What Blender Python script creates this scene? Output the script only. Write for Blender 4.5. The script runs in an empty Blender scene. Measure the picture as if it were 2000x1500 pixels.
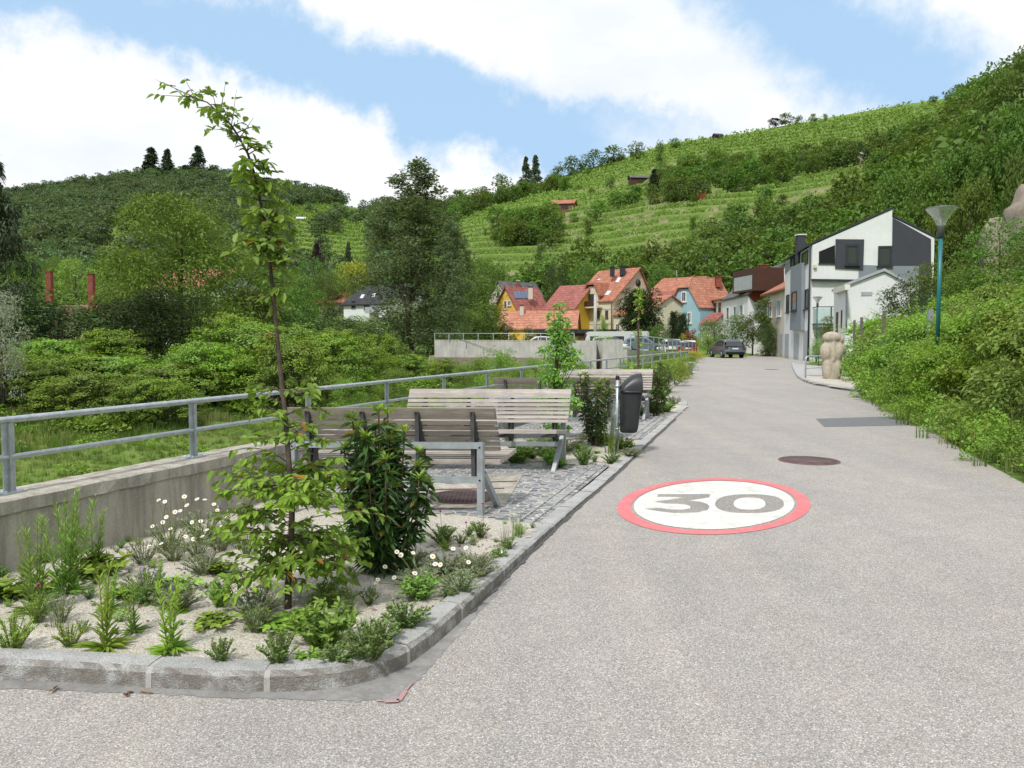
import bpy, math, random
import numpy as np
from mathutils import Vector, Matrix
random.seed(7)
scene = bpy.context.scene
COL = scene.collection
R = math.radians

# ------------------------------------------------------------------ camera survey helpers
CAMZ = 1.6
FPX = 1540.0
PITCH = math.atan((750 - 663) / FPX)
_c, _s = math.cos(PITCH), math.sin(PITCH)
def ray(px, py):
    cx = (px - 1000) / FPX; cz = (750 - py) / FPX
    return (cx, _c + cz * _s, -_s + cz * _c)
def G(px, py, z=0.0):
    d = ray(px, py); t = (z - CAMZ) / d[2]
    return Vector((d[0] * t, d[1] * t, z))
def D(px, py, Y):
    d = ray(px, py); t = Y / d[1]
    return Vector((d[0] * t, Y, CAMZ + d[2] * t))
def proj(x, y, z):
    """world -> photo pixels (numpy friendly)"""
    zz = z - CAMZ
    fw = y * _c - zz * _s
    up = y * _s + zz * _c
    return 1000 + FPX * x / fw, 750 - FPX * up / fw

cam_d = bpy.data.cameras.new("camera"); cam = bpy.data.objects.new("camera", cam_d); COL.objects.link(cam)
cam_d.sensor_width = 36; cam_d.lens = 36 * FPX / 2000; cam_d.clip_end = 5000; cam_d.clip_start = 0.05
cam.location = (0, 0, CAMZ); cam.rotation_euler = (math.pi / 2 - PITCH, 0, 0)
scene.camera = cam
scene.view_settings.view_transform = 'Standard'; scene.view_settings.look = 'None'
scene.view_settings.exposure = 0; scene.view_settings.gamma = 1
scene.cycles.max_bounces = 6; scene.cycles.transparent_max_bounces = 8
scene.cycles.diffuse_bounces = 3; scene.cycles.glossy_bounces = 2; scene.cycles.transmission_bounces = 4
scene.cycles.use_denoising = True

# ------------------------------------------------------------------ node helpers
class NT:
    def __init__(s, name):
        s.m = bpy.data.materials.new(name); s.m.use_nodes = True
        s.t = s.m.node_tree; s.t.nodes.clear()
        s.out = s.n('ShaderNodeOutputMaterial')
    def n(s, typ, **kw):
        nd = s.t.nodes.new(typ)
        for k, v in kw.items(): setattr(nd, k, v)
        return nd
    def l(s, a, b): s.t.links.new(a, b)
    def val(s, nd, key, v):
        if isinstance(v, bpy.types.NodeSocket): s.l(v, nd.inputs[key])
        else: nd.inputs[key].default_value = v
    def noise(s, vec, scale, detail=3, rough=.55, dist=0):
        nd = s.n('ShaderNodeTexNoise'); s.l(vec, nd.inputs['Vector'])
        nd.inputs['Scale'].default_value = scale; nd.inputs['Detail'].default_value = detail
        nd.inputs['Roughness'].default_value = rough; nd.inputs['Distortion'].default_value = dist
        return nd.outputs['Fac']
    def voro(s, vec, scale, feature='F1', rnd=1.0):
        nd = s.n('ShaderNodeTexVoronoi', feature=feature); s.l(vec, nd.inputs['Vector'])
        nd.inputs['Scale'].default_value = scale
        nd.inputs['Randomness'].default_value = rnd
        return nd
    def ramp(s, fac, stops, interp='LINEAR'):
        nd = s.n('ShaderNodeValToRGB'); s.l(fac, nd.inputs[0]); cr = nd.color_ramp; cr.interpolation = interp
        while len(cr.elements) < len(stops): cr.elements.new(.5)
        for e, (p, c) in zip(cr.elements, stops):
            e.position = p; e.color = (c, c, c, 1) if isinstance(c, (int, float)) else (*c, 1)
        return nd.outputs[0]
    def mix(s, fac, a, b, mode='MIX'):
        nd = s.n('ShaderNodeMix', data_type='RGBA', blend_type=mode)
        s.val(nd, 0, fac)
        for k, v in ((6, a), (7, b)):
            if isinstance(v, bpy.types.NodeSocket): s.l(v, nd.inputs[k])
            else: nd.inputs[k].default_value = (*v, 1)
        return nd.outputs[2]
    def math(s, op, a, b=0.0, c=0.0):
        nd = s.n('ShaderNodeMath', operation=op)
        s.val(nd, 0, a); s.val(nd, 1, b); s.val(nd, 2, c)
        return nd.outputs[0]
    def pos(s):
        return s.n('ShaderNodeNewGeometry').outputs['Position']
    def obj(s):
        return s.n('ShaderNodeTexCoord').outputs['Object']
    def map(s, vec, scale=(1, 1, 1), rot=(0, 0, 0), loc=(0, 0, 0)):
        nd = s.n('ShaderNodeMapping'); s.l(vec, nd.inputs[0])
        nd.inputs['Scale'].default_value = scale; nd.inputs['Rotation'].default_value = rot; nd.inputs['Location'].default_value = loc
        return nd.outputs[0]
    def bump(s, h, strength=.5, dist=.01):
        nd = s.n('ShaderNodeBump'); s.l(h, nd.inputs['Height'])
        nd.inputs['Strength'].default_value = strength; nd.inputs['Distance'].default_value = dist
        return nd.outputs[0]
    def principled(s, color, rough=.7, metal=0.0, normal=None, spec=.3, **kw):
        nd = s.n('ShaderNodeBsdfPrincipled')
        if isinstance(color, bpy.types.NodeSocket): s.l(color, nd.inputs['Base Color'])
        else: nd.inputs['Base Color'].default_value = (*color, 1)
        s.val(nd, 'Roughness', rough); s.val(nd, 'Metallic', metal); nd.inputs['Specular IOR Level'].default_value = spec
        if normal is not None: s.l(normal, nd.inputs['Normal'])
        for k, v in kw.items(): nd.inputs[k].default_value = v
        s.l(nd.outputs[0], s.out.inputs[0]); return nd

def simple(name, col, rough=.7, metal=0.0, var=.12, scale=6.0, bump=0.0, spec=.3, grime=0.0):
    t = NT(name); p = t.obj()
    n1 = t.noise(p, scale, 5, .6); n2 = t.noise(p, scale * 9, 3, .6)
    a = tuple(c * (1 - var) for c in col); b = tuple(min(1, c * (1 + var)) for c in col)
    c = t.mix(t.ramp(n1, [(.3, 0), (.7, 1)]), a, b)
    c = t.mix(t.math('MULTIPLY', n2, .25), c, tuple(x * (1 - 2 * var) for x in col))
    if grime:
        st = t.noise(t.map(p, (5, 5, .5)), 1.5, 5, .65)
        c = t.mix(t.math('MULTIPLY', t.ramp(st, [(.45, 0), (.75, 1)]), grime), c, (.12, .11, .09))
    nrm = t.bump(n2, bump, .01) if bump else None
    t.principled(c, rough, metal, nrm, spec)
    return t.m

def foliage_mat(name, dark, light, trans=.35, rough=.5, spec=.25, hue=.03, tint=None, tintp=.0, wscale=.7):
    t = NT(name)
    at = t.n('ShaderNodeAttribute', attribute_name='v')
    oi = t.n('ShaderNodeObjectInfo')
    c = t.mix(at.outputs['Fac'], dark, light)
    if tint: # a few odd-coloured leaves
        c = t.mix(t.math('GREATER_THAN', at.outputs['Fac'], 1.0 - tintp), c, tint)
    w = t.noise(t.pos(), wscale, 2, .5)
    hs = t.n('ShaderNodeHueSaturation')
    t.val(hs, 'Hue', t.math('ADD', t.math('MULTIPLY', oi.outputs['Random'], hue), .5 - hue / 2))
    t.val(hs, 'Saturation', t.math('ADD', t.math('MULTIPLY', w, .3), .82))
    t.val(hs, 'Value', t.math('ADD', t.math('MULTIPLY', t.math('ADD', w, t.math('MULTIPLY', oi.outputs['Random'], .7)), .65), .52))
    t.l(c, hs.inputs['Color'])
    pr = t.n('ShaderNodeBsdfPrincipled'); t.l(hs.outputs[0], pr.inputs['Base Color'])
    pr.inputs['Roughness'].default_value = rough; pr.inputs['Specular IOR Level'].default_value = spec
    tr = t.n('ShaderNodeBsdfTranslucent')
    tc = t.mix(1.0, hs.outputs[0], (1.3, 1.25, .5), 'MULTIPLY'); t.l(tc, tr.inputs[0])
    mx = t.n('ShaderNodeMixShader'); mx.inputs[0].default_value = trans
    t.l(pr.outputs[0], mx.inputs[1]); t.l(tr.outputs[0], mx.inputs[2]); t.l(mx.outputs[0], t.out.inputs[0])
    return t.m

# ------------------------------------------------------------------ materials
M = {}
def mk_road(name='road_aggregate', dim=1.0):
    t = NT(name); p = t.pos()
    v = t.voro(p, 185)
    g = t.n('ShaderNodeSeparateColor'); t.l(v.outputs['Color'], g.inputs[0])
    c = t.ramp(g.outputs[0], [(0, (.215, .205, .19)), (.3, (.308, .293, .273)), (.6, (.368, .351, .328)), (.85, (.435, .417, .392)), (1, (.66, .64, .61))])
    warm = t.ramp(g.outputs[1], [(.0, (1.0, 1.0, 1.03)), (.8, (1, .99, .97)), (1, (1.12, .93, .82))])
    c = t.mix(1.0, c, warm, 'MULTIPLY')
    edge = t.ramp(v.outputs['Distance'], [(.0, 1.0), (.6, .95), (.95, .62)])
    c = t.mix(1.0, c, edge, 'MULTIPLY')
    big = t.noise(p, .35, 5, .6); c = t.mix(1.0, c, t.ramp(big, [(.3, .93), (.7, 1.06)]), 'MULTIPLY')
    m2 = t.noise(p, 3.0, 6, .7); c = t.mix(1.0, c, t.ramp(m2, [(.32, .93), (.65, 1.04)]), 'MULTIPLY')
    # wheel tracks, worn smoother and paler, running up the road
    st = t.noise(t.map(p, (1.6, .08, 1), (0, 0, R(18))), 1.0, 3, .5)
    c = t.mix(1.0, c, t.ramp(st, [(.35, (.95, .95, .96)), (.65, (1.05, 1.04, 1.01))]), 'MULTIPLY')
    sand = t.noise(p, .9, 6, .72); c = t.mix(t.ramp(sand, [(.56, 0), (.78, .25)]), c, (.42, .375, .31))
    oil = t.noise(t.map(p, (1, .45, 1), (0, 0, R(18)), (3, 7, 0)), 1.1, 5, .7); c = t.mix(t.ramp(oil, [(.60, 0), (.80, .28)]), c, (.17, .165, .16))
    cr = t.noise(p, 40, 2, .5)
    c = t.mix(t.ramp(cr, [(.77, 0), (.8, .5)]), c, (.1, .09, .08))
    nrm = t.bump(v.outputs['Distance'], .35, .003)
    c = t.mix(1.0, c, (dim, dim, dim), 'MULTIPLY')
    t.principled(c, .88, 0, nrm, .2); return t.m
M['road'] = mk_road(); M['road_dark'] = mk_road('road_aggregate_unworn', .84)
def mk_gravel():
    t = NT('cream_gravel'); p = t.pos()
    v = t.voro(p, 170); g = t.n('ShaderNodeSeparateColor'); t.l(v.outputs['Color'], g.inputs[0])
    c = t.ramp(g.outputs[0], [(0, (.32, .28, .22)), (.25, (.52, .47, .39)), (.7, (.66, .61, .53)), (1, (.82, .79, .72))])
    c = t.mix(1.0, c, t.ramp(v.outputs['Distance'], [(.0, 1.0), (.6, .9), (.95, .5)]), 'MULTIPLY')
    n = t.noise(p, 2.2, 5, .6); c = t.mix(t.ramp(n, [(.5, 0), (.78, .3)]), c, (.30, .24, .16))
    nrm = t.bump(t.math('ADD', v.outputs['Distance'], t.noise(p, 30, 3)), .8, .006)
    t.principled(c, .9, 0, nrm, .15); return t.m
M['gravel'] = mk_gravel()
def mk_granite(name, a, b, brown=.5):
    t = NT(name); p = t.pos()
    n = t.noise(p, 5, 6, .7); sp = t.noise(p, 160, 2, .6)
    c = t.mix(t.ramp(n, [(.3, 0), (.7, 1)]), a, b)
    c = t.mix(1.0, c, t.ramp(sp, [(.3, .6), (.5, 1), (.7, 1.25)]), 'MULTIPLY')
    geo = t.n('ShaderNodeNewGeometry'); sx = t.n('ShaderNodeSeparateXYZ'); t.l(geo.outputs['Normal'], sx.inputs[0])
    side = t.ramp(sx.outputs[2], [(.5, 1), (.85, 0)])
    br = t.ramp(t.noise(p, 9, 5, .7), [(.32, 0), (.55, 1)])
    c = t.mix(t.math('MULTIPLY', t.math('MULTIPLY', side, br), brown), c, (.16, .13, .10))
    nrm = t.bump(t.math('ADD', t.noise(p, 45, 5, .7), sp), .9, .012)
    t.principled(c, .85, 0, nrm, .25); return t.m
M['granite'] = mk_granite('granite_kerb', (.36, .36, .35), (.56, .555, .54), .75)
M['mortar'] = simple('pale_mortar', (.42, .41, .385), .9, var=.15, scale=20, bump=.5)
M['setts_pale'] = mk_granite('pale_setts', (.34, .34, .33), (.5, .5, .49), .2)
def mk_cobble():
    t = NT('grey_cobbles'); p = t.pos()
    pm = t.map(p, (9.6, 9.6, 9.6), (0, 0, R(18)))
    d = t.n('ShaderNodeVectorMath', operation='ADD'); t.l(pm, d.inputs[0])
    nz = t.n('ShaderNodeTexNoise'); t.l(p, nz.inputs['Vector']); nz.inputs['Scale'].default_value = 5
    sc = t.n('ShaderNodeVectorMath', operation='SCALE'); t.l(nz.outputs['Color'], sc.inputs[0]); sc.inputs[3].default_value = .5
    t.l(sc.outputs[0], d.inputs[1])
    v = t.voro(d.outputs[0], 1.0, 'DISTANCE_TO_EDGE', .75); vc = t.voro(d.outputs[0], 1.0, 'F1', .75)
    g = t.n('ShaderNodeSeparateColor'); t.l(vc.outputs['Color'], g.inputs[0])
    stone = t.ramp(g.outputs[0], [(0, (.13, .14, .155)), (.5, (.22, .23, .245)), (1, (.34, .34, .34))])
    stone = t.mix(1.0, stone, t.ramp(t.noise(p, 60, 4, .7), [(.3, .8), (.7, 1.15)]), 'MULTIPLY')
    j = t.ramp(v.outputs['Distance'], [(.045, 1), (.10, 0)])
    c = t.mix(j, stone, (.50, .47, .42))
    c = t.mix(1.0, c, t.ramp(t.noise(p, 1.3, 4, .6), [(.3, .82), (.7, 1.1)]), 'MULTIPLY')
    hgt = t.ramp(v.outputs['Distance'], [(.03, 0), (.2, 1)])
    t.principled(c, .75, 0, t.bump(hgt, .8, .015), .3); return t.m
M['cobble'] = mk_cobble()
def mk_concrete(name, col, streak=.6, boards=0.0, moss=.3):
    t = NT(name); p = t.pos()
    n = t.noise(p, 1.6, 6, .65); c = t.mix(t.ramp(n, [(.3, 0), (.7, 1)]), tuple(x * .8 for x in col), tuple(x * 1.1 for x in col))
    c = t.mix(1.0, c, t.ramp(t.noise(p, 50, 4, .7), [(.3, .85), (.7, 1.1)]), 'MULTIPLY')
    geo = t.n('ShaderNodeNewGeometry'); sx = t.n('ShaderNodeSeparateXYZ'); t.l(geo.outputs['Normal'], sx.inputs[0])
    side = t.ramp(t.math('ABSOLUTE', sx.outputs[2]), [(.3, 1), (.7, 0)])
    st = t.noise(t.map(p, (9, 9, .9)), 1.0, 6, .7)
    c = t.mix(t.math('MULTIPLY', t.math('MULTIPLY', t.ramp(st, [(.42, 0), (.68, 1)]), side), streak), c, (.11, .10, .085))
    top = t.math('SUBTRACT', 1.0, side)
    c = t.mix(t.math('MULTIPLY', t.math('MULTIPLY', t.ramp(t.noise(p, 7, 6, .75), [(.42, 0), (.62, 1)]), top), moss), c, (.13, .11, .08))
    h = t.noise(p, 30, 6, .7)
    if boards:
        sp = t.n('ShaderNodeSeparateXYZ'); t.l(p, sp.inputs[0])
        h = t.math('ADD', h, t.math('MULTIPLY', t.math('GREATER_THAN', t.math('FRACT', t.math('MULTIPLY', sp.outputs[2], boards)), .93), 1.5))
    t.principled(c, .9, 0, t.bump(h, .5, .01), .2); return t.m
M['concrete'] = mk_concrete('weathered_concrete', (.46, .43, .37), .6, 0, .6)
M['boarded'] = mk_concrete('boarded_concrete', (.32, .30, .265), .5, 9.0, .5)
M['pale_concrete'] = mk_concrete('pale_concrete_wall', (.50, .48, .45), .3, 0, .4)
M['apron'] = mk_concrete('grey_asphalt_joint', (.29, .285, .278), 0, 0, .45)
def mk_patch():
    t = NT('dark_asphalt_patch'); p = t.pos()
    v = t.voro(p, 160); g = t.n('ShaderNodeSeparateColor'); t.l(v.outputs['Color'], g.inputs[0])
    c = t.ramp(g.outputs[0], [(0, (.10, .105, .11)), (.8, (.17, .172, .18)), (1, (.30, .30, .30))])
    t.principled(c, .85, 0, t.bump(v.outputs['Distance'], .4, .003)); return t.m
M['patch'] = mk_patch()
M['tar'] = simple('dark_tar', (.11, .108, .105), .8, var=.3, scale=30, bump=.5)
def mk_paint(name, col, wear=.25):
    t = NT(name); p = t.pos()
    v = t.voro(p, 135)
    n = t.noise(p, 6, 6, .75)
    k = t.ramp(n, [(.66 - wear * .3, 0), (.80 - wear * .1, 1)])
    spk = t.ramp(v.outputs['Distance'], [(.5, 0), (.85, .5)])
    c = t.mix(t.math('MULTIPLY', k, .8), col, (.36, .34, .32))
    sm2 = t.noise(t.map(p, (1, .35, 1), (0, 0, R(18))), 3.5, 6, .75); c = t.mix(t.ramp(sm2, [(.5, 0), (.75, .35)]), c, (.40, .385, .36))
    c = t.mix(spk, c, tuple(x * .7 for x in col))
    c = t.mix(1.0, c, t.ramp(t.noise(p, 1.7, 4), [(.3, .93), (.7, 1.05)]), 'MULTIPLY')
    t.principled(c, .75, 0, t.bump(v.outputs['Distance'], .25, .002)); return t.m
M['paint_white'] = mk_paint('white_road_paint', (.68, .675, .62), .62)
M['paint_red'] = mk_paint('red_road_paint', (.66, .17, .18), .55)
M['paint_faint'] = mk_paint('faint_red_paint', (.42, .24, .23), .6)
M['rust_iron'] = mk_granite('rusty_iron', (.15, .09, .085), (.24, .15, .14), .2)
def mk_lid():
    t = NT('manhole_cast_iron'); p = t.obj()
    s = t.n('ShaderNodeSeparateXYZ'); t.l(p, s.inputs[0])
    a = t.math('GREATER_THAN', t.math('FRACT', t.math('MULTIPLY', s.outputs[0], 24.0)), .45)
    b = t.math('GREATER_THAN', t.math('FRACT', t.math('MULTIPLY', s.outputs[1], 24.0)), .45)
    h = t.math('MULTIPLY', a, b)
    c = t.mix(h, (.07, .045, .045), (.21, .13, .13))
    c = t.mix(t.ramp(t.noise(p, 6, 4), [(.4, 0), (.7, .6)]), c, (.24, .16, .13))
    t.principled(c, .6, .3, t.bump(h, .7, .01)); return t.m
M['lid'] = mk_lid()
def mk_galv(name, col=(.46, .50, .53), scale=14):
    t = NT(name); p = t.pos()
    n = t.noise(p, scale, 4, .6); n2 = t.voro(p, 60)
    g = t.n('ShaderNodeSeparateColor'); t.l(n2.outputs['Color'], g.inputs[0])
    c = t.mix(t.ramp(n, [(.3, 0), (.7, 1)]), tuple(x * .78 for x in col), tuple(x * 1.15 for x in col))
    c = t.mix(1.0, c, t.ramp(g.outputs[0], [(0, .92), (1, 1.06)]), 'MULTIPLY')
    t.principled(c, t.ramp(n, [(.3, .38), (.7, .58)]), .55, None, .5); return t.m
M['galv'] = mk_galv('galvanised_steel')
M['bench_steel'] = mk_galv('grey_bench_steel', (.40, .435, .46), 4)
M['dark_steel'] = mk_galv('dark_bracket_steel', (.10, .10, .105), 9)
def mk_wood(name, a, b, axis):
    t = NT(name); p = t.obj()
    sc = [26, 26, 26]; sc[axis] = 1.3
    n = t.noise(t.map(p, tuple(sc)), 1.0, 6, .65, .6)
    n2 = t.noise(t.map(p, tuple(x * 4 for x in sc)), 1.0, 3, .6)
    z = t.n('ShaderNodeSeparateXYZ'); t.l(p, z.inputs[0])
    board = t.n('ShaderNodeTexWhiteNoise', noise_dimensions='1D'); t.l(t.math('FLOOR', t.math('MULTIPLY', z.outputs[2], 16.0)), board.inputs['W'])
    c = t.mix(t.ramp(n, [(.3, 0), (.7, 1)]), a, b)
    c = t.mix(t.math('MULTIPLY', t.ramp(n2, [(.45, 0), (.7, 1)]), .45), c, tuple(x * .55 for x in a))
    c = t.mix(1.0, c, t.ramp(board.outputs[0], [(0, .85), (1, 1.12)]), 'MULTIPLY')
    c = t.mix(t.ramp(t.noise(p, 3, 5, .7), [(.5, 0), (.75, .5)]), c, tuple(x * .6 for x in a))
    t.principled(c, .8, 0, t.bump(n2, .4, .004), .2); return t.m
M['wood'] = mk_wood('weathered_slats', (.345, .305, .275), (.51, .46, .42), 0)
M['wood_back'] = mk_wood('mossy_slats', (.19, .165, .14), (.32, .28, .24), 0)
M['bin_plastic'] = simple('anthracite_plastic', (.022, .024, .027), .42, var=.2, scale=9, bump=.05, spec=.5)
M['black'] = simple('black_void', (.006, .006, .007), .6)
M['hole'] = simple('dark_opening', (.012, .012, .013), .9)
M['teal'] = simple('teal_pole_paint', (.01, .15, .16), .4, var=.12, scale=3, spec=.5)
M['lamp_grey'] = simple('lamp_grey', (.12, .125, .13), .5, var=.1)
M['bark'] = simple('bark', (.11, .085, .06), .9, var=.4, scale=14, bump=.8)
M['bark_pale'] = simple('pale_bark', (.20, .17, .13), .9, var=.3, scale=18, bump=.8)
M['stem'] = simple('green_stem', (.16, .19, .06), .6, var=.3, scale=12)
M['stem_brown'] = simple('brown_stem', (.16, .11, .06), .7, var=.3, scale=12)
def mk_grass():
    t = NT('meadow_ground'); p = t.pos()
    n = t.noise(p, .35, 6, .7); n2 = t.noise(p, 6, 5, .7)
    c = t.mix(t.ramp(n, [(.35, 0), (.65, 1)]), (.10, .17, .03), (.17, .25, .05))
    c = t.mix(t.ramp(n2, [(.5, 0), (.72, .8)]), c, (.26, .27, .10))
    geo = t.n('ShaderNodeNewGeometry'); sx = t.n('ShaderNodeSeparateXYZ'); t.l(geo.outputs['Normal'], sx.inputs[0])
    steep = t.ramp(sx.outputs[2], [(.62, 1), (.84, 0)])
    c = t.mix(t.math('MULTIPLY', steep, .8), c, (.055, .09, .022))
    c = t.mix(t.math('MULTIPLY', steep, t.ramp(t.noise(p, .12, 4, .7), [(.52, 0), (.6, .9)])), c, (.30, .25, .16))
    t.principled(c, .9, 0, t.bump(n2, .8, .15), .1); return t.m
M['grass'] = mk_grass()
def glass_mat(name, col=(.02, .025, .03), rough=.08):
    t = NT(name); t.principled(col, rough, 0, None, .8); return t.m
M['window'] = glass_mat('window_glass', (.045, .05, .055), .05)
M['car_glass'] = glass_mat('car_glass', (.03, .035, .04), .06)
def mk_clear():
    t = NT('clear_lamp_glass')
    g = t.n('ShaderNodeBsdfGlossy'); g.inputs[0].default_value = (.9, .95, .95, 1); g.inputs[1].default_value = .12
    d = t.n('ShaderNodeBsdfDiffuse'); d.inputs[0].default_value = (.75, .78, .76, 1)  # white diffuse share stands in for the sky reflected in the glass
    m1 = t.n('ShaderNodeMixShader'); m1.inputs[0].default_value = .5; t.l(g.outputs[0], m1.inputs[1]); t.l(d.outputs[0], m1.inputs[2])
    tr = t.n('ShaderNodeBsdfTransparent'); tr.inputs[0].default_value = (.98, .99, .985, 1)
    lw = t.n('ShaderNodeLayerWeight'); lw.inputs[0].default_value = .35
    m2 = t.n('ShaderNodeMixShader'); t.l(t.math('ADD', t.math('MULTIPLY', lw.outputs['Facing'], .4), .42), m2.inputs[0])
    t.l(tr.outputs[0], m2.inputs[1]); t.l(m1.outputs[0], m2.inputs[2]); t.l(m2.outputs[0], t.out.inputs[0]); return t.m
M['clear'] = mk_clear()
def mk_roof(name, a, b, row=3.0):
    """courses of tiles: lines along the height, random per tile"""
    t = NT(name); p = t.obj()
    s = t.n('ShaderNodeSeparateXYZ'); t.l(p, s.inputs[0])
    zc = t.math('FRACT', t.math('MULTIPLY', s.outputs[2], row))
    zi = t.math('FLOOR', t.math('MULTIPLY', s.outputs[2], row))
    n = t.noise(p, 1.2, 6, .7)
    wn = t.n('ShaderNodeTexWhiteNoise', noise_dimensions='4D')
    sn = t.n('ShaderNodeVectorMath', operation='SNAP'); t.l(p, sn.inputs[0]); sn.inputs[1].default_value = (.3, .3, 10)
    t.l(sn.outputs[0], wn.inputs['Vector']); t.l(zi, wn.inputs['W'])
    c = t.mix(t.ramp(n, [(.3, 0), (.7, 1)]), a, b)
    c = t.mix(1.0, c, t.ramp(wn.outputs[0], [(0, .78), (1, 1.15)]), 'MULTIPLY')
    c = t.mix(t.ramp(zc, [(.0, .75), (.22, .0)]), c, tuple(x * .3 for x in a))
    c = t.mix(t.math('MULTIPLY', t.ramp(t.noise(p, .5, 5, .7), [(.5, 0), (.7, 1)]), .35), c, tuple(x * .45 for x in a))
    t.principled(c, .8, 0, t.bump(zc, .5, .05), .2); return t.m
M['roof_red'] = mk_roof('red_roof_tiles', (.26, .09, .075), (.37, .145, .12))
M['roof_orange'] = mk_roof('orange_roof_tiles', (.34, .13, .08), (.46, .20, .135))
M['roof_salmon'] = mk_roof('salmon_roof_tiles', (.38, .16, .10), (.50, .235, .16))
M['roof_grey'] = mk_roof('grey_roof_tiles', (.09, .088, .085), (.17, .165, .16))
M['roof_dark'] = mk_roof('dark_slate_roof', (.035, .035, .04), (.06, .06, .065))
for k, c in dict(plaster_white=(.68, .69, .68), plaster_cream=(.62, .56, .42), plaster_beige=(.55, .50, .42), plaster_yellow=(.68, .42, .06),
                 plaster_blue=(.30, .46, .53), plaster_offwhite=(.60, .58, .52), plaster_sand=(.48, .40, .29), dark_render=(.05, .053, .065),
                 mid_render=(.21, .235, .26), facade_grey=(.24, .26, .28)).items():
    M[k] = simple(k, c, .85, var=.06, scale=.8, bump=.15, grime=.09)
for k, c in dict(frame_white=(.7, .7, .68), frame_dark=(.03, .035, .04), frame_brown=(.10, .05, .035), rust_panel=(.24, .055, .02), dark_brown=(.07, .03, .02),
                 timber=(.16, .07, .035), metal_white=(.6, .6, .6), green_net=(.05, .2, .15), timber_grey=(.15, .13, .10), zinc=(.35, .37, .38)).items():
    M[k] = simple(k, c, .6, var=.15, scale=3)
for k, c in dict(car_grey=(.10, .13, .15), car_red=(.35, .01, .02), car_white=(.65, .66, .66), car_blue=(.13, .17, .22), car_silver=(.3, .32, .33)).items():
    t = NT(k); t.principled(c, .3, .2, None, .6, **{'Coat Weight': .6, 'Coat Roughness': .08}); M[k] = t.m
M['tyre'] = simple('tyre_rubber', (.02, .02, .02), .8)
M['chrome'] = simple('wheel_alloy', (.4, .4, .4), .35, .7)
M['lamp_red'] = simple('tail_lamp_red', (.25, .01, .01), .3)
M['plate'] = simple('plate_white', (.7, .7, .68), .5)
M['sandstone'] = simple('pale_sandstone', (.47, .41, .32), .95, var=.2, scale=7, bump=1.0, grime=.35)
M['rock'] = simple('grey_rock', (.27, .225, .18), .95, var=.4, scale=.5, bump=1.0, grime=.3)
M['pane_frost'] = simple('frosted_glass', (.45,.55,.53), .3)
M['solar'] = glass_mat('solar_glass', (.10, .13, .20), .15)
M['brick'] = mk_roof('red_brick', (.26, .07, .05), (.34, .12, .09), 10.0)
M['petal'] = simple('white_petal', (.80, .80, .72), .6, var=.05)
M['yolk'] = simple('yellow_flower_centre', (.65, .33, .02), .7, var=.2, scale=60)
M['purple'] = foliage_mat('purple_flower', (.12, .07, .28), (.26, .19, .45), .3)
M['pink'] = foliage_mat('pink_flower', (.5, .08, .35), (.65, .18, .5), .3)
M['litter'] = foliage_mat('brown_litter', (.12, .06, .03), (.26, .14, .07), .1)

F_ = dict(
 hill=((0.055, 0.1, 0.018), (0.15, 0.235, 0.045)), hill_far=((.062, .105, .05), (.135, .195, .085)),  # hill_far is paler and bluer: slight distance haze put into the colour
 vine=((.12,.21,.038), (.26,.385,.085)), bank=((.07,.14,.014), (.26,.40,.05)),
 darkbush=((0.035, 0.065, 0.016), (0.085, 0.14, 0.035)), walnut=((0.08, 0.13, 0.018), (0.18, 0.25, 0.045)),
 poplar=((.085,.135,.06), (.20,.27,.135)), conifer=((.035,.06,.028), (.08,.115,.05)),
 hedge=((0.09, 0.18, 0.02), (0.27, 0.42, 0.06)), laurel=((.028, .065, .018), (.10, .19, .045)), laurel_tip=((.16, .26, .03), (.30, .40, .07)),
 youngtree=((.10,.22,.025), (.26,.43,.07)), yew=((.018, .038, .012), (.05, .085, .028)), perennial=((.10,.19,.03), (.25,.39,.08)), mint=((.09,.17,.05), (.22,.33,.10)),
 greygreen=((.15,.19,.11), (.30,.35,.23)), lime=((.15, .25, .03), (.32, .44, .08)), silver=((.16, .19, .15), (.42, .46, .40)),
 purpletree=((.018, .008, .012), (.045, .02, .028)), yellowtree=((.18, .22, .02), (.34, .38, .05)), grassblade=((.06, .11, .018), (.17, .25, .05)),
 redbush=((.22, .06, .04), (.32, .14, .06)), yellowshrub=((.28, .26, .02), (.45, .40, .05)), dryg=((.18, .19, .07), (.34, .32, .14)))
for k, (a, b) in F_.items():
    gl = .5 if k.startswith('laurel') else .22
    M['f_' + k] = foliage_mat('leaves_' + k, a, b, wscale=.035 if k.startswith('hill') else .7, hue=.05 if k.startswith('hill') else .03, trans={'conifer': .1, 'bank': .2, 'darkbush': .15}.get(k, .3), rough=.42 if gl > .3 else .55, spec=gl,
                              tint=(.42, .20, .05) if k in ('laurel', 'youngtree') else None, tintp=.015)

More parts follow.
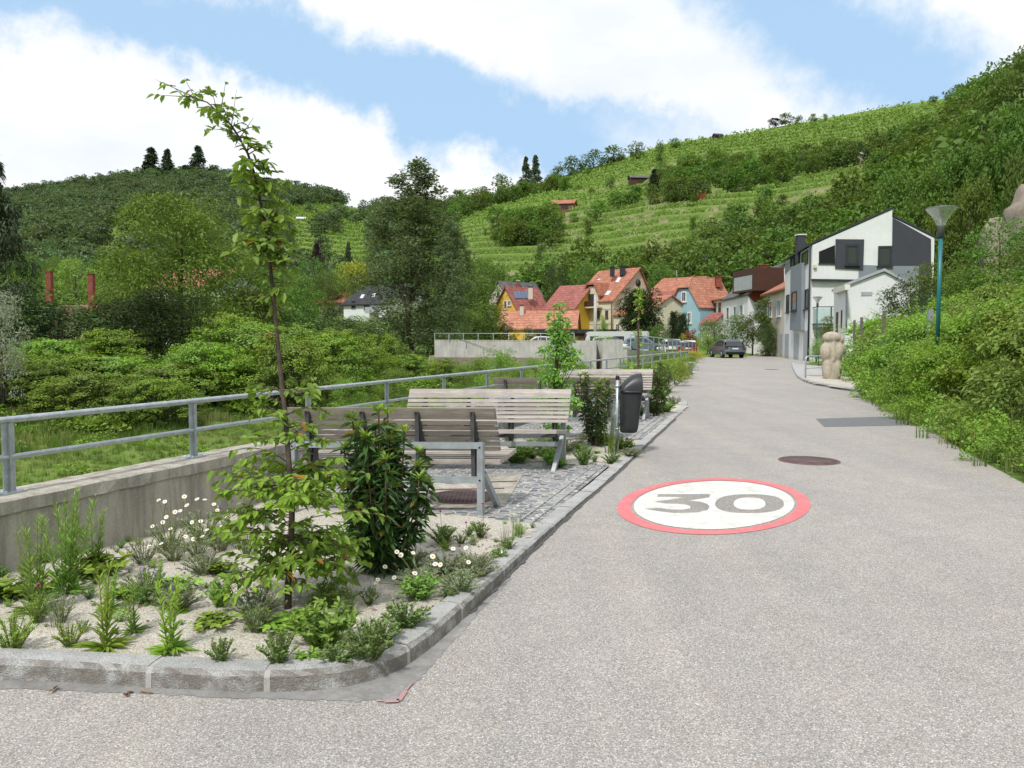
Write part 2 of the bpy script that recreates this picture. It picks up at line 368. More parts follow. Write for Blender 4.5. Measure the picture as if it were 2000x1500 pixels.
# ------------------------------------------------------------------ mesh builder
class MB:
    def __init__(s): s.V = []; s.F = []; s.A = []; s.MI = []; s.n = 0; s.mats = []; s.smooth = []
    def _m(s, mat):
        if mat not in s.mats: s.mats.append(mat)
        return s.mats.index(mat)
    def add(s, V, F, mat=None, att=.5, smooth=False):
        V = np.asarray(V, float).reshape(-1, 3)
        mi = s._m(mat)
        if isinstance(F, np.ndarray):
            s.F.append(F + s.n); k = len(F)
        else:
            s.F += [[i + s.n for i in f] for f in F]; k = len(F)
        s.MI.append(np.full(k, mi)); s.smooth.append(np.full(k, smooth))
        s.V.append(V); s.A.append(np.full(len(V), att) if np.isscalar(att) else np.asarray(att)); s.n += len(V)
        return s
    def box(s, c, size, mat=None, rot=0.0, ax=None):
        x, y, z = (q / 2 for q in size)
        V = np.array([[i * x, j * y, k * z] for k in (-1, 1) for j in (-1, 1) for i in (-1, 1)])
        if ax is not None: V = V @ np.array(ax)      # rows = local axes
        elif rot:
            cr, sr = math.cos(rot), math.sin(rot)
            V = V @ np.array([[cr, sr, 0], [-sr, cr, 0], [0, 0, 1]])
        return s.add(V + np.array(c), [[0, 2, 3, 1], [4, 5, 7, 6], [0, 1, 5, 4], [2, 6, 7, 3], [0, 4, 6, 2], [1, 3, 7, 5]], mat)
    def prism(s, poly, vec, mat=None):
        P = np.array([list(p) for p in poly], float); n = len(P); V = np.vstack([P, P + np.array(vec)])
        F = [list(range(n))[::-1], list(range(n, 2 * n))] + [[i, (i + 1) % n, n + (i + 1) % n, n + i] for i in range(n)]
        return s.add(V, F, mat)
    def quad(s, pts, mat=None): return s.add([list(p) for p in pts], [list(range(len(pts)))], mat)
    def bar(s, a, b, w, h, mat=None, up=(0, 0, 1)):
        a, b = Vector(a), Vector(b); d = (b - a); L = d.length; d.normalize()
        sd = d.cross(Vector(up))
        if sd.length < 1e-4: sd = d.cross(Vector((0, 1, 0)))
        sd.normalize(); u = sd.cross(d)
        return s.box((a + b) / 2, (L, w, h), mat, ax=[list(d), list(sd), list(u)])
    def tube(s, pts, rad, mat=None, sides=8, caps=True):
        P = [Vector(p) for p in pts]; n = len(P)
        rr = [rad] * n if np.isscalar(rad) else rad
        V = []; prev = None
        for i in range(n):
            d = (P[min(i + 1, n - 1)] - P[max(i - 1, 0)]).normalized()
            if prev is None:
                a = d.cross(Vector((0, 0, 1)));
                if a.length < 1e-3: a = d.cross(Vector((1, 0, 0)))
                a.normalize()
            else:
                a = prev - d * prev.dot(d)
                a = a.normalized() if a.length > 1e-6 else d.orthogonal().normalized()
            prev = a; b = d.cross(a)
            for k in range(sides):
                t = 2 * math.pi * k / sides
                V.append(P[i] + (a * math.cos(t) + b * math.sin(t)) * rr[i])
        F = [[i * sides + k, i * sides + (k + 1) % sides, (i + 1) * sides + (k + 1) % sides, (i + 1) * sides + k] for i in range(n - 1) for k in range(sides)]
        if caps: F += [list(range(sides))[::-1], [(n - 1) * sides + k for k in range(sides)]]
        return s.add([list(v) for v in V], F, mat, smooth=True)
    def lathe(s, prof, mat=None, sides=24, c=(0, 0, 0)):
        V = [[c[0] + r * math.cos(2 * math.pi * k / sides), c[1] + r * math.sin(2 * math.pi * k / sides), c[2] + z] for r, z in prof for k in range(sides)]
        n = len(prof)
        F = [[i * sides + k, i * sides + (k + 1) % sides, (i + 1) * sides + (k + 1) % sides, (i + 1) * sides + k] for i in range(n - 1) for k in range(sides)]
        return s.add(V, F, mat, smooth=True)
    def mesh(s, name):
        me = bpy.data.meshes.new(name)
        V = np.vstack(s.V) if s.V else np.zeros((0, 3))
        loops = []; tot = []
        for f in s.F:
            if isinstance(f, np.ndarray):
                loops.append(f.ravel()); tot.append(np.full(len(f), f.shape[1]))
            else:
                loops.append(np.array(f)); tot.append(np.array([len(f)]))
        L = np.concatenate(loops).astype(np.int32); T = np.concatenate(tot).astype(np.int32)
        # keep face order consistent with the material order
        me.vertices.add(len(V)); me.vertices.foreach_set('co', V.astype(np.float32).ravel())
        me.loops.add(len(L)); me.loops.foreach_set('vertex_index', L)
        me.polygons.add(len(T)); st = np.concatenate([[0], np.cumsum(T)[:-1]]).astype(np.int32)
        me.polygons.foreach_set('loop_start', st)
        MI = np.concatenate(s.MI).astype(np.int32); me.polygons.foreach_set('material_index', MI)
        me.polygons.foreach_set('use_smooth', np.concatenate(s.smooth).astype(bool))
        a = me.attributes.new('v', 'FLOAT', 'POINT'); a.data.foreach_set('value', np.concatenate(s.A).astype(np.float32))
        for m in s.mats:
            if m is not None: me.materials.append(m)
        me.update(calc_edges=True); me.validate(clean_customdata=False)
        return me
    def build(s, name, parent=None, loc=(0, 0, 0), rot=0.0, **tags):
        o = bpy.data.objects.new(name, s.mesh(name)); COL.objects.link(o); o.location = loc; o.rotation_euler = (0, 0, rot)
        if parent is not None: o.parent = parent
        for k, v in tags.items():
            if v is not None: o[k] = v
        return o

def tag(o, label=None, category=None, group=None, kind=None):
    for k, v in (('label', label), ('category', category), ('group', group), ('kind', kind)):
        if v is not None: o[k] = v
    return o
def thing(name, loc, label, category, group=None, rot=0.0, scale=None):
    o = bpy.data.objects.new(name, None); COL.objects.link(o); o.location = loc; o.rotation_euler = (0, 0, rot); o.empty_display_size = .2
    if scale: o.scale = scale
    return tag(o, label, category, group)
def copy_tree(o, parent=None):
    c = o.copy(); COL.objects.link(c)
    if parent is not None: c.parent = parent
    for ch in [q for q in list(o.children)]: copy_tree(ch, c)
    return c
def local(mb, root):
    """shift a world-built MB into the frame of its (unrotated) root"""
    off = np.array(root.location)
    mb.V = [v - off for v in mb.V]; return mb

# ------------------------------------------------------------------ leaves
def norm(a): return a / np.maximum(np.linalg.norm(a, axis=1, keepdims=True), 1e-9)
def add_leaves(mb, P, Dr, N, L, W, mat, att, kind=4, fold=.25, droop=0.0):
    """P base points, Dr directions, N approximate normals, L lengths, W widths"""
    n = len(P); Dr = norm(Dr); S = norm(np.cross(Dr, N)); U = np.cross(S, Dr)
    L = np.broadcast_to(np.asarray(L, float), (n,))[:, None]; W = np.broadcast_to(np.asarray(W, float), (n,))[:, None]
    att = np.broadcast_to(np.asarray(att, float), (n,))
    dz = np.array([0, 0, -1.0]) * droop
    if kind == 4:
        pts = [P, P + Dr * L * .45 + S * W * .5 + U * W * fold, P + Dr * L + dz * L, P + Dr * L * .45 - S * W * .5 + U * W * fold]
        V = np.stack(pts, 1).reshape(-1, 3); F = np.arange(4 * n).reshape(n, 4); k = 4
    else:
        mid = P + Dr * L * .5 + dz * L * .3
        pts = [P, P + Dr * L * .25 + S * W * .40 + U * W * fold, P + Dr * L * .62 + S * W * .42 + U * W * fold + dz * L * .35, P + Dr * L + dz * L,
               P + Dr * L * .62 - S * W * .42 + U * W * fold + dz * L * .35, P + Dr * L * .25 - S * W * .40 + U * W * fold]
        V = np.stack(pts, 1).reshape(-1, 3); b = (np.arange(n) * 6)[:, None]
        F = np.vstack([b + np.array([0, 1, 2, 3]), b + np.array([0, 3, 4, 5])]); k = 6
    mb.add(V, F, mat, np.repeat(att, k)); return mb
def rnd_dirs(rng, n):
    v = rng.normal(size=(n, 3)); return norm(v)
def cloud(mb, rng, C, Rd, n_per, ll, mat, lw=.6, up=.6, droop=.1, shell=.55, flat=1.0, kind=4, vb=.0):
    """leaf clumps: C (K,3) centres, Rd (K,) or (K,3) radii"""
    C = np.asarray(C, float); K = len(C); Rd = np.asarray(Rd, float)
    if Rd.ndim == 1: Rd = np.stack([Rd, Rd, Rd * .75], 1)
    idx = np.repeat(np.arange(K), n_per); n = len(idx)
    d = rnd_dirs(rng, n); d[:, 2] = np.abs(d[:, 2]) * np.where(rng.random(n) < .72, 1, -1)
    rr = shell + (1 - shell) * rng.random(n) ** .6
    P = C[idx] + d * Rd[idx] * rr[:, None] * (1 + .12 * rng.normal(size=(n, 1)))
    Dr = d + rng.normal(size=(n, 3)) * .55; Dr[:, 2] = Dr[:, 2] * .6 - droop * 1.5
    N = d * .6 + np.array([0, 0, up]) + rng.normal(size=(n, 3)) * .45
    ls = ll * (.5 + .9 * rng.random(n) ** 1.4)
    cv = rng.random(K)[idx]
    att = np.clip(.30 * rng.random(n) + .25 * cv + .32 * (d[:, 2] * .5 + .5) + .15 * rr + vb, 0, .97)  # upper and outer leaves coloured lighter, as if lit from above
    if mat in (M['f_laurel'], M['f_youngtree']): att = np.where(rng.random(n) < .012, 1.0, att)
    return add_leaves(mb, P, Dr, N, ls, ls * lw, mat, att, kind, .2, droop)

def branch_tree(mb, rng, base, top, centres, r0, mat, k=14, sides=6):
    base = Vector(base); top = Vector(top)
    bend = Vector((rng.normal() * .04, rng.normal() * .04, 0)) * (top - base).length
    tr = [base, base.lerp(top, .35) + bend, base.lerp(top, .7) + bend * .6, top]
    mb.tube(tr, [r0, r0 * .75, r0 * .5, r0 * .2], mat, sides)
    for c in centres[:k]:
        c = Vector(c); t = min(.85, max(.15, (c.z - base.z) / max(.1, (top.z - base.z)) * .6)) + rng.uniform(-.05, .05)
        a = base.lerp(top, t) + bend * (.6 if t > .5 else 1) * min(1, t * 3)
        m = a.lerp(c, .5) + Vector((0, 0, -.06 * (c - a).length))
        mb.tube([a, m, c], [r0 * .32, r0 * .2, r0 * .07], mat, 5, False)

def make_tree(rng, h, w, nclump, nleaf, ll, fmat, bark, kind='round', trunk_h=.22, vb=0.0, droop=.12, lw=.6):
    """returns (crown MB, trunk MB), base at origin"""
    cr, tr = MB(), MB(); C = []; Rd = []
    for i in range(nclump):
        u = rng.random()
        if kind == 'round':
            a = rng.uniform(0, 2 * math.pi); q = rng.random() ** .45
            zc = trunk_h + (1 - trunk_h) * (.08 + .84 * u)
            env = math.sin(math.pi * min(1, max(0.05, .12 + .82 * u))) ** .55
            C.append([math.cos(a) * w / 2 * env * q * .85, math.sin(a) * w / 2 * env * q * .85, zc * h]); Rd.append(w * rng.uniform(.09, .17))
        elif kind == 'column':
            a = rng.uniform(0, 2 * math.pi); q = rng.random() ** .5
            zc = trunk_h + (1 - trunk_h) * u
            env = (1 - u) ** .55 * (.6 + .4 * min(1, u * 6))
            C.append([math.cos(a) * w / 2 * env * q, math.sin(a) * w / 2 * env * q, zc * h]); Rd.append(w * rng.uniform(.08, .15) * (1 - .45 * u))
        elif kind == 'plumes':
            pl = [(-.26, .02, .80), (-.12, -.1, .90), (.0, .0, 1.0), (.10, .1, .94), (.22, -.05, .84), (-.36, .1, .66), (.34, .05, .68), (.02, -.2, .80), (-.06, .2, .86), (.03, .0, .97)][i % 10]
            u = rng.random() ** .68; a = rng.uniform(0, 2 * math.pi); q = rng.random() ** .5; k_ = min(1, .5 + u * .8) * (1.0 if u < .6 else 1 - .35 * (u - .6)); e_ = .17 * (1 - u) ** .45 + .025
            C.append([w * (pl[0] * k_ + math.cos(a) * e_ * q), w * (pl[1] * k_ + math.sin(a) * e_ * q), h * pl[2] * (.05 + .94 * u)]); Rd.append(w * rng.uniform(.08, .13) * (1 - .55 * u ** 2.5))
        elif kind == 'cone':
            a = rng.uniform(0, 2 * math.pi); q = rng.random() ** .5
            zc = .06 + .92 * u; env = (1 - u) ** .85
            C.append([math.cos(a) * w / 2 * env * q, math.sin(a) * w / 2 * env * q, zc * h]); Rd.append(w * .10 * (.35 + env))
        else:  # 'bush': from the ground
            a = rng.uniform(0, 2 * math.pi); q = rng.random() ** .5; zc = .1 + .78 * u; env = (1 - (zc - .1) ** 2.2) ** .5
            C.append([math.cos(a) * w / 2 * env * q * .85, math.sin(a) * w / 2 * env * q * .85, zc * h]); Rd.append(w * rng.uniform(.10, .17))
    C = np.array(C); Rd = np.array(Rd)
    cloud(cr, rng, C, Rd, max(1, nleaf // nclump), ll, fmat, droop=droop, vb=vb, lw=lw)
    branch_tree(tr, rng, (0, 0, -.3), (0, 0, h * (.9 if kind not in ('bush', 'plumes') else .6)), [c for c in C], max(.04, h * (.022 if kind != 'plumes' else .012)), bark, 16 if kind != 'cone' else 0)
    return cr, tr
# ------------------------------------------------------------------ light: hazy bright day, thin cloud over the sun
SUN_EL, SUN_ROT = R(52), R(205)
w = bpy.data.worlds.new("World"); scene.world = w; w.use_nodes = True
nt = w.node_tree; nt.nodes.clear()
def wn(t, **k):
    n = nt.nodes.new(t)
    for a, b in k.items(): setattr(n, a, b)
    return n
def wl(a, b): nt.links.new(a, b)
def wm(op, a, b=0.0, c=0.0):
    n = wn('ShaderNodeMath', operation=op)
    for i, v in enumerate((a, b, c)):
        if isinstance(v, bpy.types.NodeSocket): wl(v, n.inputs[i])
        else: n.inputs[i].default_value = v
    return n.outputs[0]
wo = wn('ShaderNodeOutputWorld'); bg = wn('ShaderNodeBackground')
sky = wn('ShaderNodeTexSky', sky_type='NISHITA'); sky.sun_disc = False; sky.sun_elevation = SUN_EL; sky.sun_rotation = SUN_ROT
sky.altitude = 200; sky.air_density = 1.1; sky.dust_density = 1.4; sky.ozone_density = 1.3
tc = wn('ShaderNodeTexCoord'); sp = wn('ShaderNodeSeparateXYZ'); wl(tc.outputs['Generated'], sp.inputs[0])
az = wm('ARCTAN2', sp.outputs[0], sp.outputs[1]); el = wm('ARCSINE', sp.outputs[2])
# cloud sheet seen from below: project direction on a plane high above
zc = wm('MAXIMUM', sp.outputs[2], .06)
pu = wm('DIVIDE', sp.outputs[0], zc); pv = wm('DIVIDE', sp.outputs[1], zc)
cb = wn('ShaderNodeCombineXYZ'); wl(pu, cb.inputs[0]); wl(pv, cb.inputs[1])
def wnoise(vec, s, d, r=.55, loc=(0, 0, 0), sc=(1, 1, 1), rot=0):
    mp = wn('ShaderNodeMapping'); wl(vec, mp.inputs[0]); mp.inputs['Location'].default_value = loc; mp.inputs['Scale'].default_value = sc; mp.inputs['Rotation'].default_value = (0, 0, rot)
    n = wn('ShaderNodeTexNoise'); wl(mp.outputs[0], n.inputs['Vector']); n.inputs['Scale'].default_value = s; n.inputs['Detail'].default_value = d; n.inputs['Roughness'].default_value = r
    return n.outputs['Fac']
n1 = wnoise(cb.outputs[0], .55, 7, .6, (3, 1, 0), (1.3, .7, 1), .3)
n2 = wnoise(tc.outputs['Generated'], 9, 7, .62)
n3 = wnoise(tc.outputs['Generated'], 2.2, 4, .5, (4, 2, 1))
wob = wm('ADD', wm('MULTIPLY', wm('SUBTRACT', n2, .5), .17), wm('MULTIPLY', wm('SUBTRACT', n3, .5), .10))
def band(a0, e0, a1, e1, wdt, aa, ab, fade=.12):
    """1 inside a blue gap that runs from (a0,e0) to (a1,e1) in azimuth/elevation, between azimuths aa..ab"""
    sl = (e1 - e0) / (a1 - a0)
    ec = wm('ADD', wm('MULTIPLY', wm('SUBTRACT', az, a0), sl), e0)
    d = wm('ABSOLUTE', wm('ADD', wm('SUBTRACT', el, ec), wob))
    v = wm('SUBTRACT', 1.0, wm('DIVIDE', d, wdt))
    s1 = wm('DIVIDE', wm('SUBTRACT', az, aa), fade); s2 = wm('DIVIDE', wm('ADD', wm('SUBTRACT', ab, az), wm('MULTIPLY', wob, 2.5)), fade)
    s = wm('MINIMUM', wm('MINIMUM', s1, s2), 1.0)
    return wm('MAXIMUM', wm('MINIMUM', v, s), -1.0)
def azel(px, py):
    d = Vector(ray(px, py)).normalized(); return math.atan2(d.x, d.y), math.asin(d.z)
a0, e0 = azel(60, -25); a1, e1 = azel(1150, 262)
b0, c0 = azel(1480, -40); b1, c1 = azel(1880, 215)
B1 = band(a0, e0, a1, e1, .052, -.95, a1 + .12, .30)
B2 = band(b0, c0, b1, c1, .078, -1.2, .60, .12)
far = wm('MULTIPLY', wm('SUBTRACT', n1, .52), 2.5)      # broken cloud over the rest of the sky
front = wm('MULTIPLY', wm('SUBTRACT', 1.0, wm('MINIMUM', wm('MAXIMUM', wm('MULTIPLY', wm('SUBTRACT', wm('ABSOLUTE', az), .75), 3.0), 0.0), 1.0)), 1.0)
hi = wm('MINIMUM', wm('MAXIMUM', wm('MULTIPLY', wm('SUBTRACT', el, .45), 4.0), 0.0), 1.0)
loc_mask = wm('MULTIPLY', front, wm('SUBTRACT', 1.0, hi))
blue = wm('ADD', wm('MULTIPLY', wm('MAXIMUM', B1, B2), loc_mask), wm('MULTIPLY', far, wm('SUBTRACT', 1.0, loc_mask)))
mr = wn('ShaderNodeMapRange', interpolation_type='SMOOTHSTEP'); wl(blue, mr.inputs[0]); mr.inputs[1].default_value = -.30; mr.inputs[2].default_value = .55
# sky blue (Nishita, lightened by haze), clouds white with soft grey-blue folds
skc = wn('ShaderNodeMix', data_type='RGBA', blend_type='MULTIPLY'); skc.inputs[0].default_value = 1.0
wl(sky.outputs[0], skc.inputs[6]); skc.inputs[7].default_value = (1.0, 1.0, 1.0, 1)
hz = wn('ShaderNodeMix', data_type='RGBA'); hz.inputs[0].default_value = .88
wl(skc.outputs[2], hz.inputs[6]); hz.inputs[7].default_value = (4.9, 7.3, 10.1, 1)
cr = wn('ShaderNodeValToRGB'); wl(wnoise(tc.outputs['Generated'], 3.2, 6, .55, (0, 0, 0), (1, 1, 2.6)), cr.inputs[0])
cr.color_ramp.elements[0].position = .33; cr.color_ramp.elements[0].color = (.80, .855, .93, 1)
cr.color_ramp.elements[1].position = .60; cr.color_ramp.elements[1].color = (1, 1, 1, 1)
cm = wn('ShaderNodeMix', data_type='RGBA', blend_type='MULTIPLY'); cm.inputs[0].default_value = 1.0
wl(cr.outputs[0], cm.inputs[6]); cm.inputs[7].default_value = (11.0, 11.0, 11.0, 1)
fin = wn('ShaderNodeMix', data_type='RGBA'); wl(mr.outputs[0], fin.inputs[0]); wl(cm.outputs[2], fin.inputs[6]); wl(hz.outputs[2], fin.inputs[7])
wl(fin.outputs[2], bg.inputs[0]); bg.inputs[1].default_value = .10; wl(bg.outputs[0], wo.inputs[0])
sd = bpy.data.lights.new("sun", 'SUN'); sd.energy = 3.4; sd.angle = R(6); sd.color = (1.0, .965, .91)
so = bpy.data.objects.new("sun", sd); COL.objects.link(so)
# sun direction identical with the sky's: rotation measured from +Y towards +X
sdir = Vector((math.sin(SUN_ROT) * math.cos(SUN_EL), math.cos(SUN_ROT) * math.cos(SUN_EL), math.sin(SUN_EL)))
so.rotation_euler = sdir.to_track_quat('Z', 'Y').to_euler(); so.location = (0, -20, 40)

# ------------------------------------------------------------------ terrain
TAB = [  # photo azimuth (px), foot distance, foot height, ridge distance, ridge height in the photo
 (-900, 150, 2, 600, 430), (0, 150, 2, 650, 385), (100, 150, 2, 650, 370), (200, 150, 2, 650, 360), (330, 150, 2, 650, 350), (440, 150, 2, 640, 352), (560, 150, 2, 620, 378), (640, 150, 2, 600, 392),
 (700, 150, 2, 580, 412), (780, 150, 2, 500, 415), (880, 145, 2.5, 430, 400), (960, 140, 3, 420, 385), (1050, 135, 3, 420, 362), (1200, 128, 3, 420, 318), (1300, 122, 3, 410, 286),
 (1450, 112, 3, 400, 266), (1600, 100, 3, 390, 239), (1750, 88, 3, 370, 213), (1850, 75, 3, 330, 198), (1920, 62, 3, 260, 190), (2000, 52, 2.5, 200, 175), (2300, 36, 1.5, 160, 110), (3200, 25, 1, 140, 0)]
tx = np.array([math.atan((q[0] - 1000) / FPX) for q in TAB]); tr0 = np.array([q[1] for q in TAB], float); tz0 = np.array([q[2] for q in TAB], float)
tr1 = np.array([q[3] for q in TAB], float); tz1 = np.array([CAMZ + (663 - q[4]) / FPX * q[3] for q in TAB])
WA = np.array([-3.42, 5.32]); WU = np.array([.6, 1.62]); WU = WU / np.linalg.norm(WU); WN = np.array([-WU[1], WU[0]])
def wall_st(x, y): return (x - WA[0]) * WU[0] + (y - WA[1]) * WU[1], (x - WA[0]) * WN[0] + (y - WA[1]) * WN[1]
def WP(t, s=0.0, z=0.0): return Vector((WA[0] + WU[0] * t + WN[0] * s, WA[1] + WU[1] * t + WN[1] * s, z))
OB = np.array([[-5.5, 56.0], [2.6, 54.0], [6.2, 50.0], [7.6, 52.0], [16.9, 72.0]])   # far bank wall line
def sm(t): t = np.clip(t, 0, 1); return t * t * (3 - 2 * t)
def hillz(x, y, terr=True):
    az_ = np.arctan2(x, y); r = np.hypot(x, y); yy = np.maximum(r * np.cos(np.clip(az_, -1.0, 1.0)), 1e-3)
    r0 = np.interp(az_, tx, tr0); z0 = np.interp(az_, tx, tz0); r1 = np.interp(az_, tx, tr1); z1 = np.interp(az_, tx, tz1)
    t = (yy - r0) / (r1 - r0)
    h = z0 + (z1 - z0) * (np.clip(t, 0, 1) ** 1.06)
    h = h + 2.2 * np.sin(x * .031 + 1) * np.sin(y * .027) * sm(t * 6) * sm((1 - t) * 6)
    h = np.where(t > 1, z1 - (yy - r1) * .12 * sm((t - 1) * 3), h)
    if terr:
        st = 3.3; q = h / st + .25 * np.sin(az_ * 23); f = q - np.floor(q)
        ht = st * (np.floor(q) + sm((f - .72) / .28) * .86 + f * .14 - .25 * np.sin(az_ * 23))
        k = sm((t - .02) * 20) * sm((1.0 - t) * 12)
        h = h * (1 - k) + ht * k
    h = np.where(t <= 0, z0 * sm((yy - r0 * .25) / (r0 * .75)), h)
    return h, t
def ground(x, y):
    x = np.asarray(x, float); y = np.asarray(y, float)
    h, t = hillz(x, y)
    tt, s = wall_st(x, y)
    # stream bed left of the road wall
    yb = np.interp(x, OB[:, 0], OB[:, 1])      # far bank (only right part)
    prof = np.interp(s, [-.5, 0.15, 1.0, 6, 9, 16, 26, 45], [-.04, -.5, -.55, -1.5, -1.6, -1.5, -.6, 1.2])
    wf = sm((-3.6 - x) / 6 + .5)
    prof = np.where(s > 0.0, prof, -.04)
    side = (x > -6)
    closed = np.where((s > 0) & (y > yb + .1) & side, np.interp(x, [-6, 7.6, 10, 17], [.45, .42, .3, .12]), prof)
    chan = np.where((s > 0) & (y > yb - 6) & (y <= yb + .1) & side, np.maximum(prof, -1.4 + .9 * sm((y - yb + 6) / 6)), closed)
    near = np.where(s > 0, chan, -.04)
    k = sm((s - 30) / 25) * (y < 200)
    near = np.where(s > 0, near + (h - near) * sm((s - 30) / 30) * (1 - 0), near)
    rise = sm((np.hypot(x, y) - 88) / 25)
    g = near * (1 - rise) + h * rise
    # bank right of the road: garden level behind the hedge
    rx = np.interp(y, [-20, 5, 8.9, 11.9, 18, 23, 31, 40, 60], [9, 6.4, 6.3, 7.2, 9.6, 11.4, 14.6, 15.5, 21])
    rb = (x - rx)
    g = np.where((rb > 0) & (y < 57), np.maximum(g, -.04 + 1.35 * sm(rb / 4.5) * (1 - sm((y - 48) / 9)) + .10 * np.clip(rb - 6, 0, 30)), g)
    g = g + np.where((s > .6) & (t < 0) & (y < yb + 0), .10 * np.sin(x * 1.3 + y) * np.sin(y * .9) + .05 * np.sin(x * 3.1) * np.cos(y * 2.7), 0)
    return g
azs = np.concatenate([np.arange(-180, -48, 6), np.arange(-48, 48.01, .28), np.arange(54, 181, 6)]) * math.pi / 180
rs = np.concatenate([[0.01], np.arange(1, 12, .5), np.arange(12, 60, .75), np.arange(60, 120, 1.2), np.arange(120, 440, 1.15), np.arange(440, 720, 5), [760, 900, 1200, 2000, 3500]])
A_, R_ = np.meshgrid(azs, rs, indexing='ij'); X_ = R_ * np.sin(A_); Y_ = R_ * np.cos(A_)
Z_ = ground(X_, Y_)
Z_ = np.where(R_ > 720, np.minimum(Z_, Z_) * np.clip((3500 - R_) / 2700, 0, 1), Z_)
na, nr = A_.shape
gi = np.arange(na * nr).reshape(na, nr)
Fg = np.stack([gi[:-1, :-1], gi[:-1, 1:], gi[1:, 1:], gi[1:, :-1]], -1).reshape(-1, 4)[:, ::-1]
mb = MB(); mb.add(np.stack([X_, Y_, Z_], -1).reshape(-1, 3), Fg, M['grass'], smooth=True)
mb.build('ground', kind='structure')

# ------------------------------------------------------------------ road
def sheet(name, pts, z, mat, **tags):
    b = MB(); b.quad([(p[0], p[1], z) for p in pts], mat); return b.build(name, **tags)
KU = Vector((.32, .947, 0)).normalized(); KN = Vector((-KU.y, KU.x, 0))     # kerb direction, towards the planting
kerb1 = [G(-700, 1325), G(-300, 1327), G(0, 1329), G(300, 1345), G(460, 1352), G(560, 1352), G(640, 1347), G(710, 1334), G(770, 1314), G(820, 1284), G(870, 1243), G(930, 1185), G(990, 1125),
         G(1060, 1055), G(1130, 990), G(1200, 929.5), G(1270, 863), G(1322, 815), G(1342, 795), G(1338, 783), G(1300, 771)]
kerb2 = [G(1290, 773), G(1318, 755), G(1337, 738), G(1350, 722), G(1360, 708), G(1364, 699)]
rk = [G(1545, 711), G(1549, 723), G(1557, 737), G(1575, 747), G(1600, 753), G(1650, 762), G(1697, 771)]
redge = [G(1775, 812), G(1880, 880), G(2010, 950), Vector((7.3, 4, 0)), Vector((8.5, -2, 0)), Vector((9, -20, 0))]
left = [Vector((-60, -20, 0)), Vector((-60, 4.2, 0)), Vector((-8, 3.7, 0))] + kerb1 + kerb2 + [D(1372, 690, 88), D(1300, 690, 96)]
right = [D(1420, 690, 102), D(1470, 690, 88), Vector((24.0, 70.5, 0)), Vector((21.6, 57, 0)), Vector((19.2, 50, 0)), Vector((16.5, 46, 0))] + rk + [Vector((12, 22, 0)), Vector((9.9, 18, 0))] + redge
road = left + right
from mathutils.geometry import tessellate_polygon
def poly_sheet(name, pts, z, mat, **tags):
    P = [Vector((p[0], p[1], z)) for p in pts]
    tri = tessellate_polygon([P]); b = MB(); b.add([list(p) for p in P], [list(t) for t in tri], mat)
    o = b.build(name, **tags)
    import bmesh
    bm = bmesh.new(); bm.from_mesh(o.data); bmesh.ops.recalc_face_normals(bm, faces=bm.faces)
    if sum(f.normal.z for f in bm.faces) < 0: bmesh.ops.reverse_faces(bm, faces=bm.faces)
    bm.to_mesh(o.data); bm.free(); return o
poly_sheet('road', road, 0.0, M['road'], kind='structure')

# grey repair strip round the kerb
inner = kerb1[:13]; outer = [G(-700, 1336), G(-300, 1340), G(0, 1345), G(300, 1356), G(460, 1365), G(600, 1367), G(700, 1370), G(775, 1368), G(800, 1345), G(840, 1303), G(885, 1255), G(940, 1193), G(1000, 1130)]
_rg = np.random.default_rng(8); _o = []
for a_, b_ in zip(outer[:-1], outer[1:]):
    k_ = max(2, int((b_ - a_).length / .03)); _o += [a_.lerp(b_, i / k_) + Vector((_rg.normal() * .005, _rg.normal() * .006, 0)) for i in range(k_)]
outer = _o + [outer[-1]]
poly_sheet('road_repair', [p + (Vector((0, .06, 0)) if i < 8 else KN * .06) for i, p in enumerate(inner)] + outer[::-1], .002, M['apron'], kind='structure')
rng = np.random.default_rng(3)
b = MB()   # dark seam between road and kerb
seam = []
pts = [G(915, 1200), G(990, 1127), G(1060, 1057), G(1130, 992), G(1200, 931), G(1270, 865), G(1322, 817)]
L_, R__ = [], []
for i in range(len(pts) - 1):
    for k in range(24):
        p = pts[i].lerp(pts[i + 1], k / 24); wd = .012 + .022 * (.5 + .5 * math.sin(i * 3 + k * .55)) * rng.random()
        L_.append(p + KN * .03); R__.append(p - KN * wd)
V = [(p.x, p.y, .0075) for p in L_ + R__]; n = len(L_)
b.add(V, [[i, n + i, n + i + 1, i + 1] for i in range(n - 1)], M['tar']); b.build('road_seam', kind='structure')
poly_sheet('road_patch', [G(1593, 818), G(1610, 834), G(1860, 829), G(1830, 811)], .004, M['patch'], kind='structure')
b = MB()
for pth in ([(735, 1371), (752, 1372), (779, 1371), (792, 1352), (806, 1335)],):
    q = [G(*p) for p in pth]
    for i in range(len(q) - 1):
        wd = (.006, .016, .012, .005)[i]
        dd = (q[i + 1] - q[i]).normalized(); nn = Vector((-dd.y, dd.x, 0)) * wd
        b.quad([(q[i] - nn + Vector((0, 0, .0075))), (q[i + 1] - nn + Vector((0, 0, .0075))), (q[i + 1] + nn + Vector((0, 0, .0075))), (q[i] + nn + Vector((0, 0, .0075)))], M['paint_faint'])
tag(b.build('survey_mark'), 'thin faded red paint line on the asphalt at the planter corner', 'paint mark')

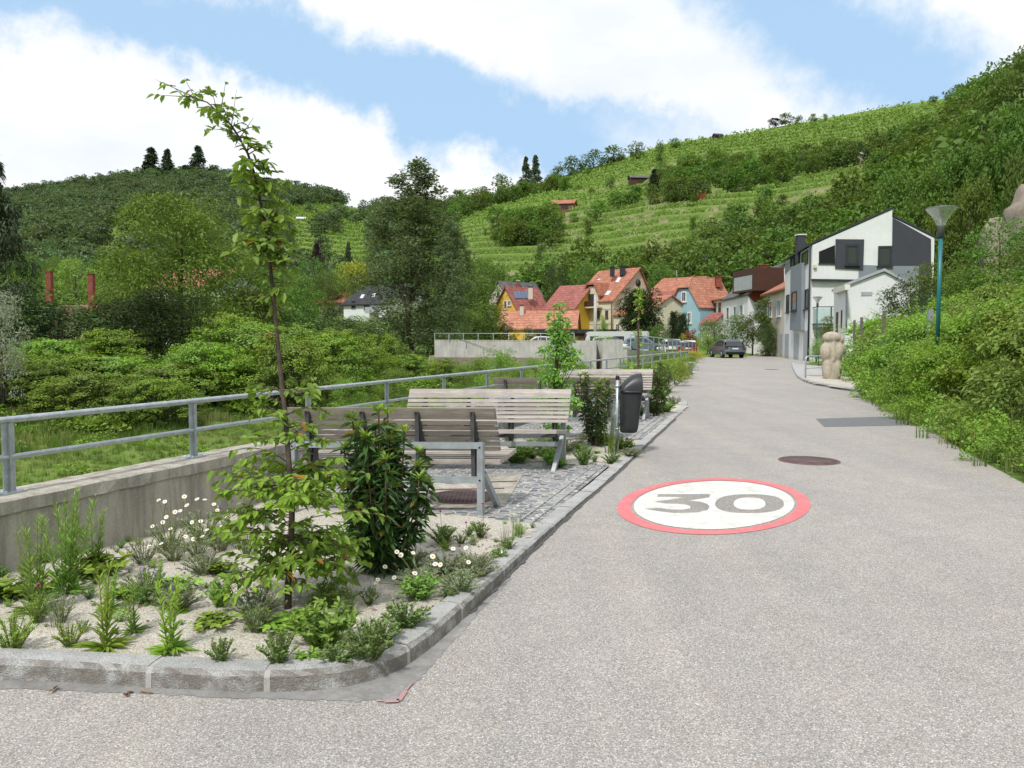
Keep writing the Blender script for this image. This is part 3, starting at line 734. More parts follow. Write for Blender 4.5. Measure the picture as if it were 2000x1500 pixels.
# ------------------------------------------------------------------ painted 30 marking (sheared circle, lengthened along the road)
SC = Vector((2.0, 7.70, 0)); root = thing('speed_marking', SC, 'white 30 with red ring painted flat on the asphalt', 'road marking')
def SP(s_, t_, z=.004): return (s_ + .30 * t_, t_, z)
def ell(a, b_, n=96): return [(a * math.cos(2 * math.pi * i / n), b_ * math.sin(2 * math.pi * i / n)) for i in range(n)]
def ring(outer, inner, z, mat, name):
    m = MB(); n = len(outer); V = [SP(*p, z) for p in outer + inner]
    m.add(V, [[i, (i + 1) % n, n + (i + 1) % n, n + i] for i in range(n)], mat); return m.build(name, root)
ring(ell(.94, 1.317), ell(.808, 1.172), .004, M['paint_red'], 'red_ring')
def zpix(pl): 
    out = []
    for X, Y in pl:
        g = G(1180 + X / 4.16667, 880 + Y / 4.16667); t_ = g.y - SC.y; out.append((g.x - SC.x - .30 * t_, t_))
    return out
three = zpix([(440, 358), (650, 358), (865, 358), (855, 385), (775, 397), (692, 409), (785, 420), (840, 438), (860, 460), (840, 488), (760, 506), (660, 511), (560, 511), (460, 500), (325, 478), (450, 470), (500, 478), (560, 484), (640, 484), (700, 472), (700, 455), (660, 442), (600, 436), (500, 435), (410, 420), (520, 404), (645, 385), (540, 381), (430, 380)])
c0_ = zpix([(1183, 432)])[0]
def superell(c, a, b_, n=48, e=2.4):
    o = []
    for i in range(n):
        t_ = 2 * math.pi * i / n; ct, st = math.cos(t_), math.sin(t_)
        o.append((c[0] + a * math.copysign(abs(ct) ** (2 / e), ct), c[1] + b_ * math.copysign(abs(st) ** (2 / e), st)))
    return o
zo = superell((c0_[0], -.076), .335, .444); zi = superell((c0_[0], -.085), .155, .285)
disc = ell(.782, 1.135, 96)
# white disc with the digits left open
def holes(outer, hs, z, mat, name):
    loops = [[Vector((*p, 0)) for p in outer]] + [[Vector((*p, 0)) for p in h] for h in hs]
    tri = tessellate_polygon(loops); P = [p for l in loops for p in l]
    m = MB(); m.add([SP(p.x, p.y, z) for p in P], [list(t) for t in tri], mat); o = m.build(name, root)
    import bmesh
    bm = bmesh.new(); bm.from_mesh(o.data); bmesh.ops.recalc_face_normals(bm, faces=bm.faces)
    if sum(f.normal.z for f in bm.faces) < 0: bmesh.ops.reverse_faces(bm, faces=bm.faces)
    bm.to_mesh(o.data); bm.free(); return o
holes(disc, [three, zo], .004, M['paint_white'], 'white_disc')
holes(three, [], .0025, M['road_dark'], 'digit'); holes(zo, [], .0025, M['road_dark'], 'digit')
m = MB(); m.add([SP(*p, .004) for p in zi], [list(range(len(zi)))], M['paint_white']); m.build('zero_centre', root)

# ------------------------------------------------------------------ manhole covers
def lid(p, r, label, square=False):
    root = thing('manhole_cover', (p[0], p[1], p[2] if len(p) > 2 else 0), label, 'manhole cover', 'round iron manhole covers')
    m = MB(); m.lathe([(0.0001, .008), (r * .9, .008), (r * .9, .003)], M['lid'], 40); m.build('lid', root)
    m = MB(); m.lathe([(r * .925, .003), (r * .925, .009), (r, .009), (r * 1.01, .0)], M['rust_iron'], 40); m.build('rim', root)
    return root
lid(G(1580, 900), .385, 'rusty round manhole cover in the road just beyond the painted 30')
lid(G(1507, 722), .34, 'small dark manhole cover in the road near the white houses')
lid(G(1309, 787), .18, 'small drain cover in the road by the far end of the kerb')

# ------------------------------------------------------------------ kerb stones
def path_pts(P, step=.02):
    out = [P[0]]
    for a, b_ in zip(P[:-1], P[1:]):
        n = max(1, int((b_ - a).length / step))
        out += [a.lerp(b_, i / n) for i in range(1, n + 1)]
    return out
def kerb(name, P, width, hfun, stone=.62, side=1, mat=None, seed=1, jw=.018):
    rng = np.random.default_rng(seed)
    # smooth the corner points
    Q = []
    for i in range(len(P) - 1):
        p0 = P[max(i - 1, 0)]; p1 = P[i]; p2 = P[i + 1]; p3 = P[min(i + 2, len(P) - 1)]
        n = max(2, int((p2 - p1).length / .05))
        for k in range(n):
            t = k / n
            Q.append(.5 * ((2 * p1) + (p2 - p0) * t + (2 * p0 - 5 * p1 + 4 * p2 - p3) * t * t + (3 * p1 - p0 - 3 * p2 + p3) * t ** 3))
    Q.append(P[-1]); m = MB(); acc = 0; nextj = stone * rng.uniform(.6, 1.2); sec = []; segs = []
    for i, p in enumerate(Q):
        d = (Q[min(i + 1, len(Q) - 1)] - Q[max(i - 1, 0)]).normalized(); nn = Vector((-d.y, d.x, 0)) * side
        if i: acc += (p - Q[i - 1]).length
        sec.append((p, nn)); 
        if acc > nextj:
            segs.append((sec[:], False)); sec = None; nextj = stone * rng.uniform(.75, 1.25); acc = 0
            segs.append(([(p, nn), (p + d * jw, nn)], True)); sec = [(p + d * jw, nn)]; continue
            segs.append((sec, False)); sec = [(p + d * jw, nn)]; acc = 0; nextj = stone * rng.uniform(.75, 1.25)
            segs.append(([(p + d * 0, nn), (p + d * jw, nn)], True))
    segs.append((sec, False))
    for sc, joint in segs:
        if len(sc) < 2: continue
        V = []; dw = 0 if joint else rng.uniform(-.004, .004); dh = -.004 if joint else rng.uniform(-.002, .003)
        for p, nn in sc:
            h = hfun(p) + dh; j = (lambda: 0) if joint else (lambda: rng.uniform(-.0035, .0035))
            q = [p + nn * (.0 + dw + j()) + Vector((0, 0, -.05)), p + nn * (.004 + dw + j()) + Vector((0, 0, h * .75)), p + nn * (.022 + dw + j()) + Vector((0, 0, h + j() * .5)),
                 p + nn * (width * .6) + Vector((0, 0, h + .002 + j() * .6)), p + nn * (width + dw) + Vector((0, 0, h + j() * .5)), p + nn * (width + dw) + Vector((0, 0, -.05))]
            V += [list(x) for x in q]
        n = len(sc); F = [[i * 6 + k, (i + 1) * 6 + k, (i + 1) * 6 + k + 1, i * 6 + k + 1] for i in range(n - 1) for k in range(5)]
        F += [[0, 1, 2, 3, 4, 5], [(n - 1) * 6 + k for k in (5, 4, 3, 2, 1, 0)]]
        if side > 0: F = [f[::-1] for f in F]
        m.add(V, F, M['mortar'] if joint else (mat or M['granite']))
    return m.build(name, kind='structure')
kh = lambda p: float(np.interp((p - Vector((0, 0, 0))).y if p.x > -.6 else 0, [0, 4.6, 6.6, 8, 30], [.095, .09, .045, .03, .03]))
kerb('kerb', kerb1[:19], .14, kh, .68, 1, None, 4, .028)
kerb('kerb_end', [G(1342, 795), G(1338, 783), G(1302, 771.5)], .14, lambda p: .03, .5, 1, M['setts_pale'], 5)
kerb('kerb_far', kerb2, .14, lambda p: .05, 1.0, 1, M['setts_pale'], 6)
kerb('kerb_right', rk, .16, lambda p: .10, 1.0, 1, M['setts_pale'], 7)

# plazas and planting beds between kerb and wall
def off(p, d): return p + KN * d
f1L, f1R = G(830, 1014), G(1046, 1032)      # front edge of the first paved area
b1L, b1R = G(1014, 911.6), G(1196, 914)
f2R = G(1253, 861); b2R = G(1262, 816)
def to_wall(p, q=None):
    """continue the edge q->p until the wall face"""
    d = (p - q).normalized(); t, s = wall_st(p.x, p.y); dt, ds = wall_st(p.x + d.x, p.y + d.y)
    k = (-.16 - s) / (ds - s); return p + d * k
def along(a, b_, n):
    return [a.lerp(b_, i / n) for i in range(n + 1)]
k_in = [p + KN * .15 for p in kerb1]
def kin(y):   # kerb inner line on the straight
    a, b_ = G(1060, 1055) + KN * .15, G(1322, 815) + KN * .15; return a.lerp(b_, (y - a.y) / (b_.y - a.y))
P1a = kin(6.62); P1b = kin(9.83); P2a = kin(12.35); P2b = kin(16.0)
W1a = to_wall(f1L, f1R); W1b = to_wall(b1L, b1R + Vector((0, -.05, 0)));
W2a = to_wall(P2a + Vector((-1, .15, 0)), P2a); W2b = to_wall(P2b + Vector((-1, .1, 0)), P2b)
poly_sheet('plaza_paving', [P1a, P1b, W1b, W1a], .028, M['cobble'], kind='structure')
poly_sheet('plaza_paving_far', [P2a, P2b, W2b, W2a], .028, M['cobble'], kind='structure')
def setts(name, A, B, w_, z, seed, n=None):
    rng = np.random.default_rng(seed); m = MB(); L = (B - A).length; n = n or int(L / .115); d = (B - A).normalized(); nn = Vector((-d.y, d.x, 0))
    m.quad([(A - nn * w_ / 2).xy[:] + (z - .012,), (B - nn * w_ / 2).xy[:] + (z - .012,), (B + nn * w_ / 2).xy[:] + (z - .012,), (A + nn * w_ / 2).xy[:] + (z - .012,)], M['mortar'])
    for i in range(n):
        c = A + d * ((i + .5) * L / n)
        m.box((c.x, c.y, z - .018 + rng.uniform(0, .003)), (L / n - .016, w_ - .02, .036), M['setts_pale'] if rng.random() < .35 else M['cobble'], math.atan2(d.y, d.x) + rng.uniform(-.03, .03))
    return m.build(name, kind='structure')
for i, (a, c) in enumerate(((P1a, P1b), (P2a, P2b))):
    setts('kerb_setts', a + KN * .09, c + KN * .09, .10, .038, 10 + i); setts('kerb_setts_inner', a + KN * .21, c + KN * .21, .10, .036, 20 + i)
# concrete inlay with the second manhole
q = [G(838, 930, .028), G(985, 926, .028), G(1005, 958, .028), G(1010, 988, .028), G(830, 1000, .028)]
q = [G(860, 932, .028), G(1022, 926, .028), G(985, 990, .028), G(800, 998, .028)]
poly_sheet('plaza_slab', q, .034, M['concrete'], kind='structure')
for (a, c) in (((870, 944), (1010, 940)), ((845, 957), (985, 954))):
    A, B = G(*a, .036), G(*c, .036); m = MB(); m.bar(A, B, .03, .012, M['rust_iron']); tag(m.build('drain_slot'), 'thin rusty slot drain in the slab, %s one from the near bench' % ('farther' if a[0] == 870 else 'nearer'), 'drain')
p = G(905, 970, .038); lid((p.x, p.y, .036), .33, 'rusty round manhole cover under the nearest bench')

# planting beds: gravel surface with gentle relief, meshed from a grid clipped by polygon
def inpoly(x, y, P):
    c = np.zeros(x.shape, bool); n = len(P)
    for i in range(n):
        x1, y1 = P[i][0], P[i][1]; x2, y2 = P[(i + 1) % n][0], P[(i + 1) % n][1]
        cond = ((y1 > y) != (y2 > y)) & (x < (x2 - x1) * (y - y1) / ((y2 - y1) + 1e-12) + x1); c ^= cond
    return c
def bed(name, poly, zf, step=.05):
    P = np.array([[p[0], p[1]] for p in poly]); xs = np.arange(P[:, 0].min() - step, P[:, 0].max() + step, step); ys = np.arange(P[:, 1].min() - step, P[:, 1].max() + step, step)
    X, Y = np.meshgrid(xs, ys, indexing='ij'); I = inpoly(X, Y, P)
    Z = zf(X, Y); g = np.arange(X.size).reshape(X.shape)
    F = np.stack([g[:-1, :-1], g[1:, :-1], g[1:, 1:], g[:-1, 1:]], -1).reshape(-1, 4)
    keep = I.ravel()[F].any(axis=1); m = MB(); m.add(np.stack([X, Y, Z], -1).reshape(-1, 3), F[keep], M['gravel'], smooth=True)
    return m.build(name, kind='structure')
def bedz(X, Y):
    base = np.interp(Y, [3.4, 5, 6.6, 8, 30], [.072, .072, .040, .022, .02])
    return base + .014 * np.sin(X * 5.1 + 1) * np.sin(Y * 4.3) + .006 * np.sin(X * 17 + Y * 9) * np.sin(Y * 15 - X * 4)
kk = [p + (Vector((0, .12, 0)) if i < 8 else KN * .12) for i, p in enumerate(kerb1)]
bed1 = [Vector((-7.0, 3.84, 0))] + kk[1:13] + [P1a - KN * .04, W1a, WP(-2, -.1)]
bed('planter_gravel', bed1, bedz)
bed('planter_gravel_middle', [P1b - KN * .04, P2a - KN * .04, W2a, W1b], bedz)
bed3 = [P2b - KN * .04, G(1322, 815) + KN * .12, G(1336, 797), G(1330, 786), G(1300, 774)] + [G(1290, 773), G(1312, 756), G(1330, 738), G(1343, 722)] + [WP(34.5, -.1), W2b]
bed('planter_gravel_far', bed3, bedz, .12)
p_bed = [Vector((p.x, p.y, 0)) for p in rk]
bed('planter_gravel_right', [rk[2] + Vector((.15, .1, 0)), rk[3] + Vector((.1, .12, 0)), rk[4] + Vector((.0, .15, 0)), rk[5] + Vector((.0, .15, 0)), rk[6] + Vector((.1, .1, 0)), Vector((12.4, 24.5, 0)), Vector((15.6, 31.5, 0))], lambda X, Y: .07 + .02 * np.sin(X * 3) * np.sin(Y * 2), .15)
poly_sheet('pavement_bay', [rk[0] + Vector((.16, 0, 0)), rk[1] + Vector((.16, 0, 0)), rk[2] + Vector((.17, .1, 0)), Vector((15.6, 31.6, 0)), Vector((17.5, 34, 0)), Vector((17.8, 49, 0))], .085, M['setts_pale'], kind='structure')

# ------------------------------------------------------------------ low wall and railing beside the stream
def wall_piece(t0, t1, z1, mat, w_=.30, z0=-1.0, s0=-.15):
    m = MB(); P = [WP(t0, s0), WP(t1, s0), WP(t1, s0 + w_), WP(t0, s0 + w_)]
    m.prism([(p.x, p.y, z0) for p in P], (0, 0, z1 - z0), mat); return m
# photo: smooth face from x~20 to 545, boarded recess beyond
root = thing('retaining_wall', WP(0, 0, 0), 'low weathered concrete wall under the railing beside the planter', 'wall')
tA = -6.0; tB = -1.06; tC = 3.45; tE = 52
local(wall_piece(tA, tB, .47, M['boarded']), root).build('boarded_section', root)
local(wall_piece(tB, tC, .47, M['concrete'], .33, -1.0, -.18), root).build('smooth_section', root)
local(wall_piece(tC, 12.0, .47, M['boarded']), root).build('boarded_section', root)
local(wall_piece(12.0, 33.9, .47, M['concrete'], .30), root).build('smooth_section', root)
m = MB(); rng = np.random.default_rng(9)
tt_ = np.arange(tA, 34.0, .12); Vc = []
for t in tt_:
    for s, z in ((-.20, .46), (-.195, .545), (-.17, .556), (.17, .556), (.20, .54), (.20, .46)):
        j = rng.uniform(-.006, .006) if t < 10 else 0
        p = WP(t, s + j, z + j * .5); Vc.append(list(p))
n = len(tt_); m.add(Vc, [[i * 6 + k, i * 6 + k + 1, (i + 1) * 6 + k + 1, (i + 1) * 6 + k] for i in range(n - 1) for k in range(5)], M['concrete'])
local(m, root).build('coping', root)

root = thing('railing', WP(0, 0, .55), 'galvanised two rail railing standing on the low wall along the stream', 'railing')
def railz(t): return 0.0
ts = [-1.7275 * 2 + 1.7275 * k for k in range(0, 25)]
def rail_curve(t, z):
    s = 0.0
    return WP(t, s, z)
m = MB(); m.tube([rail_curve(t, 1.056) for t in (-5.2, 0, 10, 20, 30, 33.7)], .0235, M['galv'], 12); local(m, root).build('top_rail', root)
m = MB(); m.tube([rail_curve(t, .80) for t in (-5.2, 0, 10, 20, 30, 33.7)], .0195, M['galv'], 12); local(m, root).build('lower_rail', root)
ang = math.atan2(WU[1], WU[0])
for k, t in enumerate(ts):
    if t > 33.8: break
    p = WP(t, 0, 0); m = MB()
    m.box((p.x, p.y, .80), (.085, .014, .47), M['galv'], ang)
    m.box((p.x, p.y, .80), (.016, .05, .468), M['galv'], ang)
    o = local(m, root).build('post', root)
    m = MB(); m.box((p.x, p.y, .563), (.16, .13, .014), M['galv'], ang)
    for dx in (-.055, .055):
        for dy in (-.04, .04):
            c = WP(t + dx, dy, .572); m.lathe([(.011, -.004), (.011, .008), (.0001, .009)], M['galv'], 6, tuple(c))
    q = local(m, root).build('base_plate', o)
# ================================================================== street furniture
def bench(O, ea, ef, L, label, back_seen):
    """O: ground point under the left end of the rear frame; ea along the bench, ef towards the sitter's feet"""
    ea = Vector(ea).normalized(); ef = Vector(ef).normalized()
    root = thing('park_bench', O, label, 'bench', 'long slatted benches facing each other in pairs')
    def P(a, f, z): return ea * a + ef * f + Vector((0, 0, z))
    fn = -1 if back_seen else 1
    # seat: eight slats, their ends stepped parallel to the kerb
    m = MB()
    for i in range(7):
        f = .10 + i * .066; z = .455 + .008 * i
        a0 = 0.0; m.add([list(P(a, f + df, z + dz)) for a in (a0, L) for df in (0, .056) for dz in (0, .042)], [[0, 1, 3, 2], [4, 6, 7, 5], [0, 4, 5, 1], [2, 3, 7, 6], [0, 2, 6, 4], [1, 5, 7, 3]], M['wood'])
    m.build('seat', root)
    m = MB(); zs = [(.985, .882)] + [(.865 - .0485 * i, .865 - .0485 * i - .0345) for i in range(6)]
    for zt, zb in zs:
        def fz(z): return -.085 + (.985 - z) * .36
        m.add([list(P(a, fz(z) + df, z)) for a in (-.01, L + .01) for z in (zb, zt) for df in (0, .042)], [[0, 1, 3, 2], [4, 6, 7, 5], [0, 4, 5, 1], [2, 3, 7, 6], [0, 2, 6, 4], [1, 5, 7, 3]], M['wood_back'] if back_seen else M['wood'])
    m.build('backrest', root)
    m = MB()   # frame: rectangle of square tube behind the backrest
    a0, a1 = .06, L - .10
    for z in ((.655, .345) if back_seen else (.40, .30)):
        m.bar(P(a0, -.10, z), P(a1, -.10, z), .05, .055, M['bench_steel'])
    m.build('frame', root)
    for a in (a0, a1):
        m = MB(); m.bar(P(a, -.10, 0), P(a, -.10, .683), .055, .055, M['bench_steel'], up=tuple(ef))
        m.box(P(a, -.10, .004), (.11, .11, .008), M['bench_steel'])
        for z in (.64, .345):
            c = P(a, -.128, z); q = MB()
            m.tube([c, c - ef * .004], .009, M['black'], 8)
        m.build('leg', root)
        m = MB(); m.bar(P(a, -.05, .40), P(a, .34, .0), .05, .05, M['bench_steel']); m.box(P(a, .35, .004), (.13, .10, .008), M['bench_steel'])
        m.build('slanted_leg', root)
    m = MB()
    for k in range(4):
        a = .16 + (L - .36) * k / 3
        fz = lambda z: -.085 + (.985 - z) * .36
        pts = [P(a, fz(.95) - .005, .95), P(a, fz(.95) - .03, .955), P(a, fz(.60) - .06, .60), P(a, -.055, .36), P(a, -.01, .34), P(a, .04, .40), P(a, .50, .455), P(a, .50, .465), P(a, .06, .452), P(a, fz(.6) - .005, .6)]
        m.prism([list(p) for p in pts], list(ea * .012), M['dark_steel']); m.prism([list(p + ea * .026) for p in pts], list(ea * .012), M['dark_steel'])
        m.bar(P(a + .018, fz(.93) - .02, .93), P(a + .018, -.06, .36), .036, .012, M['dark_steel'])
    m.build('bracket', root)
    return root
KDIR = Vector((.34, .94, 0)).normalized()
b1 = G(935, 1012); bench(b1 - Vector((.998, -.06, 0)) * 1.74 + KDIR * .10, (.998, -.06, 0), KDIR, 1.86, 'nearest slatted bench, seen from behind with mossy brown backrest slats', True)
b2 = G(1100, 914); bench(b2 - Vector((.999, -.035, 0)) * 1.88 - KDIR * .10, (.999, -.035, 0), -KDIR, 1.98, 'pale slatted bench seen from the front, facing the nearest bench', False)
o3 = D(968, 741, 12.3); o3.z = 0; bench(o3 + Vector((0, 0, .02)), (.999, -.03, 0), KDIR, 1.95, 'brown bench seen from behind, partly hidden by the black bin and shrubs', True)
o4 = D(1268, 724, 15.7); o4.z = 0; bench(o4 - Vector((1.9, -.02, 0)) + Vector((0, 0, .02)), (.999, -.03, 0), -KDIR, 1.95, 'farthest pale bench, its right end showing behind the black bin', False)

# --- litter bin
bp = G(1205, 888); root = thing('litter_bin', bp, 'black plastic litter bin with open hood on a galvanised post', 'litter bin')
m = MB(); m.tube([(0, 0, 0), (0, 0, 1.05)], .024, M['galv'], 16); m.lathe([(.0001, 1.10), (.027, 1.095), (.027, 1.045)], M['black'], 16)
for z in (.955, .36): m.lathe([(.026, z - .015), (.030, z - .015), (.030, z + .015), (.026, z + .015)], M['galv'], 16)
m.build('post', root)
def rrect(cx, cy, w_, d_, z, n=6, r=.35):
    o = []
    rr = min(w_, d_) * r
    for qx, qy, a0 in ((1, 1, 0), (-1, 1, 90), (-1, -1, 180), (1, -1, 270)):
        for k in range(n + 1):
            a = R(a0 + 90 * k / n); o.append((cx + qx * (w_ / 2 - rr) + rr * math.cos(a), cy + qy * (d_ / 2 - rr) + rr * math.sin(a), z))
    return o
def loft(m, rings, mat, cap0=True, cap1=True):
    n = len(rings[0]); V = [p for r in rings for p in r]
    F = [[i * n + k, i * n + (k + 1) % n, (i + 1) * n + (k + 1) % n, (i + 1) * n + k] for i in range(len(rings) - 1) for k in range(n)]
    if cap0: F.append(list(range(n))[::-1])
    if cap1: F.append([(len(rings) - 1) * n + k for k in range(n)])
    m.add(V, F, mat, smooth=True)
m = MB(); bx = .185
loft(m, [rrect(bx - .03, 0, .20, .22, .315), rrect(bx - .028, 0, .225, .245, .325), rrect(bx - .02, 0, .245, .27, .40), rrect(bx - .012, 0, .275, .29, .62), rrect(bx, 0, .30, .315, .84), rrect(bx, 0, .302, .32, .868)], M['bin_plastic'])
m.build('body', root)
m = MB(); loft(m, [rrect(bx + .005, 0, .335, .35, .868), rrect(bx + .005, 0, .345, .36, .872), rrect(bx + .005, 0, .345, .36, .896), rrect(bx + .005, 0, .33, .345, .90)], M['bin_plastic']); m.build('rim', root)
m = MB(); rings = []
for k in range(13):     # hood: quarter dome sweeping up to an opening on the road side
    t = k / 12; x = bx - .155 + .29 * t; h = .235 * math.sin(min(1, t * 1.08) * math.pi / 2) ** .62 if t > 0 else .005
    rings.append([(x + .0, .165 * (1 if t > .1 else .8 + 2 * t) * math.cos(math.pi * j / 14), .898 + h * math.sin(math.pi * j / 14) ** .75) for j in range(15)])
V = [p for r in rings for p in r]; m.add(V, [[i * 15 + k, i * 15 + k + 1, (i + 1) * 15 + k + 1, (i + 1) * 15 + k] for i in range(12) for k in range(14)], M['bin_plastic'], smooth=True)
V2 = [((p[0] - .004), p[1] * .96, p[2] - .008) for p in V]; m.add(V2, [[i * 15 + k, (i + 1) * 15 + k, (i + 1) * 15 + k + 1, i * 15 + k + 1] for i in range(12) for k in range(14)], M['black'], smooth=True)
m.tube([rings[-1][j] for j in range(15)], .006, M['bin_plastic'], 8); m.build('hood', root)
m = MB(); m.box((bx, 0, .90), (.29, .30, .004), M['hole']); m.build('opening', root)
m = MB()
for z in (.42, .80):
    m = MB(); m.box((.035, 0, z), (.06, .05, .05), M['dark_steel']); m.build('bracket', root)

# --- street lamps
def lamp(base, ztop, label, wd=.64):
    root = thing('street_lamp', base, label, 'street lamp', 'teal street lamps with clear glass cones')
    h = ztop - base.z; s = wd / .64; zc = h - .46 * s
    m = MB(); m.tube([(0, 0, -.2), (0, 0, .9)], .062 * s, M['teal'], 20); m.tube([(0, 0, .9), (0, 0, zc - .16 * s)], .043 * s, M['teal'], 20); m.build('pole', root)
    m = MB(); m.lathe([(.0001, zc - .20 * s), (.075 * s, zc - .20 * s), (.075 * s, zc + .02 * s), (.09 * s, zc + .05 * s), (.0001, zc + .05 * s)], M['lamp_grey'], 24); m.build('collar', root)
    pr = [(.09, .05), (.105, .10), (.125, .16), (.20, .27), (.27, .35), (.315, .41)]
    m = MB(); m.lathe([(a * s, zc + b_ * s) for a, b_ in pr], M['clear'], 40)
    for k in range(16):
        a = 2 * math.pi * k / 16; m.tube([(p * s * math.cos(a) * .99, p * s * math.sin(a) * .99, zc + q * s) for p, q in pr], .0012 * s, M['metal_white'], 4, False)
    g = m.build('glass_cone', root)
    m = MB(); m.lathe([(.322 * s, zc + .405 * s), (.325 * s, zc + .415 * s), (.30 * s, zc + .43 * s), (.16 * s, zc + .455 * s), (.0001, zc + .465 * s)], M['lamp_grey'], 40); m.lathe([(.0001, zc + .40 * s), (.322 * s, zc + .405 * s)], M['metal_white'], 40)
    m.build('cap', root)
    m = MB()
    for a in (0.4, 2.5, 4.6): m.tube([(.02 * s * math.cos(a), .02 * s * math.sin(a), zc + .05 * s), (.045 * s * math.cos(a), .045 * s * math.sin(a), zc + .39 * s)], .006 * s, M['metal_white'], 6)
    m.lathe([(.03 * s, zc + .10 * s), (.04 * s, zc + .16 * s), (.03 * s, zc + .24 * s)], M['metal_white'], 12); m.build('burner', root)
    return root
c = D(1839, 403, 17.3); lamp(Vector((c.x, c.y, .5)), c.z, 'tall teal street lamp rising out of the roadside hedge')
c = D(1597, 579, 52); lamp(Vector((c.x, c.y, 0)), c.z, 'small distant teal street lamp in front of the white house')

# --- bent pipe rail and the stone figure
p0 = G(1573, 741); p1 = G(1571, 727)
root = thing('bike_rail', p0, 'bent galvanised pipe rail on the paved bay beside the stone figure', 'rail')
a = Vector((0, 0, .06)); bb = Vector((1.9, 1.4, .06)); top = .92
m = MB(); m.tube([(0, 0, 0), (0, 0, top - .12), (.03, .02, top - .03), (.12, .08, top), (1.75, 1.3, top), (1.86, 1.38, top - .03), (1.9, 1.4, top - .12), (1.9, 1.4, 0)], .033, M['galv'], 12)
m.tube([(0, 0, .45), (1.9, 1.4, .45)], .022, M['galv'], 10); m.build('pipe', root)
import bmesh
def blob(name, parts, mat, root, voxel=.03, smooth=6, dv=0.0):
    bm = bmesh.new()
    for (c, r, rot) in parts:
        mt = Matrix.Translation(c) @ Matrix.Rotation(R(rot), 4, 'Y') @ Matrix.Diagonal((*r, 1))
        bmesh.ops.create_icosphere(bm, subdivisions=3, radius=1, matrix=mt)
    me = bpy.data.meshes.new(name); bm.to_mesh(me); bm.free(); o = bpy.data.objects.new(name, me); COL.objects.link(o); o.parent = root
    md = o.modifiers.new('r', 'REMESH'); md.mode = 'VOXEL'; md.voxel_size = voxel; md.use_smooth_shade = True
    sm_ = o.modifiers.new('s', 'SMOOTH'); sm_.factor = .5; sm_.iterations = smooth
    me.materials.append(mat)
    dg = bpy.context.evaluated_depsgraph_get(); nm = bpy.data.meshes.new_from_object(o.evaluated_get(dg)); o.modifiers.clear(); o.data = nm
    nm.materials.clear(); nm.materials.append(mat)
    for p in nm.polygons: p.use_smooth = True
    return o
c = G(1624, 744); root = thing('stone_figure', c, 'pale sandstone abstract figure with round head standing by the hedge', 'sculpture')
blob('figure', [((-.03, 0, 1.68), (.36, .28, .23), 0), ((.27, .05, 1.60), (.20, .22, .19), 10), ((0, 0, 1.42), (.24, .22, .22), 0),
                ((-.23, 0, 1.12), (.23, .26, .38), -4), ((.17, -.02, 1.12), (.25, .27, .42), 3), ((.0, .04, .95), (.34, .26, .55), 0), ((-.02, -.22, 1.15), (.05, .07, .42), 0),
                ((.38, .05, 1.25), (.15, .18, .27), -18), ((-.16, 0, .48), (.21, .25, .50), 2), ((.16, 0, .48), (.22, .26, .50), -2), ((.0, .03, .35), (.30, .26, .60), 0), ((.0, .05, .75), (.33, .25, .5), 0)], M['sandstone'], root, .028, 16)

# --- wooden fence posts in the hedge
for (px, pt, Y, w_, lab) in ((1727, 611, 25.5, .09, 'weathered grey fence post standing out of the hedge, left of the lamp'), (1817, 608, 21, .13, 'green grey metal post just left of the teal lamp pole'),
                             (1683, 622, 30.5, .09, 'slim dark stake in the hedge, second from left'), (1669, 628, 32, .08, 'leftmost slim stake in the hedge near the white hut'), (1904, 602, 17, .08, 'slim dark post in the hedge right of the lamp')):
    c = D(px, pt, Y); m = MB(); m.box((0, 0, -.9), (w_, w_ * .7, 1.9), M['timber_grey'] if w_ < .12 else M['facade_grey'])
    m.tube([(0, -w_ * .36, -.15), (0, -w_ * .36 - .01, -.15)], .015, M['black'], 8)
    tag(m.build('fence_post', None, tuple(c)), lab, 'post', 'posts standing in the hedge')

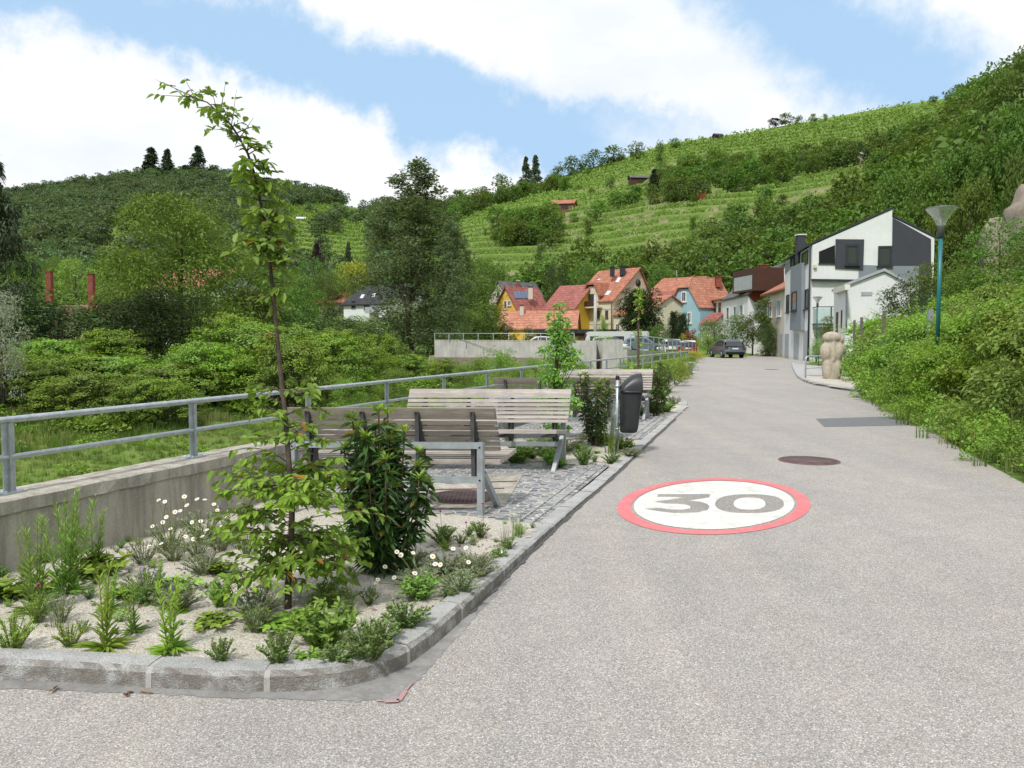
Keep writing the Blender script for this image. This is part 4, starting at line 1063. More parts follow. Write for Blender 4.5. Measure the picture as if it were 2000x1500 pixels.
# ================================================================== vehicles
def car(loc, heading, paint, label, kind='suv', L=4.5, W=1.85, Hc=1.6, rear_lamps=True):
    """heading: direction the nose points (radians, from +X). Body side profile is lofted over five width stations."""
    root = thing('parked_car', loc, label, 'car', None, heading - math.pi / 2)   # local +Y is the nose
    # profile (y, z) rear -> front, lower body
    low = [(-.5, .32), (-.5, .62), (-.485, .92 / 1.6 * Hc), (-.44, .98 / 1.6 * Hc), (-.2, 1.0 / 1.6 * Hc), (.18, .98 / 1.6 * Hc), (.40, .86 / 1.6 * Hc), (.49, .68), (.5, .50), (.485, .30)]
    low = [(y * L, z) for y, z in low]
    roof = {'suv': [(-.475, .96), (-.40, 1.36), (-.33, 1.52), (-.10, 1.6), (.06, 1.57), (.23, 1.02)], 'mini': [(-.47, .95), (-.44, 1.40), (-.38, 1.56), (-.05, 1.6), (.06, 1.56), (.20, 1.0)]}[kind]
    roof = [(y * L, z / 1.6 * Hc) for y, z in roof]
    m = MB(); secs = []
    for u, sh in ((-1, .93), (-.93, 1.0), (-.5, 1.0), (.5, 1.0), (.93, 1.0), (1, .93)):
        secs.append([(u * W / 2, y * (1.0 if abs(u) < .9 else .97), .32 + (z - .32) * (1 if abs(u) < .9 else .96)) for y, z in low])
    n = len(low)
    for i in range(5): m.add(secs[i] + secs[i + 1], [[k, (k + 1) % n, n + (k + 1) % n, n + k][::-1] for k in range(n)], paint, smooth=False)
    m.add(secs[0], [list(range(n))], paint); m.add(secs[-1], [list(range(n))[::-1]], paint)
    m.build('body', root)
    m = MB(); n = len(roof); S = []
    for u in (-1, 1):
        S.append([(u * W / 2 * (.96 - .20 * max(0, (z / Hc - .62) / .38)), y, z) for y, z in roof])
    m.add(S[0] + S[1], [[k, k + 1, n + k + 1, n + k][::-1] for k in range(1, n - 2)], M['car_white'] if kind == 'mini' else paint)
    for s_ in (0, 1): m.add(S[s_], [list(range(n)) if s_ == 0 else list(range(n))[::-1]], paint)
    m.build('cabin', root)
    def onp(k, t, u, off_=.012):    # point on the roof shell between profile k and k+1
        y = roof[k][0] * (1 - t) + roof[k + 1][0] * t; z = roof[k][1] * (1 - t) + roof[k + 1][1] * t
        return (u * W / 2 * (.96 - .20 * max(0, (z / Hc - .62) / .38)), y, z)
    m = MB(); a = [onp(0, .12, -.86), onp(0, .12, .86), onp(1, .0, .82), onp(1, .0, -.82)]; m.quad([(x, y - .012, z + .006) for x, y, z in a], M['car_glass'])
    if kind == 'suv': a = [onp(1, .1, -.8), onp(1, .1, .8), onp(1, .8, .78), onp(1, .8, -.78)]; m.quad([(x, y - .012, z + .012) for x, y, z in a], M['car_glass'])
    m.build('rear_window', root)
    m = MB(); a = [onp(4, .08, -.85), onp(4, .08, .85), onp(4, .92, .9), onp(4, .92, -.9)]; m.quad([(x, y + .012, z + .012) for x, y, z in a][::-1], M['car_glass']); m.build('windscreen', root)
    for u in (-1, 1):
        m = MB()
        for y0, y1 in ((-.37, -.20), (-.185, -.01), (.005, .15)):
            pts = []
            for y, top in ((y0, 0), (y1, 0), (y1, 1), (y0, 1)):
                zt = np.interp(y * L, [p[0] for p in roof], [p[1] for p in roof]) - .09 if top else 1.03 / 1.6 * Hc
                if top and zt < 1.06 / 1.6 * Hc: zt = 1.06 / 1.6 * Hc
                pts.append((u * (W / 2 * (.96 - .20 * max(0, (zt / Hc - .62) / .38)) + .012), y * L, zt))
            m.quad(pts if u > 0 else pts[::-1], M['car_glass'])
        m.build('side_window', root)
        for y in (-.31, .31):
            x = u * (W / 2 - .10); q = MB(); c0 = Vector((x - .11, y * L, .34)); c1 = Vector((x + .11, y * L, .34))
            q.tube([c0, c1], .345, M['tyre'], 28); wh = q.build('wheel', root)
            q = MB(); q.tube([Vector((x + u * .115, y * L, .34)), Vector((x + u * .122, y * L, .34))], .21, M['chrome'], 20); q.build('rim', wh)
        m = MB(); m.box((u * W * .40, -L * .497, .88 / 1.6 * Hc), (.26, .06, .10 if kind == 'suv' else .22), M['lamp_red']); m.build('tail_lamp', root)
        m = MB(); m.box((u * W * .38, L * .475, .74 / 1.6 * Hc), (.34, .10, .13), M['chrome']); m.build('headlight', root)
        m = MB(); m.box((u * (W / 2 + .07), L * .13, 1.04 / 1.6 * Hc), (.17, .10, .13), paint); m.build('mirror', root)
    m = MB(); m.box((0, -L * .5 - .008, .80 / 1.6 * Hc), (.52, .02, .11), M['plate']); m.build('number_plate', root)
    m = MB(); m.box((0, -L * .495, .42), (W * .86, .07, .22), M['black']); m.build('bumper', root)
    return root
c = G(1428, 699.5); car(Vector((c.x + .15, c.y + 2.0, 0)), R(90 + 3), M['car_grey'], 'dark grey car parked at the road edge, seen from behind, in front of the bushes', 'suv', 4.6, 1.87, 1.62)
c = D(1352, 691, 73); car(Vector((c.x, c.y + 2, .05)), R(90 - 12), M['car_red'], 'small red car with white roof parked at the bend', 'mini', 3.9, 1.75, 1.48)
c = D(1318, 691, 76); car(Vector((c.x, c.y + 2, .1)), R(90 - 2), M['car_white'], 'white car parked to the left of the small red car', 'suv', 4.2, 1.8, 1.55)
c = D(1268, 688, 79); car(Vector((c.x, c.y + 2, .30)), R(-25), M['car_blue'], 'blue grey estate car behind the far railing, beside the dark green tree', 'suv', 4.7, 1.82, 1.55)
c = D(1207, 686, 74); car(Vector((c.x - .5, c.y + 2, .35)), R(-60), M['car_white'], 'white car half hidden behind the concrete pillar', 'mini', 4.0, 1.8, 1.5)
c = D(1050, 680, 84); car(Vector((c.x, c.y, .45)), R(182), M['car_white'], 'white estate car parked behind the long concrete wall', 'suv', 4.6, 1.82, 1.5)
# camper van
c = D(1205, 678, 86); root = thing('camper_van', Vector((c.x, c.y, -.1)), 'long white camper van parked in front of the cream house', 'camper van', None, R(0))
m = MB(); prof = [(-3.6, .4), (-3.6, 1.5), (-3.35, 2.35), (-3.1, 2.55), (3.2, 2.6), (3.3, 2.4), (3.3, .4)]
m.prism([(x, -1.1, z) for x, z in prof], (0, 2.2, 0), M['car_white']); m.build('body', root)
m = MB(); m.quad([(-3.61, -.9, 1.5), (-3.61, .9, 1.5), (-3.37, .9, 2.3), (-3.37, -.9, 2.3)][::-1], M['car_glass']); m.build('windscreen', root)
for x, q in ((-2.6, .9), (0, 1.2), (2.2, .8)):
    m = MB(); m.box((x, -1.11, 1.8), (q, .02, .5), M['car_glass']); m.build('side_window', root)
for x in (-2.4, 2.0):
    m = MB(); m.tube([(x, -1.13, .36), (x, -.9, .36)], .36, M['tyre'], 20); m.build('wheel', root)
# ================================================================== buildings
def ray_plane(px, py, P0, n):
    d = Vector(ray(px, py)); o = Vector((0, 0, CAMZ)); t = (P0 - o).dot(n) / d.dot(n); return o + d * t
def hit(px, py, y0=60, y1=900):
    """where the sight line of a photo point meets the terrain"""
    d = np.array(ray(px, py)); Y = np.arange(y0, y1, .5); t = Y / d[1]; x = d[0] * t; z = CAMZ + d[2] * t
    g = ground(x, Y); k = np.argmax(g >= z)
    return Vector((x[k], Y[k], g[k]))
def plan(px, d): p = D(px, 663, d); return Vector((p.x, p.y, 0))
class House:
    def __init__(s, name, label, near, left, rpx=None, dep=None, ze=0, zr=0, z0=-.5, wall='plaster_white', roof='roof_red', ridge='left', hip=0.0, over=.35, apex=.5, cat='house', base=0.0):
        """near/left = (px, depth) of the nearest corner and the far end of the left face; ze, zr eave and ridge height in m"""
        s.N = plan(*near); s.L = plan(*left); e = (s.L - s.N); s.len = e.length; s.el = e.normalized()
        er = Vector((s.el.y, -s.el.x, 0))
        if (er.x if (rpx is not None or abs(s.el.y) > abs(s.el.x)) else er.y) < 0: er = -er
        s.er = er
        if rpx is not None:
            k = math.tan(math.atan((rpx - 1000) / FPX)); dep = (k * s.N.y - s.N.x) / (er.x - k * er.y)
        s.dep = dep; s.ze, s.zr, s.z0 = ze, zr, z0
        s.root = thing(name, (s.N.x, s.N.y, base), label, cat); s.base = base
        P = lambda a, b, z: list(s.N + s.el * a + s.er * b + Vector((0, 0, z)))
        s.P = P; m = MB(); Ln, Dp = s.len, dep; W_ = M[wall]
        if ridge == 'left':    # ridge parallel to the left face; gable seen on the right face
            b0 = Dp * apex; prof = [(0, z0), (0, ze), (b0, zr - .05), (Dp, ze), (Dp, z0)]
            m.prism([P(0, b, z) for b, z in prof], list(s.el * Ln), W_)
            s.normal_roof = None; th = .16; o = over; r = MB()
            def slab(b1, z1, b2, z2):
                d = Vector((b2 - b1, z2 - z1)).normalized(); b1e, z1e = b1 - d.x * o, z1 - d.y * o
                q = [P(-o, b1e, z1e), P(-o, b2, z2), P(-o, b2, z2 + th), P(-o, b1e, z1e + th)]
                r.prism(q, list(s.el * (Ln + 2 * o)), M[roof])
            slab(0, ze, b0, zr); slab(Dp, ze, b0, zr)
            A = Vector(P(0, 0, ze + th)); Bv = Vector(P(0, b0, zr + th)); s.rp = (A, (Bv - A).cross(s.el).normalized())
        else:
            a0 = Ln * apex; zc = ze + (zr - ze) * (1 - hip) if hip else zr - .05
            if hip:
                f = (zc - ze) / (zr - ze); prof = [(0, z0), (0, ze), (a0 * f, zc), (Ln - (Ln - a0) * f, zc), (Ln, ze), (Ln, z0)]
            else: prof = [(0, z0), (0, ze), (a0, zc), (Ln, ze), (Ln, z0)]
            m.prism([P(a, 0.0, z) for a, z in prof], list(s.er * Dp), W_)
            th = .16; o = over; r = MB(); ins = hip * (zr - ze) * .9
            for a1, s_ in ((0, 1), (Ln, -1)):
                d = Vector((a0 - a1, zr - ze)).normalized(); ae, zee = a1 - d.x * o, ze - d.y * o
                if hip:
                    af = a1 + (a0 - a1) * f; q = [P(ae, -o, zee + th), P(af, -o, zc + th), P(a0, ins, zr + th), P(a0, Dp + o, zr + th), P(ae, Dp + o, zee + th)]
                else: q = [P(ae, -o, zee + th), P(a0, -o, zr + th), P(a0, Dp + o, zr + th), P(ae, Dp + o, zee + th)]
                nn = (Vector(q[1]) - Vector(q[0])).cross(Vector(q[-1]) - Vector(q[0])).normalized(); nn = nn if nn.z > 0 else -nn
                r.prism([list(Vector(p) - nn * .14) for p in q], list(nn * .14), M[roof])
            if hip:
                q = [P(a0 * f - .1, -o, zc + th - .05), P(Ln - (Ln - a0) * f + .1, -o, zc + th - .05), P(a0, ins, zr + th)]; r.prism(q, (0, 0, .1), M[roof])
            A = Vector(P(0, 0, ze + th)); Bv = Vector(P(a0, 0, zr + th)); s.rp = (A, (Bv - A).cross(s.er).normalized())
        local(m, s.root).build('wall', s.root); s.roof_o = local(r, s.root).build('roof', s.root)
        s.faceL = (s.N, s.el, -s.er); s.faceR = (s.N, s.er, -s.el)
    def face(s, which): return s.faceL if which == 'L' else s.faceR
    def rect(s, which, x0, y0, x1, y1):
        P0, e, n = s.face(which); a = ray_plane(x0, (y0 + y1) / 2, P0, n); b = ray_plane(x1, (y0 + y1) / 2, P0, n); c = ray_plane((x0 + x1) / 2, y0, P0, n); d = ray_plane((x0 + x1) / 2, y1, P0, n)
        u = (a - b); return (a + b) / 2 * 1.0 - Vector((0, 0, ((a + b) / 2).z - (c.z + d.z) / 2)), u.length, c.z - d.z, e, n
    def window(s, which, x0, y0, x1, y1, frame='frame_white', fw=.09, sill=True, name='window', glass='window', bars=1):
        c, w_, h, e, n = s.rect(which, x0, y0, x1, y1)
        m = MB(); ax = [list(e), list(-n), [0, 0, 1]]
        for sg in (-1, 1):
            m.box(c + e * sg * (w_ / 2 - fw / 2) + n * .03, (fw, .08, h), M[frame], ax=ax)
            m.box(c + Vector((0, 0, sg * (h / 2 - fw / 2))) + n * .03, (w_ - 2 * fw, .078, fw), M[frame], ax=ax)
        for k in range(bars): m.box(c + n * .022 + e * ((k + 1) / (bars + 1) - .5) * w_, (.05, .04, h - 2 * fw), M[frame], ax=ax)
        if sill: m.box(c + Vector((0, 0, -h / 2 - .05)) + n * .07, (w_ + .16, .18, .06), M[frame], ax=ax)
        f = local(m, s.root).build(name, s.root)
        m = MB(); m.box(c + n * .008, (w_ - 2 * fw, .012, h - 2 * fw), M[glass], ax=ax); local(m, s.root).build('pane', f)
        return f
    def panel(s, which, x0, y0, x1, y1, mat, th=.03, name='panel', out=0.0):
        c, w_, h, e, n = s.rect(which, x0, y0, x1, y1); m = MB(); m.box(c + n * (th / 2 + out), (w_, th, h), M[mat], ax=[list(e), list(-n), [0, 0, 1]])
        return local(m, s.root).build(name, s.root)
    def poly(s, which, pts, mat, th=.03, name='panel'):
        P0, e, n = s.face(which); q = [ray_plane(x, y, P0 + n * th, n) for x, y in pts]; m = MB(); m.prism([list(p) for p in q], list(-n * (th + .02)), M[mat]); return local(m, s.root).build(name, s.root)
    def roofpanel(s, pts, mat, name='skylight', th=.08):
        A, n = s.rp; n = n if n.z > 0 else -n; q = [ray_plane(x, y, A, n) for x, y in pts]; m = MB(); m.prism([list(p) for p in q], list(n * th), M[mat]); return local(m, s.root).build(name, s.root)
    def chimney(s, px, y0, y1, d, w_=.6, mat='brick', cap='frame_dark', label=None):
        t = D(px, y0, d); b = D(px, y1, d); m = MB(); m.box((t.x, t.y, (t.z + b.z) / 2 - .3), (w_, w_, t.z - b.z + .6), M[mat]); m.box((t.x, t.y, t.z + .04), (w_ * 1.25, w_ * 1.25, .10), M[cap])
        return local(m, s.root).build('chimney', s.root)
    def gutter(s, px0, py0, px1, py1, d0, d1, r=.06, mat='frame_dark', name='downpipe'):
        m = MB(); m.tube([D(px0, py0, d0), D(px1, py1, d1)], r, M[mat], 8); return local(m, s.root).build(name, s.root)
def zat(py, d): return D(1000, py, d).z

# --- modern white and grey house
h = House('modern_house', 'modern white and dark grey three storey house with slanted roofs', (1583, 57.8), (1531, 70.0), rpx=1818, ze=8.45, zr=11.0, wall='plaster_white', roof='frame_dark', ridge='left', apex=.68, over=.12, z0=-.2)
# asymmetric profile: rebuild the wall with the stepped ridge
for o in list(h.root.children): bpy.data.objects.remove(o)
P = h.P; Dp = h.dep; b0 = ray_plane(1742, 440, h.N, -h.el); b0 = (b0 - h.N).dot(h.er)
zr_ = ray_plane(1742, 409, h.N, -h.el).z; zs = ray_plane(1743, 424, h.N, -h.el).z; zre = ray_plane(1817, 465, h.N, -h.el).z
m = MB(); m.prism([P(0, b_, z) for b_, z in [(0, -.2), (0, 8.45), (b0, zr_), (b0, zs), (Dp, zre), (Dp, -.2)]], list(h.el * h.len), M['plaster_white']); local(m, h.root).build('wall', h.root)
m = MB()
for (b1, z1, b2, z2) in ((-.25, 8.42, b0 + .03, zr_ + .04), (Dp + .12, zre - .03, b0 + .03, zs + .03)):
    m.prism([P(-.06, b1, z1), P(-.06, b2, z2), P(-.06, b2, z2 + .14), P(-.06, b1, z1 + .14)], list(h.el * (h.len + .3)), M['frame_dark'])
local(m, h.root).build('roof', h.root)
h.poly('R', [(1743.5, 425), (1818.5, 467), (1819, 600), (1795, 600), (1795, 519), (1742, 519)], 'dark_render', .04, 'dark_render')
h.poly('R', [(1677, 517), (1742, 519.5), (1795, 519.5), (1795, 560), (1677, 548)], 'mid_render', .03, 'grey_render')
h.poly('R', [(1632.5, 467), (1688, 467.5), (1686, 527), (1631.5, 524)], 'dark_render', .10, 'dark_render')
h.poly('R', [(1599.5, 491.5), (1631, 478.5), (1631, 515.5), (1599.5, 515)], 'hole', .02, 'terrace_opening')
h.poly('R', [(1598.5, 514), (1632, 514.5), (1632, 517), (1598.5, 516.5)], 'frame_dark', .08, 'sill')
h.poly('R', [(1586, 544.5), (1680, 546), (1680, 549.5), (1586, 548.5)], 'frame_dark', .35, 'ledge')
c, w_, hh, e, n = h.rect('R', 1651.5, 478, 1677, 517)
f = h.window('R', 1651.5, 478, 1677, 517.5, 'frame_dark', .14, True, bars=0); f.location += n * .10
f = h.window('R', 1714.5, 480.5, 1741.5, 519.5, 'frame_dark', .12, True, bars=0); f.location += n * .03
h.panel('R', 1588.5, 517, 1594.5, 523.5, 'plaster_cream', .2, 'alarm_box')
h.poly('L', [(1544, 522), (1565.5, 513), (1564, 645), (1542.5, 645)], 'mid_render', .28, 'bay')
h.poly('L', [(1533, 515.5), (1544, 509), (1544, 524), (1533, 536)], 'mid_render', .03, 'grey_band')
for q in ((1545, 500, 1551, 521), (1552, 498, 1563.5, 520), (1566.5, 492, 1579, 518)):
    h.window('L', *q, frame='frame_dark', fw=.1, sill=False, bars=0)
_N = h.faceL; h.faceL = (_N[0] + _N[2] * .28, _N[1], _N[2]); f = h.window('L', 1546.5, 570, 1556.5, 607, 'frame_dark', .1, True, bars=0); h.faceL = _N
h.window('L', 1536.5, 576, 1542, 610, 'frame_dark', .1, True, bars=0); h.window('L', 1573, 565, 1579.5, 603, 'frame_dark', .1, True, bars=0)
for q in ((1533, 652, 1541, 699), (1550.5, 651, 1560.5, 703), (1569.5, 646, 1578, 706)):
    h.panel('L', *q, 'zinc', .03, 'garage_door')
h.gutter(1582.5, 480, 1578, 706, 57.6, 57.6, .07)
h.chimney(1564, 460, 497, 63, .58, 'dark_render', 'metal_white')
# balcony with frosted glass
m = MB(); A = ray_plane(1587, 640, h.N, -h.el) ; B = ray_plane(1640, 640, h.N, -h.el); nn = -h.el
zt = D(1600, 598, 55).z; zb = D(1600, 632, 55).z
q = [A - h.el * .0, A - h.el * 1.6, B - h.el * 1.6]
for a, b_ in zip(q[:-1], q[1:]):
    for z in (zt, zb): m.bar((a.x, a.y, z), (b_.x, b_.y, z), .05, .06, M['frame_dark'])
for a in q[1:] + [q[1].lerp(q[2], .5)]: m.bar((a.x, a.y, zb - .3), (a.x, a.y, zt), .07, .07, M['frame_dark'])
bal = local(m, h.root).build('balcony', h.root)
m = MB()
for a, b_ in zip(q[:-1], q[1:]): m.quad([(a.x, a.y, zb + .06), (b_.x, b_.y, zb + .06), (b_.x, b_.y, zt - .1), (a.x, a.y, zt - .1)], M['pane_frost'] if 'pane_frost' in M else M['zinc'])
local(m, h.root).build('glass_panel', bal)
m = MB(); c = (q[0] + q[2]) / 2; m.box((c.x, c.y, zb - .12), ((B - A).length, 1.6, .2), M['facade_grey'], math.atan2(h.er.y, h.er.x)); local(m, h.root).build('slab', bal)

# --- white hut in front of it
h = House('white_hut', 'small plain white building with low gable and grey downpipe', (1651, 44), (1627, 49), rpx=1771, ze=zat(558, 44), zr=zat(558, 44) + .75, z0=-.2, wall='plaster_white', roof='zinc', over=.14, apex=.60)
h.panel('R', 1682, 570, 1703, 577.5, 'zinc', .03, 'vent'); h.gutter(1653, 563, 1653, 640, 43.9, 43.9, .05, 'zinc')
h.panel('L', 1633, 610, 1637, 660, 'frame_brown', .03, 'door'); h.panel('L', 1643, 606, 1645, 640, 'frame_dark', .03, 'window')
h.poly('L', [(1627.5, 563), (1650, 556), (1650, 566), (1627.5, 574)], 'plaster_offwhite', .25, 'cornice')

# --- cream house with ivy
h = House('ivy_house', 'narrow cream house with climbing ivy next to the modern white house', (1531.5, 71), (1494, 80), dep=7, ze=zat(562, 71), zr=zat(524, 73), z0=-.2, wall='plaster_beige', roof='roof_orange', over=.5)
for q in ((1500, 588, 1508, 620), (1518, 585, 1526, 618)): h.window('L', *q, frame='frame_white', bars=1)
h.panel('L', 1523, 652, 1529, 694, 'zinc', .03, 'door')
for pts in ([(1503, 558), (1511, 556), (1520, 537), (1513, 540)], [(1516, 554), (1527, 552), (1532, 531), (1523, 535)]): h.roofpanel(pts, 'solar', 'solar_panel')
# --- white house with brown dormer
h = House('dormer_house', 'long white house with dark brown roof dormer and rust red gable', (1460, 84), (1411, 97), rpx=1590, ze=zat(573, 84), zr=zat(520, 86), z0=-.2, wall='plaster_white', roof='roof_grey', over=.3, apex=.52)
h.poly('R', [(1461, 577), (1531, 520), (1533, 590), (1490, 591), (1473, 590)], 'rust_panel', .05, 'rust_gable')
for q in ((1419, 600, 1424.5, 624), (1433, 598, 1438, 620), (1446, 595, 1452, 618)): h.window('L', *q, frame='frame_white', bars=0)
a = D(1428, 532, 88); b_ = D(1473, 528, 82); za = D(1430, 572, 86).z; zt = D(1440, 529, 86).z
m = MB(); dd = (b_ - a); dd.z = 0; L = dd.length; dd.normalize(); cc = (a + b_) / 2 + h.er * 1.6; m.box((cc.x, cc.y, (za + zt) / 2), (L, 3.0, zt - za), M['dark_brown'], math.atan2(dd.y, dd.x)); dm = local(m, h.root).build('dormer', h.root)
m = MB(); cc = (a + b_) / 2 + h.er * .09; m.box((cc.x, cc.y, (za + zt) / 2 - .25), (L * .78, .06, (zt - za) * .62), M['zinc'], math.atan2(dd.y, dd.x)); local(m, h.root).build('glazing', dm)
h.chimney(1490, 519, 530, 88, .8, 'brick', 'brick')
m = MB(); m.tube([D(1463, 495, 88), D(1465, 530, 88)], .04, M['timber'], 5); local(m, h.root).build('antenna', h.root)
h = House('cream_row_house', 'narrow cream house between the blue house and the white dormer house', (1411, 97), (1391, 102), dep=8, ze=zat(583, 97), zr=zat(565, 99), z0=-.2, wall='plaster_cream', roof='roof_salmon', over=.3)
for q in ((1395, 592, 1399, 614), (1404, 591, 1408, 612)): h.window('L', *q, frame='frame_dark', bars=0, sill=False)
# --- blue house
h = House('blue_house', 'light blue house with half hipped salmon tile roof', (1367, 100), (1306, 105), rpx=1432, ze=zat(600, 100), zr=zat(541, 102), z0=0, wall='plaster_blue', roof='roof_salmon', ridge='right', hip=.38, over=.3, apex=.5)
for q in ((1331, 569, 1341, 590), (1342.5, 609, 1351, 632)): h.window('L', *q, frame='frame_white', fw=.16)
h.chimney(1403, 541, 552, 104, .7, 'brick', 'brick')
h = House('low_red_roof_house', 'small house with sloping red roof right of the blue house', (1392, 96), (1369, 97.5), dep=4, ze=zat(632, 96), zr=zat(612, 96), z0=0, wall='plaster_offwhite', roof='roof_red', over=.2)
# --- orange and red roofs behind
h = House('orange_roof_house', 'long low orange tiled roof behind the blue house', (1350, 117), (1272, 121), dep=9, ze=zat(567, 117), zr=zat(541, 120), z0=0, wall='plaster_beige', roof='roof_orange', over=.4)
m = MB(); m.tube([D(1321, 528, 118), D(1321, 548, 118)], .05, M['zinc'], 5); local(m, h.root).build('antenna', h.root)
h = House('red_roof_house', 'sandy house with red roof between the dark green tree and blue house', (1313, 104), (1258, 106), dep=9, ze=zat(607, 104), zr=zat(570, 107), z0=0, wall='plaster_sand', roof='roof_red', over=.3)
h.roofpanel([(1284, 600), (1292, 600), (1295, 592), (1287, 592)], 'metal_white')
h.window('L', 1291, 613, 1298, 627, frame='frame_white')
h = House('annex', 'low cream annex with orange roof right of the big cream house', (1262, 100), (1198, 106), dep=8, ze=zat(612, 100), zr=zat(580, 104), z0=0, wall='plaster_cream', roof='roof_orange', over=.3)
h.window('L', 1203, 632, 1211, 648, frame='frame_white')
# --- big cream house
h = House('cream_house', 'tall cream house with red tiled roof, brown balcony and round gable window', (1196, 107), (1121, 112.5), rpx=1273, ze=zat(586, 107), zr=zat(524, 110), z0=.5, wall='plaster_cream', roof='roof_orange', over=.35, apex=.64)
for q in ((1131, 607.5, 1136, 623), (1145, 608, 1150.5, 623), (1166, 606.5, 1171.5, 622), (1182.5, 606, 1188, 621)): h.window('L', *q, frame='frame_brown', bars=0, fw=.12)
for i, pts in enumerate(([(1202, 552), (1208, 552), (1214, 542.5), (1208, 542.5)], [(1166, 548), (1170, 548), (1174, 545), (1170, 545)], [(1132, 581), (1137, 581), (1142, 572), (1136, 572)], [(1181, 577), (1188, 577), (1195, 568.5), (1187, 568.5)])): h.roofpanel(pts, 'metal_white')
c = ray_plane(1246, 552.5, h.N, -h.el); m = MB(); m.tube([c - h.el * .02, c - h.el * .10], .42, M['window'], 20); m.tube([c - h.el * .0, c - h.el * .06], .52, M['frame_brown'], 20); local(m, h.root).build('round_window', h.root)
# dormer gable with balcony
A = ray_plane(1143, 600, h.N, -h.er); B = ray_plane(1173, 600, h.N, -h.er); cc = (A + B) / 2; ww = (B - A).length; zt = D(1158, 557, 109).z; z1 = D(1158, 575, 109).z; z2 = D(1158, 597, 109).z
e = h.el; m = MB(); q = [cc + e * ww * .5, cc - e * ww * .5]
pr = [(.42, z2 - .3), (.42, z1), (.2, zt - .15), (-.2, zt - .15), (-.42, z1), (-.42, z2 - .3)]
m.prism([list(Vector((cc.x, cc.y, z)) + e * ww * u - h.er * .25) for u, z in pr], list(h.er * 3.2), M['plaster_cream']); dm = local(m, h.root).build('dormer', h.root)
m = MB(); pr2 = [(.55, z1 - .3), (.22, zt + .1), (-.22, zt + .1), (-.55, z1 - .3), (-.55, z1 - .1), (-.24, zt + .35), (.24, zt + .35), (.55, z1 - .1)]
m.prism([list(Vector((cc.x, cc.y, z)) + e * ww * u - h.er * .6) for u, z in pr2[:4] + pr2[4:]], list(h.er * 3.8), M['roof_orange']); local(m, h.root).build('roof', dm)
m = MB(); m.box(cc * 1.0 + Vector((0, 0, (z1 + z2) / 2 - cc.z + .1)) - h.er * .28, (ww * .5, .06, 1.5), M['window'], math.atan2(e.y, e.x)); local(m, h.root).build('window', dm)
m = MB(); zb = D(1158, 598, 107).z; zbt = D(1158, 587, 107).z
m.box(Vector((cc.x, cc.y, (zb + zbt) / 2)) - h.er * 1.3, (ww * 1.25, .08, zbt - zb), M['dark_brown'], math.atan2(e.y, e.x)); m.box(Vector((cc.x, cc.y, (zb + zbt) / 2)) - h.er * .65 + e * ww * .62, (.08, 1.3, zbt - zb), M['dark_brown'], math.atan2(e.y, e.x)); m.box(Vector((cc.x, cc.y, zb - .1)) - h.er * .65, (ww * 1.25, 1.35, .18), M['plaster_cream'], math.atan2(e.y, e.x))
local(m, h.root).build('balcony', h.root)
h.gutter(1194, 588, 1194, 645, 106.7, 106.7, .06, 'frame_brown'); h.chimney(1216, 521, 530, 111, .7, 'frame_dark'); h.chimney(1196, 522, 532, 111, .6, 'frame_dark')
h.panel('L', 1123, 603, 1194, 604.5, 'plaster_offwhite', .06, 'string_course'); h.panel('L', 1123, 631.5, 1194, 633, 'plaster_offwhite', .06, 'string_course')
# --- yellow house group
h = House('grey_roof_house', 'cream house with grey tiled roof behind the yellow house', (990, 119), (956, 122), rpx=1060, ze=zat(577, 119), zr=zat(550, 120), z0=.5, wall='plaster_beige', roof='roof_grey', ridge='right', over=.25, apex=.45)
h.window('L', 970, 570, 977.5, 583); h.window('L', 963, 596, 969, 607); h.chimney(1012, 549, 556, 122, .5, 'brick', 'metal_white')
h = House('yellow_house', 'bright yellow gabled house with solar panels on its red roof', (1014, 107), (964, 111), rpx=1073, ze=zat(609, 107), zr=zat(561, 109), z0=.5, wall='plaster_yellow', roof='roof_red', ridge='right', over=.3, apex=.5)
h.window('L', 984.5, 587, 990, 604, bars=0); h.window('L', 992, 587, 998.5, 597); h.window('L', 988.5, 572, 992, 577, bars=0, sill=False)
m = MB(); A = ray_plane(976, 600, h.N, -h.er); B = ray_plane(1000, 600, h.N, -h.er)
for z in (D(985, 596, 108).z, D(985, 606, 108).z): m.bar((A.x - h.er.x, A.y - h.er.y, z), (B.x - h.er.x, B.y - h.er.y, z), .06, .06, M['timber'])
for k in range(9): p = A.lerp(B, k / 8) - h.er; m.bar((p.x, p.y, D(985, 606, 108).z), (p.x, p.y, D(985, 596, 108).z), .04, .04, M['timber'])
local(m, h.root).build('balcony', h.root)
h.rp = (Vector(h.P(0, 0, h.ze + .2)), (Vector(h.P(h.len / 2, 0, h.zr + .2)) - Vector(h.P(0, 0, h.ze + .2))).cross(h.er).normalized())
for k in range(4): h.roofpanel([(1005.5 + k * 7, 583), (1012 + k * 7, 583.5), (1008.5 + k * 7, 569.5), (1002 + k * 7, 569)], 'solar', 'solar_panel')
h.chimney(1036, 561, 576, 109, .6, 'plaster_beige'); h.chimney(1019, 597, 612, 104, .5, 'plaster_beige')
h = House('yellow_wing', 'right wing of the yellow house, steep red roof over a yellow strip', (1121, 107), (1062, 110), dep=9, ze=zat(603, 107), zr=zat(557, 110), z0=.5, wall='plaster_yellow', roof='roof_red', over=.3)
h = House('long_low_house', 'low yellow building with long salmon red tiled roof', (1123, 100), (974, 101.5), dep=7.5, ze=zat(642, 100), zr=zat(608, 103), z0=.5, wall='plaster_yellow', roof='roof_salmon', over=.3)
h.window('L', 985, 645, 995, 655); h.window('L', 1030, 645, 1040, 655)
